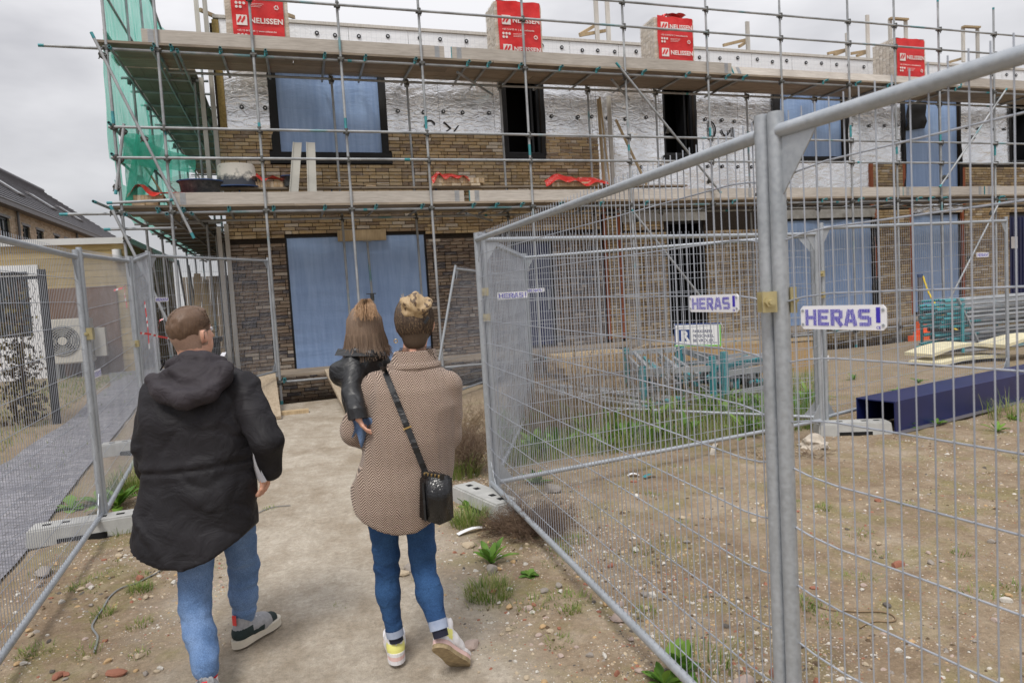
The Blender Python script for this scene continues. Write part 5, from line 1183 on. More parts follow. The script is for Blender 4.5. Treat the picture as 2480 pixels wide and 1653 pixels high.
tag(q.build('dry_grass',M['dry']),'brown dead grass standing behind the corner panel','dry grass',kind='stuff')
q=MB()
for k in range(9000):
    x=-2.2-abs(r9.gauss(0,1))*1.6; y=r9.uniform(7.5,15.8)
    if -3.2<x and x>-3.1+0*y: 
        if r9.random()<.93: continue
    a=r9.uniform(0,6.28); blade(q,(x,y,gh(x,y)-.01),(math.cos(a),math.sin(a)),r9.uniform(.03,.12),.007,r9.uniform(.1,.8),0,2)
tag(q.build('lawn_grass',M['grass']),'patchy lawn between the garden fence and the shed','grass',kind='stuff')
for k,(x,y) in enumerate(((2075,985),(2150,975),(2180,940),(2060,900),(2110,880),(1960,870),(2330,960),(2290,990))): at(leafy,x,y,10,.16,'small green weed by the blue box or on the soil behind it',.02,.8,'weeds round the blue box')
at(tuft,2330,955,160,.3,.3,'dry greenish grass at the far right along the blue box',w=.006)
# stones
def stone_mesh(seed,mat):
    r_=random.Random(seed); b=bmesh.new(); bmesh.ops.create_icosphere(b,subdivisions=2,radius=1); 
    pl=[(Vector((r_.gauss(0,1),r_.gauss(0,1),r_.gauss(0,1))).normalized(),r_.uniform(.5,.85)) for _ in range(9)]
    for v in b.verts:
        for n_,d in pl:
            k=v.co.dot(n_)-d
            if k>0: v.co-=n_*k*.92
        v.co*=1+.06*r_.gauss(0,1)*.4
    me=bpy.data.meshes.new('stone'); b.to_mesh(me); b.free(); me.materials.append(mat); return me
smats=[simple('stone_'+n,c,.9,0,.16,30,.5) for n,c in (('white',srgb(200,195,186)),('sand',srgb(182,166,142)),('grey',srgb(148,140,132)),('red',srgb(150,100,80)),('pink',srgb(176,158,148)),('orange',srgb(186,156,116)),('dark',srgb(94,88,82)))]
SM=[[stone_mesh(i*7+j,m) for j in range(3)] for i,m in enumerate(smats)]
cn=('white','sandy','grey','brick red','pinkish','ochre','dark'); rs9=random.Random(33)
def stone(x,y,s,ci,label,group=None,name='stone'):
    p=DP(x,y); z=gh(p[0],p[1]); o=place(SM[ci][rs9.randrange(3)],name,Matrix.Translation((p[0],p[1],z+s*.22))@Matrix.Rotation(rs9.uniform(0,6),4,'Z')@Matrix.Diagonal((s,s*rs9.uniform(.6,.9),s*rs9.uniform(.4,.65),1)),None); tag(o,label,'stone',group)
big=[(1395,1385,.035,5,'ochre pebble against the bottom tube of the near panel'),(1425,1420,.06,4,'pinkish stone lying across the bottom tube'),(945,1310,.055,2,'grey-brown stone between the woman’s legs and the path'),(925,1322,.05,1,'flat sandy stone between the woman’s knees'),(1085,1478,.055,4,'pinkish oblong stone right of the woman’s lifted shoe'),(275,1282,.035,1,'yellowish stone in front of the left concrete foot'),(322,1330,.035,3,'brick red lump left of the man’s jacket'),(400,1340,.03,0,'pale stone beside the man’s left leg'),(268,1590-40,.05,3,'dark red lump at the lower left'),(137,1555,.04,3,'red brown stone at the lower left edge'),(1710,1570,.06,4,'pale pinkish stone at the lower edge left of the near post'),(1785,1555,.045,3,'red brick piece at the lower edge beside the near post'),(1780,1120,.07,2,'pale slab of rubble at the foot of the near post'),(2062,1296,.05,3,'rust red stone right of the near post'),(1940,985,.05,1,'beige stone left of the blue box'),(1130,1315,.06,2,'brown stone under the broad-leaved weed'),(2430,1005,.09,1,'beige stone at the far right edge by the blue box'),(100,1322,.08,2,'pale broken slab in front of the left concrete foot'),(1075,1255,.05,1,'beige stone near the white litter'),(1270,1130,.10,2,'grey lump of rubble inside the corner')]
for b in big: stone(*b[:4],b[4].replace('’',''))
for k in range(150):
    side=k%3; 
    if side==0: x,y=rs9.uniform(20,400),rs9.uniform(1260,1568)
    elif side==1: x,y=rs9.uniform(1060,1500),rs9.uniform(1260,1568)
    else: x,y=rs9.uniform(1450,2352),rs9.uniform(1080,1568)
    ci=rs9.choice((0,0,1,1,2,3,4,4,5,6)); stone(x,y,rs9.uniform(.012,.032)*(1 if y<1400 else .8),ci,'small %s stone scattered on the rough ground'%cn[ci],'small %s stones'%cn[ci])
def gravel():
    g=np.random.RandomState(5); n=70000
    x=np.where(g.rand(n)<.45,g.uniform(1.0,7.5,n),np.where(g.rand(n)<.45,g.uniform(.6,2.2,n),g.uniform(-1.9,-.35,n))); y=1.7+8.0*g.rand(n)**1.7
    k=(vnoise(x*1.6,y*1.6,3)+.5*vnoise(x*4.5,y*4.5,9)+.7*g.rand(n)>.1)&(x>-1.75)&((np.abs(x-.12)>.55)|(g.rand(n)<.06)); x,y=x[k],y[k]; n=len(x)
    s=g.uniform(.002,.0062,n)*np.where(g.rand(n)<.10,1.9,1); a=g.uniform(0,6.283,n); e=g.uniform(.6,1,n); c_,s_=np.cos(a),np.sin(a)
    base=np.array([(1,0,-.1),(.2,.85,-.1),(-.8,.5,-.1),(-.7,-.6,-.1),(.3,-.9,-.1),(.35,.1,.5),(-.3,.1,.55),(0,-.4,.45)]); bf=np.array([(0,1,5),(1,6,5),(1,2,6),(2,3,6),(3,7,6),(3,4,7),(4,5,7),(4,0,5),(5,6,7)])
    bx_,by_,bz_=base.T
    V=np.stack([x[:,None]+s[:,None]*(bx_*c_[:,None]-by_*(s_*e)[:,None]),y[:,None]+s[:,None]*(bx_*s_[:,None]+by_*(c_*e)[:,None]),s[:,None]*bz_*.9],-1).reshape(-1,3); V[:,2]+=groundz(V[:,0],V[:,1])+.0006
    F=(bf[None]+8*np.arange(n)[:,None,None]).reshape(-1,3); m=np.repeat(g.choice(7,n,p=[.2,.24,.2,.1,.13,.07,.06]),9)
    n2=9000; x2=np.where(g.rand(n2)<.5,g.uniform(1.0,7,n2),np.where(g.rand(n2)<.6,g.uniform(.75,2.0,n2),g.uniform(-1.8,-.5,n2))); y2=1.7+7*g.rand(n2)**1.6
    k=(vnoise(x2*1.1+5,y2*1.1,6)+.6*vnoise(x2*3.1,y2*3.1,2)+.5*g.rand(n2)>.22)&(np.abs(x2-.12)>.6); x2,y2=x2[k],y2[k]; n2=len(x2); s2=g.uniform(.006,.016,n2)*np.where(g.rand(n2)<.08,1.6,1); a2=g.uniform(0,6.283,n2); c2,d2=np.cos(a2),np.sin(a2); e2=g.uniform(.5,.95,n2); hz_=g.uniform(.5,1.1,n2)
    jit=1+.25*g.randn(n2,8); bx2,by2=bx_*jit,by_*jit
    V2=np.stack([x2[:,None]+s2[:,None]*(bx2*c2[:,None]-by2*(d2*e2)[:,None]),y2[:,None]+s2[:,None]*(bx2*d2[:,None]+by2*(c2*e2)[:,None]),(s2*hz_)[:,None]*bz_],-1).reshape(-1,3); V2[:,2]+=groundz(V2[:,0],V2[:,1])+.0008
    F2=(bf[None]+8*np.arange(n2)[:,None,None]).reshape(-1,3)+len(V); m2=np.repeat(g.choice(8,n2,p=[.17,.2,.13,.09,.1,.06,.05,.2]),9); V=np.concatenate([V,V2]); F=np.concatenate([F,F2]); m=np.concatenate([m,m2])
    me=bpy.data.meshes.new('gravel'); me.from_pydata(V.tolist(),[],F.tolist()); [me.materials.append(q_) for q_ in smats+[simple('soil_clod',srgb(92,76,58),.95,0,.3,40,.5)]]; me.polygons.foreach_set('material_index',m.tolist()); me.update()
    o=bpy.data.objects.new('gravel',me); col.objects.link(o); tag(o,'fine rubble grit spread over the ground','gravel',kind='stuff')
gravel()
# twigs, leaves and litter on the ground
for k,(x,y,L,m,lab) in enumerate(((1085,1225,.22,'plasticwhite','white strip of litter beside the grass tuft near the corner'),(1125,1212,.16,'timber','orange brown splinter lying behind the white litter strip'),(1455,1092,.1,'plasticwhite','white litter scrap inside the corner run'),(1492,1095,.12,'teal','pale teal litter strip inside the corner run'),(1640,1035,.5,'pinkplastic','crumpled pale plastic at the foot of the weed belt'))):
    p=DP(x,y); q=MB(); a=.4+k; d=Vector((math.cos(a),math.sin(a)*.4,0)).normalized(); s=Vector((-d.y,d.x,0)); q.grid(lambda u_,v_:tuple(Vector((p[0],p[1],gh(p[0],p[1])+.012+.02*math.sin(u_*3)))+d*L*(u_-.5)+s*.045*(v_-.5)),6,2); tag(q.build('litter',M[m]),lab,'litter')
# ---------------------------------------------------------------- people
def surf(fn,lo,hi,h_):
    ax=[np.arange(lo[i],hi[i]+h_,h_) for i in range(3)]; X,Y,Z=np.meshgrid(*ax,indexing='ij'); F=fn(X,Y,Z); n=F.shape
    sm=np.zeros((n[0]-1,n[1]-1,n[2]-1,3)); ct=np.zeros((n[0]-1,n[1]-1,n[2]-1))
    def sl(o): return tuple(slice(o[i],n[i]-1+o[i]) for i in range(3))
    for a in range(3):
        b,c=[i for i in range(3) if i!=a]
        for ob in (0,1):
            for oc in (0,1):
                o=[0,0,0]; o[b]=ob; o[c]=oc; o2=list(o); o2[a]=1
                f0,f1=F[sl(o)],F[sl(o2)]; m=(f0<0)!=(f1<0); t=np.where(m,f0/np.where(m,f0-f1,1),0)
                ct+=m; sm[...,b]+=m*ob; sm[...,c]+=m*oc; sm[...,a]+=m*t
    act=ct>0; idx=-np.ones(ct.shape,int); idx[act]=np.arange(act.sum())
    V=(np.argwhere(act)+sm[act]/ct[act][:,None])*h_+np.array(lo)
    fs=[]
    for a in range(3):
        b,c=(a+1)%3,(a+2)%3
        s0=[slice(None)]*3; s0[b]=slice(1,n[b]-1); s0[c]=slice(1,n[c]-1); s1=list(s0); s0[a]=slice(0,n[a]-1); s1[a]=slice(1,n[a])
        f0,f1=F[tuple(s0)]<0,F[tuple(s1)]<0
        for flip,m in ((False,f0&~f1),(True,~f0&f1)):
            I=np.argwhere(m)
            if not len(I): continue
            I[:,b]+=1; I[:,c]+=1
            def g(db,dc): J=I.copy(); J[:,b]+=db; J[:,c]+=dc; return idx[J[:,0],J[:,1],J[:,2]]
            q=np.stack([g(-1,-1),g(0,-1),g(0,0),g(-1,0)],1); fs.append(q[:,::-1] if flip else q)
    return V,np.concatenate(fs)
def meshobj(name,V,Fc,mat,parent,Mx=None,label=None,matfn=None):
    me=bpy.data.meshes.new(name); me.from_pydata(V.tolist(),[],Fc.tolist()); me.polygons.foreach_set('use_smooth',[True]*len(Fc))
    mats=mat if isinstance(mat,(list,tuple)) else [mat]
    for m in mats: me.materials.append(m)
    if matfn is not None: me.polygons.foreach_set('material_index',matfn(V[Fc].mean(1)).astype(int).tolist())
    me.update(); o=bpy.data.objects.new(name,me); col.objects.link(o); o.parent=parent
    if Mx: o.matrix_basis=Mx
    if label: o['label']=label
    return o
def cap(P,a,b,ra,rb=None):
    rb=ra if rb is None else rb; a,b=np.array(a),np.array(b); ba=b-a; L=max(ba@ba,1e-9)
    dx,dy,dz=P[0]-a[0],P[1]-a[1],P[2]-a[2]; t=np.clip((dx*ba[0]+dy*ba[1]+dz*ba[2])/L,0,1)
    return np.sqrt((dx-t*ba[0])**2+(dy-t*ba[1])**2+(dz-t*ba[2])**2)-(ra+(rb-ra)*t)
def ell(P,c,r_):
    x,y,z=[(P[i]-c[i])/r_[i] for i in range(3)]; k0=np.sqrt(x*x+y*y+z*z)+1e-9; k1=np.sqrt((x/r_[0])**2+(y/r_[1])**2+(z/r_[2])**2)+1e-9; return k0*(k0-1)/k1
def smin(a,b,k):
    h_=np.clip(.5+.5*(b-a)/k,0,1); return b+(a-b)*h_-k*h_*(1-h_)
def chain(P,pts,k=.02):
    d=None
    for (a,ra),(b,rb) in zip(pts,pts[1:]):
        c=cap(P,a,b,ra,rb); d=c if d is None else smin(d,c,k)
    return d
def loft(P,rows,e=2.4):
    rows=sorted(rows); z=[r_[0] for r_ in rows]; cx_,rx,cy_,ry=[np.interp(P[2],z,[r_[i] for r_ in rows]) for i in (1,2,3,4)]
    k=(np.abs((P[0]-cx_)/rx)**e+np.abs((P[1]-cy_)/ry)**e)**(1/e); return np.maximum((k-1)*np.minimum(rx,ry),np.maximum(P[2]-z[-1],z[0]-P[2]))
FWD0=(math.sin(YAW),math.cos(YAW)); RT0=(math.cos(YAW),-math.sin(YAW))
class Person:
    def __init__(s,label,x,y,d,name='person',cat='person'):
        s.o=np.zeros(3); p=s.V(x,y,d); s.o=np.array([p[0],d,0.0]); w=(RT0[0]*p[0]+FWD0[0]*d,RT0[1]*p[0]+FWD0[1]*d,0)
        s.e=bpy.data.objects.new(name,None); col.objects.link(s.e); s.e.location=w; s.e.rotation_euler=(0,0,-YAW); tag(s.e,label,cat)
    def V(s,x,y,d):
        r_=ray(x*K,y*K); a=r_[0]*RT0[0]+r_[1]*RT0[1]; b=r_[0]*FWD0[0]+r_[1]*FWD0[1]; t=d/b
        return np.array([a*t,d,CAMH+r_[2]*t])-s.o
    def rows(s,L): 
        out=[]
        for y,xl,xr,d,ry in L:
            a,b=s.V(xl,y,d),s.V(xr,y,d); out.append(((a[2]+b[2])/2,(a[0]+b[0])/2,(b[0]-a[0])/2,a[1],ry))
        return out
def rot(P,c,rx=0,ry=0,rz=0):      # world-local -> head-local coordinates
    Mr=(Matrix.Rotation(rz,3,'Z')@Matrix.Rotation(rx,3,'X')@Matrix.Rotation(ry,3,'Y')).inverted(); m=np.array(Mr)
    d=[P[i]-c[i] for i in range(3)]; return [m[i,0]*d[0]+m[i,1]*d[1]+m[i,2]*d[2] for i in range(3)]
def head(P,s=1.0):
    P=[p/s for p in P]
    d=ell(P,(0,-.012,.018),(.074,.096,.098)); d=smin(d,ell(P,(0,.03,-.05),(.056,.06,.072)),.03)
    d=smin(d,cap(P,(0,.088,.0),(0,.108,-.032),.009,.014),.012); d=smin(d,cap(P,(-.02,.074,-.066),(.02,.074,-.066),.008),.01); d=smin(d,cap(P,(-.03,.078,.022),(.03,.078,.022),.01),.015)
    for sx in (-1,1):
        d=np.maximum(d,-ell(P,(sx*.03,.098,.004),(.014,.012,.009))); d=smin(d,ell(P,(sx*.08,-.008,-.012),(.009,.02,.032)),.006); d=smin(d,ell(P,(sx*.085,-.014,.0),(.006,.014,.022)),.004)
    return d*s
def eyes(parent,c,rx,rz,s,iris):
    Mr=Matrix.Rotation(rz,3,'Z')@Matrix.Rotation(rx,3,'X')
    for sx in (-1,1):
        p=Vector(c)+Mr@Vector((sx*.03*s,.082*s,.004*s)); b=bmesh.new(); bmesh.ops.create_uvsphere(b,u_segments=10,v_segments=8,radius=.0115*s); me=bpy.data.meshes.new('eye'); b.to_mesh(me); b.free(); me.materials.append(M['plasticwhite']); o=bpy.data.objects.new('eye',me); col.objects.link(o); o.parent=parent; o.location=p
        q=MB(); t=Mr@Vector((0,1,0)); q.tube(p+t*.0095*s,p+t*.0118*s,.0055*s,n=8); i_=q.build('iris',iris); i_.parent=parent
def handmesh(person,name,c,f,palm,side,s,mat,curl=.6):
    """c wrist, f finger direction, palm = palm normal, side = +1/-1 thumb side"""
    f,palm=Vector(f).normalized(),Vector(palm).normalized(); palm=(palm-f*palm.dot(f)).normalized(); w=f.cross(palm)*side; c=Vector(c)
    def pt(a,b,e): return np.array(c+f*a*s+w*b*s+palm*e*s)
    segs=[]
    for k,(b,L) in enumerate(((.03,.07),(.01,.078),(-.011,.073),(-.03,.056))):
        p0=pt(.075,b,0); p1=pt(.075+L*.55,b*1.1,curl*.018); p2=pt(.075+L*(1-.25*curl),b*1.1,curl*.05); segs.append((p0,p1,p2))
    t0,t1,t2=pt(.025,.034,.004),pt(.055,.058,.014),pt(.085,.062,.028*curl+.01)
    def fn(X,Y,Z):
        P=[X,Y,Z]; d=smin(cap(P,pt(0,.012,0),pt(.07,.02,0),.017*s,.013*s),cap(P,pt(0,-.012,0),pt(.07,-.022,0),.017*s,.012*s),.02*s)
        d=smin(d,cap(P,pt(-.05,0,0),pt(.02,0,0),.022*s,.02*s),.015*s)
        for a,b,e in segs: d=smin(d,np.minimum(cap(P,a,b,.009*s,.0082*s),cap(P,b,e,.0082*s,.007*s)),.003*s)
        return smin(d,np.minimum(cap(P,t0,t1,.012*s,.0095*s),cap(P,t1,t2,.0095*s,.008*s)),.006*s)
    al=np.array([t0,t1,t2]+[p for sg in segs for p in sg]+[pt(-.06,0,0)]); Vv,Fc=surf(fn,al.min(0)-.03*s,al.max(0)+.03*s,.0032*max(.7,s)); return meshobj(name,Vv,Fc,mat,person.e)
def strands(person,name,roots,mat,w=.002):
    q=MB()
    for pts in roots:
        pts=[Vector(p) for p in pts]; n=len(pts); v=[]
        for i,p in enumerate(pts):
            d=(pts[min(i+1,n-1)]-pts[max(i-1,0)]).normalized(); s=d.cross(Vector((0,1,0)));  s=(s.normalized() if s.length>1e-4 else Vector((1,0,0))); ww=w*(1-.6*i/(n-1)); v+=[p-s*ww,p+Vector((0,-ww*.7,0)),p+s*ww]
        q.add(v,[(3*i+j,3*i+j+1,3*i+3+j+1,3*i+3+j) for i in range(n-1) for j in (0,1)],0,True)
    o=q.build(name,mat); o.parent=person.e; return o
def pmats():
    b=NB('skin',.5); n=b.noise(30,4); b.color(b.ramp(n,[(.3,srgb(204,150,126)),(.7,srgb(226,178,154))])); b.b.inputs['Subsurface Weight'].default_value=.12; b.b.inputs['Subsurface Radius'].default_value=(.01,.004,.002); M['skin']=b.mat
    M['stubble']=simple('shaved_scalp',srgb(162,132,114),.6,0,.12,120,.15,bs=300)
    def fabric(name,dark,light,rough,scale,bst,bsc,dist,spec=.4,fine=0):
        b=NB(name,rough,0,spec); n=b.noise(scale,5); f_=b.noise(bsc,4,.5,b.co('Object',(1,1,1.3),(0,.6,0)),.9); c=b.ramp(n,[(.3,dark),(.7,light)])
        if fine: c=b.mix(1,c,b.ramp(b.noise(fine,2),[(.3,(.7,)*3),(.7,(1.25,)*3)]),'MULTIPLY')
        b.color(c); b.bump(f_,bst,dist); return b.mat
    M['parka']=fabric('dark_parka_cloth',srgb(26,25,28),srgb(38,36,40),.66,5,.55,7,.035,.28)
    M['hoodlining']=fabric('hood_cloth',srgb(42,38,42),srgb(60,55,60),.7,6,.5,18,.02,.3)
    M['denim_light']=fabric('light_blue_denim',srgb(84,112,152),srgb(118,144,182),.85,7,.6,14,.02,.2,260)
    M['denim_dark']=fabric('deep_blue_denim',srgb(34,60,98),srgb(56,90,132),.85,6,.6,14,.02,.2,260)
    M['denim_cuff']=fabric('pale_denim_inside',srgb(140,152,176),srgb(166,176,196),.9,20,.2,60,.004)
    M['leather']=fabric('black_soft_leather',srgb(20,21,23),srgb(34,35,38),.42,6,.6,10,.025,.5)
    b=NB('bag_croc',.18,0,.6); v=b.n('TexVoronoi',Scale=120.0,feature='DISTANCE_TO_EDGE'); b.l(b.co('Object',(1,1,.5)),v.inputs['Vector']); b.color(srgb(14,14,16)); b.bump(b.ramp(v.outputs['Distance'],[(0,(0,)*3),(.2,(1,)*3)]),.3,.002); M['croc']=b.mat
    M['gold']=simple('pale_gold',srgb(214,186,128),.3,.9,.05,9)
    # herringbone tweed
    b=NB('herringbone_tweed',.95,0,.15); co=b.co('Object'); sp_=b.n('SeparateXYZ'); b.l(co,sp_.inputs[0]); n=b.noise(14,3,.5,co)
    xx=b.math('ADD',sp_.outputs['X'],b.math('MULTIPLY',sp_.outputs['Y'],.35)); xx=b.math('ADD',xx,b.math('MULTIPLY',b.math('SUBTRACT',n,.5),.012))
    tri=b.math('PINGPONG',xx,.0198); zz=b.math('ADD',sp_.outputs['Z'],b.math('MULTIPLY',tri,1.15)); zz=b.math('ADD',zz,b.math('MULTIPLY',b.math('SUBTRACT',n,.5),.01))
    wv=b.math('SINE',b.math('MULTIPLY',zz,2*math.pi/.0104)); wv=b.math('ADD',b.math('MULTIPLY',wv,.5),.5); wv=b.math('ADD',wv,b.math('MULTIPLY',b.math('SUBTRACT',b.noise(240,2,.5,co),.5),.7))
    c=b.ramp(wv,[(.36,srgb(70,54,47)),(.52,srgb(120,99,88)),(.70,srgb(186,167,152))]); c=b.mix(.15,c,b.ramp(b.noise(4,3,.5,co),[(.3,srgb(120,96,84)),(.7,srgb(180,158,140))])); b.color(c)
    bm2=b.math('ADD',b.math('MULTIPLY',wv,.12),b.noise(5,4,.5,co)); b.bump(bm2,.5,.03); b.b.inputs['Sheen Weight'].default_value=.2; M['tweed']=b.mat
    def hair(name,st):
        b=NB(name,.5,0,.4); r_=b.rnd(); n=b.noise(6,4,.6,b.co('Object',(30,30,4))); b.color(b.mix(.5,b.ramp(r_,st),b.ramp(n,st))); b.bump(n,.4,.004); return b.mat
    M['hair_brown']=hair('brown_hair',[(0,srgb(58,44,36)),(.5,srgb(98,76,60)),(1,srgb(150,122,98))])
    M['hair_dark']=hair('dark_brown_hair',[(0,srgb(44,35,30)),(.6,srgb(72,58,48)),(1,srgb(118,98,78))])
    M['hair_blond']=hair('blond_highlights',[(0,srgb(128,104,76)),(.4,srgb(178,152,114)),(1,srgb(226,206,170))])
    M['hair_mid']=hair('streaked_hair',[(0,srgb(58,46,38)),(.5,srgb(104,84,66)),(1,srgb(168,144,112))])
    M['hair_child']=hair('light_brown_hair',[(0,srgb(84,68,56)),(.5,srgb(122,102,86)),(1,srgb(156,132,110))]); M['hair_tuft']=hair('reddish_blond_hair',[(0,srgb(144,112,82)),(1,srgb(192,156,120))])
    M['shoe_white']=simple('white_shoe',srgb(222,220,222),.5,0,.05,12,.1); M['shoe_yellow']=simple('pale_yellow_patch',srgb(226,222,130),.5,0,.05,9); M['shoe_pink']=simple('pale_pink_sole',srgb(222,188,182),.6,0,.06,9)
    M['sole_beige']=simple('dusty_sole',srgb(160,142,110),.9,0,.3,40,.6); M['shoe_green']=simple('dark_green_suede',srgb(34,48,48),.85,0,.2,16,.2); M['shoe_grey']=simple('grey_mesh',srgb(150,150,152),.8,0,.15,60,.2); M['sole_cream']=simple('cream_sole',srgb(206,198,182),.7,0,.08,14)
    b=NB('striped_sock',.9); sp_=b.n('SeparateXYZ'); b.l(b.co('Object'),sp_.inputs[0]); b.color(b.ramp(b.math('PINGPONG',sp_.outputs['Z'],.022),[(0,srgb(226,222,222)),(.012,srgb(200,24,40))],'CONSTANT')); M['sock']=b.mat
    M['sock_dark']=simple('navy_sock',srgb(28,30,48),.9); M['paper']=simple('white_paper',srgb(226,226,232),.6,0,.03,9)
pmats()
def sock_fix():
    pass
def shoe(person,name,heel,toe,up,L,mats,chunky=.032,w=.045,label=None,kind=0):
    """foot frame: x lateral, y heel->toe, z up"""
    heel,toe,up=Vector(heel),Vector(toe),Vector(up); f=(toe-heel).normalized(); x=f.cross(up).normalized(); z=x.cross(f); B=basis(heel,x,f,z)@Matrix.Scale(L/.27,4)
    def upper(X,Y,Z):
        P=[X,Y,Z]; d=chain(P,[((0,.04,.055),.036),((0,.10,.06),.040),((0,.16,.048),.040),((0,.225,.036),.032)],.03)
        d=smin(d,cap(P,(0,.045,.06),(0,.055,.115),.034,.036),.02); d=np.maximum(d,chunky*.7-Z); d=np.maximum(d,-cap(P,(0,.055,.11),(0,.058,.2),.027)); return d
    Vv,Fc=surf(upper,(-.07,-.03,0),(.07,.29,.17),.0065)
    up_,sole_,patch,stripe=mats
    o=meshobj(name,Vv,Fc,[up_,patch],person.e,B,label,(lambda C:(C[:,1]<.055)&(C[:,2]<.085)&(C[:,2]>.045)) if kind==0 else (lambda C:((C[:,1]<.08)&(C[:,2]<.08))|(C[:,1]>.2)|((np.abs(C[:,0])>.03)&(C[:,2]<.055)&(C[:,1]<.14))))
    out=[(w*.80*math.sin(a),.045-.05*math.cos(a)) for a in np.linspace(-math.pi/2,math.pi/2,9)]
    side=[(w*.78,.09),(w*.86,.14),(w*1.05,.19)]; toe_=[(w*1.02*math.cos(a),.215+.06*math.sin(a)) for a in np.linspace(0,math.pi,11)]
    poly=[(-p[0],p[1]) for p in out][::-1]; poly=out+side+toe_+[(-a,b) for a,b in side[::-1]]
    for z0,z1,m,g,nm in ((0.0,chunky*.35,sole_,1.0,'sole'),(chunky*.35+.0005,chunky*.7,stripe,.97,'midsole'),(chunky*.7+.0005,chunky,sole_ if kind else up_,1.0,'foxing')):
        q=MB(); q.prism([(a*g,b) for a,b in poly],(0,0,z0),(1,0,0),(0,1,0),(0,0,z1-z0)); s_=q.build(nm,m); s_.parent=o
    q=MB()
    for k in range(5): q.obox((0,.12+.018*k,.098-.006*k),(.022,0,0),(0,.003,0),(0,.001,.002))
    s_=q.build('laces',M['shoe_white']); s_.parent=o
    q=MB(); q.obox((0,.012,.125),(.009,0,0),(0,.003,0),(0,0,.022)); s_=q.build('heel_tab',up_ if kind==0 else M['redtape']); s_.parent=o
    return o
def ringcloth(name,person,pts,mat,thick=.0): pass
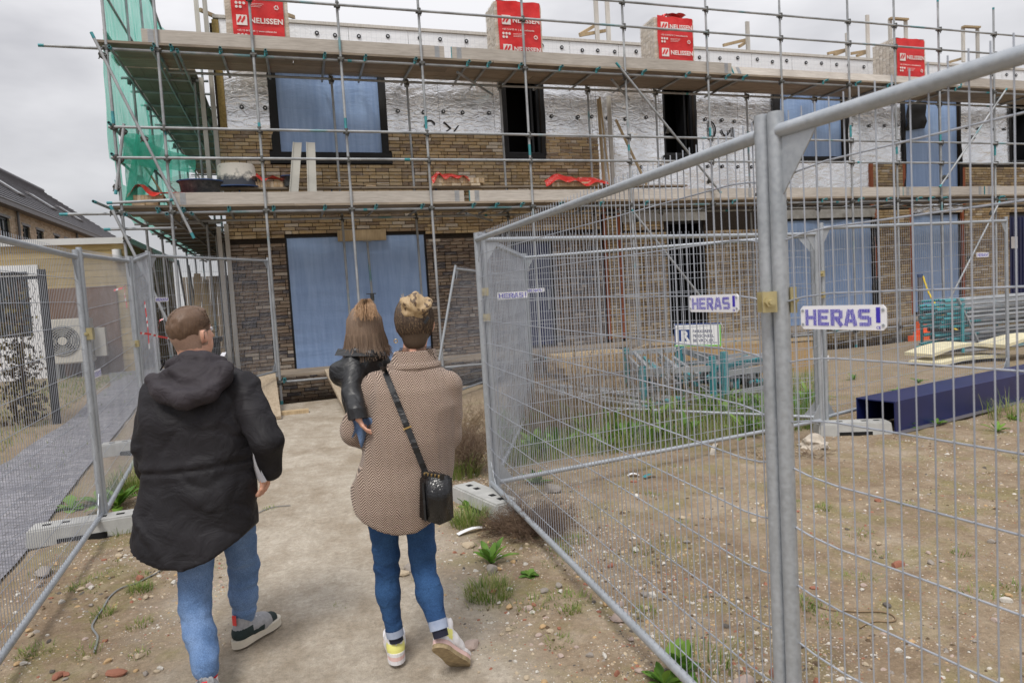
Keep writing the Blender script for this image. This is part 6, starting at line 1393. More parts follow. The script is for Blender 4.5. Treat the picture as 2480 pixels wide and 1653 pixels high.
# ======================= the man
def man():
    S=Person('man walking away in a long black hooded parka and light blue jeans',470,1400,3.02); V=S.V
    rows=S.rows([(838,400,508,3.07,.085),(856,368,546,3.06,.115),(872,350,564,3.06,.135),(900,340,578,3.05,.15),(950,334,580,3.04,.158),(1010,332,578,3.03,.162),(1060,330,577,3.02,.165),(1085,329,577,3.02,.164),(1150,322,585,3.0,.175),(1210,310,594,2.99,.185),(1260,300,598,2.98,.19),(1310,298,596,2.97,.19)])
    hem=[V(x,y,2.9) for x,y in ((280,1240),(300,1253),(345,1274),(400,1288),(450,1289),(500,1272),(550,1238),(603,1184),(625,1164))]; hx=[p[0] for p in hem]; hz=[p[2] for p in hem]
    lsh,lel,lwr=V(362,905,3.04),V(338,1025,2.99),V(342,1080,3.2); rsh,rel,rwr=V(556,893,3.03),V(615,1015,2.92),V(622,1074,3.0)
    rows_mid=V(450,1080,2.9)[2]
    def coat(X,Y,Z,arms=True):
        P=[X,Y,Z]; d=loft(P,rows,2.3)
        wr=.009*vnoise(X*4+Z*3,Y*4,Z*5-X*2+3)+.005*vnoise(X*9+Z*8+4,Y*9,Z*11-X*6); d=d+wr
        rg_=lambda a:np.clip(1-np.abs(a)*2.6,0,1)**2; ur=sstep(rows_mid-.1,rows_mid+.15,Z); d=d-.011*rg_(vnoise(X*3.2+Z*4.2,Y*3,Z*3.6-X*2.6))+.006*rg_(vnoise(X*6-Z*5+7,Y*5,Z*7+X*4))
        wz=V(450,1080,2.9)[2]; tl=(hx[-1]-hx[0]); d=d+.009*np.exp(-((Z-wz-.06*(X+.05))/.010)**2)-.004*np.exp(-((Z-wz-.06*(X+.05)-.03)/.02)**2)     # drawstring seam
        cut=np.interp(X,hx,hz)-Z; d=np.maximum(d,cut)
        if arms:
            wa=.007*vnoise(X*8+Z*4,Y*9,Z*15-X*8+9)
            for a,b,c,r_ in ((lsh,lel,lwr,(.078,.060,.052)),(rsh,rel,rwr,(.080,.060,.048))): d=smin(d,chain(P,[(a,r_[0]),(b,r_[1]),(c,r_[2])],.02)-.008*rg_(vnoise(X*5,Y*5+2,Z*11-X*5))+wa,.012)
        return d
    lo=np.array([min(hx[0],lel[0])-.13,-.32,min(hz)-.03]); hi=np.array([rel[0]+.12,.42,rows[0][0]+.05])
    lo[2]=min(hz)-.04
    Vv,Fc=surf(coat,lo,hi,.0105); ja=meshobj('jacket',Vv,Fc,M['parka'],S.e)
    hp=[V(352,872,2.93),V(376,900,2.88),V(425,915,2.85),V(475,898,2.87),V(512,862,2.92),V(520,845,2.98)]
    def hood(X,Y,Z):
        P=[X,Y,Z]; d=chain(P,list(zip(hp,(.036,.045,.05,.048,.042,.03))),.02); d=smin(d,ell(P,V(437,868,2.93),(.135,.07,.075)),.03)
        ring=[V(395,838,3.0),V(430,828,2.96),V(470,824,2.96),V(505,832,3.02)]; d=smin(d,chain(P,list(zip(ring,(.03,.035,.035,.03))),.02),.02)
        crease=chain(P,[(V(382,862,2.86),.016),(V(405,880,2.83),.022),(V(440,884,2.82),.026),(V(478,866,2.84),.022),(V(500,845,2.9),.014)],.01); d=-smin(-d,crease,.018); cr2=chain(P,[(V(400,846,2.87),.010),(V(440,858,2.85),.012),(V(485,840,2.88),.010)],.01); d=-smin(-d,cr2,.014)
        return d+.007*vnoise(X*14,Y*14,Z*18)+.004*vnoise(X*30,Y*30,Z*30)
    c=V(437,870,2.93); Vv,Fc=surf(hood,c-np.array([.25,.2,.18]),c+np.array([.25,.2,.2]),.0085); h_=meshobj('hood',Vv,Fc,M['hoodlining'],ja)
    q=MB(); q.path(smooth_pts([V(374,838,2.95),V(370,828,2.95),V(377,826,2.95),V(376,836,2.95),V(368,850,2.95)],4),.0035,5); o=q.build('drawcord',M['parka']); o.parent=ja
    # legs
    lh,lk,la=V(452,1235,2.98),V(447,1395,2.94),V(472,1528,2.72); rh,rk,ra=V(540,1185,3.05),V(560,1300,3.2),V(561,1426,3.21)
    hip=V(505,1170,3.0)
    def jeans(X,Y,Z):
        P=[X,Y,Z]; d=smin(chain(P,[(lh,.084),(lk,.064),(V(462,1462,2.84),.061),(la,.052)],.03),chain(P,[(rh,.086),(rk,.066),(V(560,1370,3.2),.062),(ra,.050)],.03),.02); d=smin(d,ell(P,hip,(.14,.10,.11)),.05)
        bunch=np.exp(-((Z-la[2])/.10)**2)*(X<lk[0]+.08)+np.exp(-((Z-ra[2])/.09)**2)*(X>lk[0]+.08); kn=np.exp(-((Z-lk[2])/.1)**2)
        return d+(.003+.007*bunch+.004*kn)*vnoise(X*7,Y*7,Z*42)+.002*vnoise(X*20,Y*20,Z*20)
    al=np.array([lh,lk,la,rh,rk,ra,hip]); Vv,Fc=surf(jeans,al.min(0)-np.array([.13,.14,.065]),al.max(0)+np.array([.15,.14,.1]),.0085)
    Vv,Fc=Vv,Fc; meshobj('jeans',Vv,Fc,M['denim_light'],S.e)
    for a,f in ((la,V(482,1590,2.84)),(ra,V(566,1445,3.26))):
        q=MB(); a=Vector(a); q.tube(a+Vector((0,0,.02)),Vector((a.x,a.y+.01,a.z-.085)),.043,.04,n=14,cap=False); o=q.build('sock',M['sock']); o.parent=S.e
    hl=V(538,1482,3.13); hl[2]=.012; tl_=hl+np.array([.10,.23,0]); tl_[2]=.012
    shoe(S,'shoe',hl,tl_,(0,0,1),.29,(M['shoe_grey'],M['sole_cream'],M['shoe_green'],M['sole_cream']),.034,.046,kind=1)
    hl=V(478,1700,2.53); hl[2]=.025; t2=V(481,1620,2.79); t2[2]=.012; shoe(S,'shoe',hl,t2,(0,.07,1),.29,(M['shoe_grey'],M['sole_cream'],M['shoe_green'],M['sole_cream']),.034,.046,kind=1)
    # body: head, neck, trunk, limbs
    hc=V(441,767,3.08); rx,rz=R(10),R(-22); nk=V(447,838,3.07)
    def body(X,Y,Z):
        P=[X,Y,Z]; d=head(rot(P,hc,rx,0,rz)); d=smin(d,cap(P,hc+np.array([0,-.02,-.06]),nk+np.array([0,0,-.04]),.056,.066),.03); d=smin(d,chain(P,[(V(460,890,3.05),.11),(V(458,1000,3.03),.12),(hip,.12)],.05),.05)
        for a,b,c,r_ in ((lsh,lel,lwr,.048),(rsh,rel,rwr,.048)): d=smin(d,chain(P,[(a,r_),(b,r_*.85),(c,r_*.62)],.02),.03)
        for a,b,c in ((lh,lk,la),(rh,rk,ra)): d=smin(d,chain(P,[(a,.06),(b,.044),(c,.034)],.03),.03)
        return d
    al=np.array([hc,lsh,lel,lwr,rsh,rel,rwr,lh,la,ra,rh]); 
    hrz=hc[2]
    Vv,Fc=surf(body,al.min(0)-np.array([.13,.16,.03]),al.max(0)+np.array([.12,.16,.15]),.011); 
    Mr=np.array((Matrix.Rotation(rz,3,'Z')@Matrix.Rotation(rx,3,'X')).inverted())
    def mf(C):
        Q=(C-hc)@Mr.T; return ((Q[:,2]>-.055+.0*Q[:,1])&(Q[:,1]<.03+.2*(Q[:,2]))&(Q[:,2]<.2)&(np.abs(Q[:,0])<.0775))*1
    meshobj('body',Vv,Fc,[M['skin'],M['stubble']],S.e,None,None,mf); eyes(S.e,hc,rx,rz,1,M['sign_darkblue'])
    def hairf(X,Y,Z):
        Q=rot([X,Y,Z],hc,rx,0,rz); n=vnoise(Q[0]*70,Q[1]*22+20*Q[0],Q[2]*40); th=np.clip((Q[2]-.004-.012*n)/.085,-.2,1)*.015*(1-.75*np.exp(-((Q[0]+.022)**2+(Q[1]+.07)**2+(Q[2]-.085)**2)/.028**2)); d=ell(Q,(0,-.012,.018),(.0742,.0962,.0982))-th
        d=d+.003*n*np.clip(Q[2]/.04,0,1); d=np.maximum(d,Q[1]-.075-.1*np.clip(Q[2],-.2,.0)); d=smin(d,ell(Q,(0,.05,.095),(.05,.035,.022))+.004*n,.02)
        return d
    Vv,Fc=surf(hairf,hc-.14,hc+np.array([.14,.14,.16]),.0055); meshobj('hair',Vv,Fc,M['hair_brown'],S.e)
    r_=random.Random(6); rt=[]; Mw=np.array(Matrix.Rotation(rz,3,'Z')@Matrix.Rotation(rx,3,'X'))
    for k in range(2600):
        a=r_.uniform(0,6.283); el=r_.uniform(.12,1.5); nn=np.array([math.cos(a)*math.cos(el),math.sin(a)*math.cos(el),math.sin(el)]); p=np.array([0,-.012,.018])+nn*(np.array([.076,.098,.100])+np.array([.011,.011,.011])*min(1,el/.8))
        sw=np.cross(nn,np.array([.1,-.5,.85])); sw=sw/(np.linalg.norm(sw)+1e-6)+np.array([0,.5,-.2])*(.4+.6*r_.random()); L=r_.uniform(.008,.024)*min(1,.25+el); rt.append([hc+Mw@(p-nn*.006),hc+Mw@(p+sw*L*.5+nn*.003),hc+Mw@(p+sw*L-nn*.001)])
    strands(S,'hair_strands',rt,M['hair_brown'],.0014)
    # spectacles
    Mh=Matrix.Rotation(rz,3,'Z')@Matrix.Rotation(rx,3,'X'); g=lambda a,b,c_:Vector(hc)+Mh@Vector((a,b,c_)); q=MB(); 
    for sx in (-1,1):
        q.path([g(sx*.091,-.02,-.02),g(sx*.09,-.015,.012),g(sx*.085,.05,.014),g(sx*.066,.098,.012)],.0013,5); q.path([g(sx*.034+.025*math.cos(t),.1,.002+.019*math.sin(t)) for t in np.linspace(0,6.283,17)],.0014,5)
    q.path([g(-.008,.116,.008),g(.008,.116,.008)],.0014,5); o=q.build('spectacles',M['frame']); o.parent=S.e
    # white shirt collar
    q=MB(); 
    for x0,y0,x1,y1 in ((402,832,412,818),(505,826,514,812)): a=Vector(V(x0,y0,3.06)); b=Vector(V(x1,y1,3.10)); q=MB(); q.obox((a+b)/2,(b-a)/2,(.006,.01,0),(0,.006,.006)); o=q.build('shirt_collar',M['paper']); o.parent=S.e
    handmesh(S,'hand',V(610,1082,3.02),(-.10,.10,-.5),(-1,.2,0),1,1.0,M['skin'],.9); handmesh(S,'hand',V(332,1088,3.2),(.1,.2,-.5),(1,0,0),-1,1.0,M['skin'],.8)
    # papers held in the right hand
    pp_=Person('folded white papers held in the right hand of the man in the parka',600,1090,3.0,'paper','paper'); W=pp_.V
    a,b,c_,d_=[Vector(W(*p)) for p in ((582,1006,3.0),(613,1104,2.93),(598,1106,3.02),(566,1012,3.16))]; q=MB(); q.grid(lambda u_,v_:tuple(a.lerp(b,u_).lerp(d_.lerp(c_,u_),v_)+Vector((.015*math.sin(u_*3.14)*-1,0,0))),12,4); q.grid(lambda u_,v_:tuple(a.lerp(b,u_).lerp(d_.lerp(c_,u_),1-v_)+Vector((-.004-.017*math.sin(u_*3.14),0,-.004))),12,4); o=q.build('sheets',M['paper']); o.parent=pp_.e
man()
# ======================= the woman
def woman():
    S=Person('woman in a brown herringbone coat and dark jeans carrying a child',930,1400,2.92); V=S.V
    rows=S.rows([(836,900,1002,2.95,.085),(850,872,1022,2.94,.11),(866,852,1040,2.94,.13),(890,846,1046,2.93,.148),(935,846,1046,2.92,.155),(1000,838,1046,2.91,.165),(1050,826,1042,2.91,.17),(1100,810,1037,2.90,.18),(1150,803,1030,2.90,.185),(1190,806,1020,2.90,.18),(1225,815,1005,2.90,.17)])
    hem=[V(x,y,2.8) for x,y in ((790,1110),(803,1150),(818,1176),(838,1192),(880,1208),(920,1217),(960,1212),(998,1190),(1022,1160),(1040,1130))]; hx=[p[0] for p in hem]; hz=[p[2] for p in hem]
    lsh,lel,lwr=V(864,890,2.93),V(822,988,2.90),V(872,1012,3.16); rsh,rel,rwr=V(1024,888,2.93),V(1030,1000,2.93),V(1000,1040,3.18)
    def coat(X,Y,Z):
        P=[X,Y,Z]; d=loft(P,rows,2.25); rg_=lambda a:np.clip(1-np.abs(a)*2.6,0,1)**2; d=d-.008*rg_(vnoise(X*4+Z*1.5,Y*4,Z*2.2+5))+.008*vnoise(X*6,Y*5,Z*3+5)+.004*vnoise(X*10,Y*10,Z*8); d=np.maximum(d,np.interp(X,hx,hz)-Z)
        wa=.006*vnoise(X*10,Y*10,Z*20+2)
        d=smin(d,chain(P,[(lsh,.074),(lel,.068),(lwr,.058)],.03)+wa,.03); d=smin(d,chain(P,[(rsh,.072),(rel,.057),(rwr,.052)],.03)+wa,.008); return d
    al=np.array([lsh,lel,lwr,rsh,rel,rwr]); lo=np.array([min(al[:,0].min()-.1,hx[0]),-.3,min(hz)-.03]); hi=np.array([al[:,0].max()+.12,.36,rows[0][0]+.06])
    Vv,Fc=surf(coat,lo,hi,.0095); co=meshobj('coat',Vv,Fc,M['tweed'],S.e)
    cb_,ct_=V(951,838,2.95),V(952,806,2.96)
    def collar(X,Y,Z):
        t=np.clip((Z-cb_[2])/(ct_[2]-cb_[2]),-.3,1.3); cx_=cb_[0]+(ct_[0]-cb_[0])*t; cy_=cb_[1]+.0+.02*t; r_=np.sqrt(((X-cx_)/(.100-.016*t))**2+((Y-cy_)/(.092-.012*t))**2); d=np.abs((r_-1)*.09)-.008; zt=ct_[2]+.004; d=np.maximum(d,np.maximum(Z-zt,cb_[2]-.02-Z)); d=np.maximum(d,(Y-cy_)-.07)
        roll=np.abs((r_-1.09)*.09)-.009; roll=np.maximum(roll,np.maximum(Z-cb_[2]-.012,cb_[2]-.008-Z)); return np.minimum(d,roll)+.002*vnoise(X*20,Y*20,Z*20)
    Vv,Fc=surf(collar,cb_-np.array([.15,.15,.06]),ct_+np.array([.15,.15,.04]),.006); meshobj('collar',Vv,Fc,M['tweed'],co)
    lh,lk,la=V(880,1180,2.92),V(889,1312,2.95),V(905,1444,2.93); rh,rk,ra=V(962,1180,2.90),V(972,1295,2.93),V(1004,1424,2.775); hip=V(925,1150,2.9)
    def jeans(X,Y,Z):
        P=[X,Y,Z]; d=smin(chain(P,[(lh,.074),(V(887,1270,2.94),.054),(lk,.050),(V(891,1360,2.94),.050),(la,.036)],.03),chain(P,[(rh,.072),(V(969,1260,2.92),.055),(rk,.051),(V(986,1360,2.85),.054),(ra,.040)],.03),.015); d=smin(d,ell(P,hip,(.15,.12,.1)),.04)
        kn=np.exp(-((Z-lk[2]-.03)/.09)**2)+np.exp(-((Z-la[2]-.03)/.05)**2); return d+(.0015+.0035*kn)*vnoise(X*7,Y*7,Z*55)
    al=np.array([lh,lk,la,rh,rk,ra,hip]); Vv,Fc=surf(jeans,al.min(0)-np.array([.1,.12,.03]),al.max(0)+np.array([.1,.12,.1]),.008); meshobj('jeans',Vv,Fc,M['denim_dark'],S.e)
    for a,e in ((la,V(908,1458,2.93)),(ra,V(1009,1444,2.762))):
        q=MB(); q.tube(Vector(a)+Vector((0,0,.004)),Vector(e),.0405,.039,n=16,cap=False); o=q.build('cuff',M['denim_cuff']); o.parent=S.e
        q=MB(); q.tube(Vector(a),Vector(e)+(Vector(e)-Vector(a))*.9,.033,.032,n=12); o=q.build('sock',M['sock_dark']); o.parent=S.e
    sm_=(M['shoe_white'],M['shoe_white'],M['shoe_yellow'],M['shoe_pink'])
    hl=V(912,1520,2.90); hl[2]=.012; shoe(S,'shoe',hl,hl+np.array([-.05,.22,0]),(0,0,1),.275,sm_,.050,.048,kind=0)
    hl=V(1004,1487,2.735); te=V(1050,1543,2.86); te[2]=.03; sm2=(M['shoe_white'],M['sole_beige'],M['shoe_yellow'],M['shoe_pink'])
    shoe(S,'shoe',hl,te,(.0,.62,.78),.275,sm2,.050,.048,kind=0)
    hc=V(953,742,2.98); nk=V(951,830,2.95); rx,rz=R(6),R(2); s_=.96
    def body(X,Y,Z):
        P=[X,Y,Z]; d=head(rot(P,hc,rx,0,rz),s_); d=smin(d,cap(P,hc+np.array([0,-.015,-.06]),nk,.048,.055),.03); d=smin(d,chain(P,[(V(948,890,2.93),.095),(V(940,1000,2.91),.10),(hip,.10)],.05),.05)
        for a,b,c in ((lsh,lel,lwr),(rsh,rel,rwr)): d=smin(d,chain(P,[(a,.045),(b,.038),(c,.03)],.02),.03)
        for a,b,c in ((lh,lk,la),(rh,rk,ra)): d=smin(d,chain(P,[(a,.055),(b,.038),(c,.028)],.03),.03)
        return d
    al=np.array([hc,lsh,lel,lwr,rsh,rel,rwr,lh,la,ra,rh]); Vv,Fc=surf(body,al.min(0)-np.array([.12,.16,.03]),al.max(0)+np.array([.12,.16,.15]),.011); meshobj('body',Vv,Fc,M['skin'],S.e); eyes(S.e,hc,rx,rz,s_,M['doorbrown'])
    bun=V(955,703,2.90)
    def hairf(X,Y,Z):
        Q=rot([X,Y,Z],hc,rx,0,rz); n=vnoise(Q[0]*45,Q[1]*45,Q[2]*18); d=ell(Q,(0,-.012,.02),(.084,.106,.108)); d=np.maximum(d,Q[1]-.035-.35*np.clip(Q[2],-.1,.12)); d=smin(d,ell(Q,(0,-.055,-.06),(.052,.045,.055)),.02)
        for sx in (-1,1): d=np.maximum(d,-ell(Q,(sx*.088,.0,-.018),(.028,.045,.048)))
        return d+.0012*n
    Mr=np.array(Matrix.Rotation(rz,3,'Z')@Matrix.Rotation(rx,3,'X'))
    Vv,Fc=surf(hairf,hc-np.array([.14,.16,.17]),hc+np.array([.14,.14,.2]),.0065); ho=meshobj('hair',Vv,Fc,[M['hair_dark'],M['hair_mid']],S.e,None,None,lambda C:(((C-hc)@Mr)[:,2]+.02*vnoise(C[:,0]*60,C[:,1]*60,C[:,2]*12)>.058)*1)
    lp=[]; r_=random.Random(2)
    for k in range(9):           # twisted loops of the messy bun
        ax=np.array([r_.gauss(0,1),r_.gauss(0,.6),r_.gauss(0,1)]); ax/=np.linalg.norm(ax); b1=np.cross(ax,[0,1,.3]); b1/=np.linalg.norm(b1); b2=np.cross(ax,b1); rr_=r_.uniform(.034,.05); a0=r_.uniform(0,6.28); cc=bun+np.array([r_.uniform(-.016,.016),r_.uniform(-.006,.006),r_.uniform(-.008,.008)]); lp.append([cc+rr_*(b1*math.cos(a0+t)+b2*math.sin(a0+t)) for t in np.linspace(0,4.6,8)])
    def bunf(X,Y,Z):
        P=[X,Y,Z]; d=ell(P,bun,(.058,.05,.050))
        for L_ in lp: d=smin(d,chain(P,[(p,.0125) for p in L_],.006),.008)
        return d+.0012*vnoise(X*50+Z*30,Y*40,Z*40-X*30)
    Vv,Fc=surf(bunf,bun-.1,bun+.1,.0048); meshobj('bun',Vv,Fc,[M['hair_blond'],M['hair_mid']],ho,None,None,lambda C:(vnoise(C[:,0]*70+C[:,2]*50,C[:,1]*40,C[:,2]*45-C[:,0]*60)>.32)*1)
    rt=[]; rb=[]
    for k in range(1000):        # strands combed up over the head towards the bun
        a=r_.uniform(-1,1)*math.pi*.6; z0_=r_.uniform(-.085,.03); g=lambda t:np.array([0,-.012,.02])+np.array([.0855*math.sin(a)*math.cos(t),-.1075*math.cos(a)*math.cos(t),.1095*math.sin(t)])*1.003
        t0=math.asin(max(-.95,min(.95,(z0_-.02)/.11))); t1=r_.uniform(.75,1.2); pts=[hc+Mr@g(t0+(t1-t0)*q_) for q_ in (0,.25,.5,.75,1)]
        if z0_<-.03: pts[0]=pts[0]+np.array([0,.012,0])
        (rb if (r_.random()<(.5 if z0_>-.02 else .3)) else rt).append(pts)
    strands(S,'hair_strands',rt,M['hair_dark'],.0022); strands(S,'hair_strands',rb,M['hair_mid'],.0016)
    rt=[]
    for L_ in lp:                # fine strands along the loops and flyaway ends
        for k in range(110):
            o_=np.array([r_.gauss(0,1),r_.gauss(0,1),r_.gauss(0,1)]); o_*=.0132/np.linalg.norm(o_); a0=r_.randrange(0,4); pts=[p+o_ for p in L_[a0:a0+4]]
            if r_.random()<.15: pts.append(pts[-1]+o_*.9+np.array([0,0,.005]))
            rt.append(pts)
    strands(S,'bun_strands',rt,M['hair_blond'],.0011)
    rt=[[hc+np.array([x,-.07,-.10]),hc+np.array([x*1.15,-.075,-.13]),hc+np.array([x*1.3+r_.gauss(0,.01),-.07,-.15-r_.random()*.03])] for x in np.linspace(-.06,.07,26)]; strands(S,'nape_wisps',rt,M['hair_dark'],.0018)
    q=MB(); a=Vector(V(975,742,2.865)); b=Vector(V(984,728,2.865)); q.bar(a,b,.012,.014,(0,1,0)); o=q.build('hair_clip',M['frame']); o.parent=ho
    q=MB(); e=Vector(V(909,783,2.985)); q.path([e+Vector((.008*math.cos(t),0,.008*math.sin(t))) for t in np.linspace(0,6.283,13)],.002,5); o=q.build('earring',M['gold']); o.parent=S.e
    handmesh(S,'hand',lwr,(.5,.3,.0),(0,.2,1),1,.92,M['skin'],.6); handmesh(S,'hand',rwr,(-.5,.3,.1),(0,-1,.2),1,.92,M['skin'],.7)
    # ---- handbag and strap
    Bg=Person('small black crocodile-look shoulder bag hanging at the right hip of the woman',1000,1140,2.72,'handbag','handbag'); W=Bg.V; dl=S.o-Bg.o
    def surfd(x,y):
        for d in np.arange(2.55,3.1,.006):
            p=S.V(x,y,d)
            if coat(*[np.array([c]) for c in p])[0]<.004: return d-.006
        return 2.8
    pts=[]
    for t in np.linspace(0,1,22):
        x=880+98*t; y=842+244*t; pts.append(Vector(W(x,y,surfd(x,y))))
    pts=[Vector(W(872,836,2.93))]+pts
    q=MB(); ww=.0125
    for a,b in zip(pts,pts[1:]):
        d=(b-a).normalized(); s=d.cross(Vector((0,1,0))).normalized()*ww; nn=Vector((0,-.0035,0)); q.add([a-s,a+s,b+s,b-s,a-s+nn,a+s+nn,b+s+nn,b-s+nn],BOXF)
    o=q.build('strap',M['leather']); o.parent=Bg.e
    q=MB(); m=pts[13]; d=(pts[14]-pts[12]).normalized(); s=d.cross(Vector((0,1,0))).normalized(); q.bar(m-s*.018+Vector((0,-.006,0)),m+s*.018+Vector((0,-.006,0)),.006,.005,(0,1,0)); o=q.build('buckle',M['gold']); o.parent=Bg.e; q=MB(); q.tube(Vector(W(979,1084,2.705)),Vector(W(981,1100,2.70)),.006,n=6); o=q.build('buckle',M['gold']); o.parent=Bg.e
    c=Vector(W(1002,1142,2.70)); a=R(38); ux=Vector((math.cos(a),-math.sin(a)*1,0)).normalized(); uy=Vector((math.sin(a),math.cos(a),0)); hh=.092
    b=bmesh.new(); bmesh.ops.create_cube(b,size=1); 
    for v in b.verts:
        k=1.0 if v.co.z<0 else .93; v.co=Vector((v.co.x*.125*k,v.co.y*.095*k,v.co.z*.185))
    bmesh.ops.bevel(b,geom=b.edges[:],offset=.012,segments=3,affect='EDGES'); me=bpy.data.meshes.new('bag_body'); b.to_mesh(me); b.free(); me.materials.append(M['croc']); me.polygons.foreach_set('use_smooth',[True]*len(me.polygons)); me.update(); o=bpy.data.objects.new('bag_body',me); col.objects.link(o); o.parent=Bg.e; o.matrix_basis=basis(c,ux,uy,(0,0,1))@Matrix.Rotation(R(4),4,'Y')
    q=MB(); 
    for k in range(5): p=c+ux*(-.04+.02*k)-uy*.02+Vector((0,0,hh-.012)); q.tube(p,p+Vector((.004,-.008,.024)),.0045,n=6)
    o=q.build('rings',M['gold']); o.parent=Bg.e
    q=MB(); 
    for k in range(6): p=c+ux*(-.045+.018*k)-uy*.012+Vector((0,0,hh-.004)); q.obox(p,ux*.008,uy*.012,Vector((0,0,.016)))
    o=q.build('gathered_top',M['leather']); o.parent=Bg.e
    q=MB(); p=c-ux*.02-uy*.049; q.bar(p+Vector((0,0,-.085)),p+Vector((0,0,.07)),.008,.004,(0,1,0)); o=q.build('seam_strip',M['leather']); o.parent=Bg.e
    return S
def child():
    S=Person('small child with light brown hair in a black jacket, carried by the woman',830,1400,3.02); V=S.V
    hc=V(838,752,3.06); rx,rz,s_=R(4),R(12),.82; tor=[(V(836,842,3.03),.085),(V(838,905,3.05),.092),(V(842,985,3.07),.095)]
    lsh,lel,lwr=V(812,838,2.97),V(808,902,2.87),V(820,946,2.785); rsh,rel,rwr=V(872,836,3.06),V(905,880,3.14),V(925,850,3.17)
    def jac(X,Y,Z):
        P=[X,Y,Z]; d=chain(P,tor,.04); d=smin(d,chain(P,[(lsh,.052),(lel,.043),(lwr,.037)],.02),.02); d=smin(d,chain(P,[(rsh,.05),(rel,.042),(rwr,.036)],.02),.03); d=smin(d,ell(P,V(792,856,2.98),(.066,.06,.066)),.03)
        d=smin(d,chain(P,[(V(800,812,3.0),.016),(V(822,808,2.97),.022),(V(850,812,2.97),.024),(V(878,818,3.0),.02)],.01),.015); return d+.006*vnoise(X*16,Y*16,Z*22)+.003*vnoise(X*34,Y*34,Z*34)
    al=np.array([t[0] for t in tor]+[lsh,lel,lwr,rsh,rel,rwr,V(795,858,3.0)]); Vv,Fc=surf(jac,al.min(0)-.1,al.max(0)+.1,.0085); ja=meshobj('jacket',Vv,Fc,M['leather'],S.e)
    def flap(u_,v_):
        x=776+108*u_; s=math.sin(math.pi*u_); return tuple(V(x-8*v_*(1-u_)+3*v_*u_,800+5*u_+(16-6*u_)*v_+2*s,3.01-.055*s-.022*v_-.02*(1-u_)*v_))
    q=MB(); q.grid(flap,14,5); o=q.build('collar_flap',M['leather']); o.parent=ja
    q=MB(); q.tube(Vector(lwr)+Vector((0,0,.012)),Vector(lwr)+Vector((.004,-.01,-.028)),.041,.04,n=14); o=q.build('cuff',M['leather']); o.parent=ja
    def body(X,Y,Z):
        P=[X,Y,Z]; d=head(rot(P,hc,rx,0,rz),s_); d=smin(d,cap(P,hc+np.array([0,-.01,-.05]),tor[0][0],.034,.045),.02); d=smin(d,chain(P,[(t[0],t[1]*.7) for t in tor],.03),.03)
        for a,b,c in ((lsh,lel,lwr),(rsh,rel,rwr)): d=smin(d,chain(P,[(a,.03),(b,.026),(c,.021)],.02),.02)
        h0=tor[-1][0]
        for sx in (-.1,1.2): k=h0+np.array([sx*.09,.12,-.03]); d=smin(d,chain(P,[(h0+np.array([sx*.04,0,0]),.05),(k,.042),(k+np.array([0,.02,-.16]),.03)],.03),.03)
        return d
    h0=tor[-1][0]; al=np.array([hc,h0,lsh,lel,lwr,rsh,rel,rwr,h0+np.array([.09,.14,-.2]),h0+np.array([-.09,.14,-.2])]); Vv,Fc=surf(body,al.min(0)-.1,al.max(0)+.12,.0105); meshobj('body',Vv,Fc,M['skin'],S.e); eyes(S.e,hc,rx,rz,s_,M['sign_darkblue'])
    def jeans(X,Y,Z):
        P=[X,Y,Z]; d=None
        for sx in (-.1,1.2): k=h0+np.array([sx*.09,.12,-.03]); c=chain(P,[(h0+np.array([sx*.04,0,0]),.066),(k,.055),(k+np.array([0,.02,-.13]),.043)],.03); d=c if d is None else smin(d,c,.03)
        return d+.004*vnoise(X*20,Y*20,Z*40)
    Vv,Fc=surf(jeans,h0-np.array([.22,.12,.27]),h0+np.array([.22,.25,.1]),.009); meshobj('trousers',Vv,Fc,M['denim_dark'],S.e)
    for sx in (-.1,1.2): k=h0+np.array([sx*.09,.14,-.03]); shoe(S,'shoe',k+np.array([0,-.02,-.25]),k+np.array([0,.10,-.26]),(0,0,1),.14,(M['shoe_white'],M['shoe_white'],M['shoe_white'],M['shoe_white']),.03,.05,kind=0)
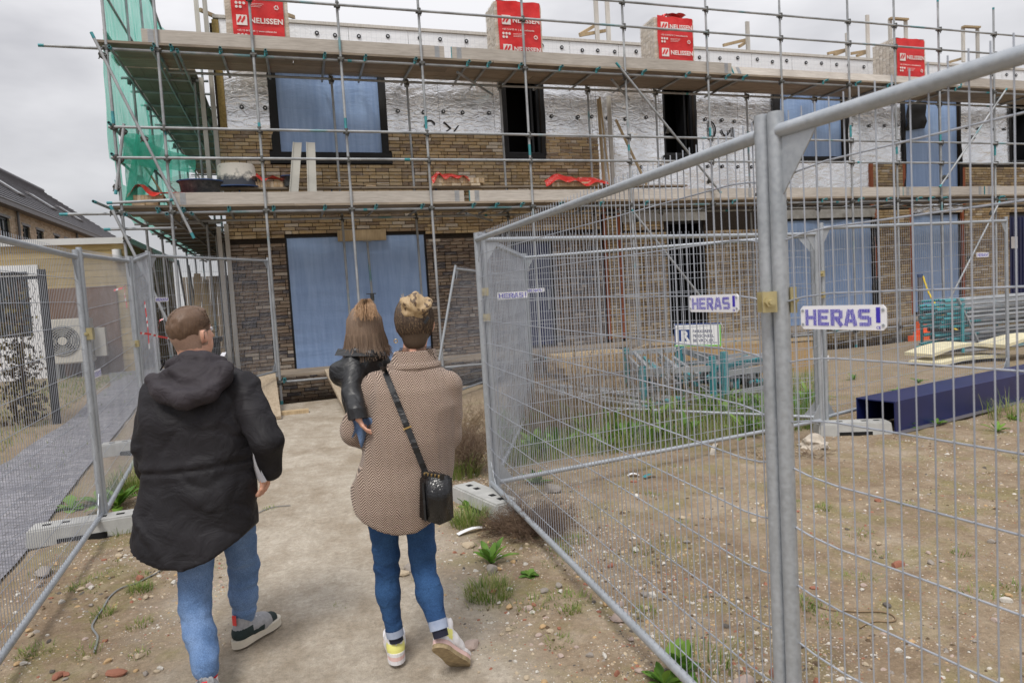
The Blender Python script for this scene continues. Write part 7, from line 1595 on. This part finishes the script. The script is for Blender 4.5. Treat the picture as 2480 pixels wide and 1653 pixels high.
    def hairf(X,Y,Z):
        Q=[q_/s_ for q_ in rot([X,Y,Z],hc,rx,0,rz)]; n=vnoise(Q[0]*50,Q[1]*50,Q[2]*10); d=ell(Q,(0,-.012,.02),(.092,.113,.11)); d=np.maximum(d,Q[1]-.05-.3*np.clip(Q[2],-.1,.12)); sk=ell(Q,(0,-.03,-.06),(.102,.088,.10)); sk=np.maximum(sk,Q[1]-.02); d=smin(d,sk,.03); return (d+.004*n)*s_
    Vv,Fc=surf(hairf,hc-np.array([.14,.16,.17]),hc+np.array([.14,.14,.16]),.0065); meshobj('hair',Vv,Fc,M['hair_child'],S.e)
    r_=random.Random(9); Mr=np.array(Matrix.Rotation(rz,3,'Z')@Matrix.Rotation(rx,3,'X')); rt=[]; tf=[]
    for k in range(900):
        a=r_.uniform(-1,1)*math.pi*.72; g=lambda rad,z:hc+Mr@(np.array([rad*math.sin(a),-.014-rad*1.12*math.cos(a),z])*s_); L=r_.uniform(-.17,-.115)
        rt.append([g(.02,.132),g(.062,.105),g(.095,.05),g(.103,-.02),g(.108+r_.gauss(0,.005),-.08),g(.112+abs(r_.gauss(0,.014)),L)])
    strands(S,'hair_strands',rt,M['hair_child'],.0015)
    tp=V(842,702,2.99)
    for k in range(220):
        a=r_.uniform(0,6.28); q_=r_.uniform(.4,1.15); d=np.array([math.cos(a)*.036*q_,-.02+math.sin(a)*.03*q_,0]); tf.append([tp+d*.15+np.array([0,0,-.01]),tp+d*.5+np.array([0,0,.02+r_.random()*.012]),tp+d*1.1+np.array([0,-.008,.002]),tp+d*1.3+np.array([r_.gauss(0,.006),-.016,-.02-r_.random()*.05])])
    strands(S,'hair_tuft',tf,M['hair_tuft'],.0014)
    handmesh(S,'hand',V(821,956,2.775),(.35,-.05,-.75),(.75,.3,.3),-1,.62,M['skin'],.55)
    def dress(u_,v_):
        x=806+52*u_+8*math.sin(v_*3); y=956+ (30+42*math.exp(-((u_-.45)/.16)**2)+16*math.exp(-((u_-.05)/.1)**2))*v_+8*abs(u_-.5); return tuple(V(x,y,2.785+.012*math.sin(u_*14)+.02*u_+.02*v_))
    q=MB(); q.grid(dress,22,8); o=q.build('denim_hem',M['denim_light'],None); o.parent=S.e
    return S
woman(); child()
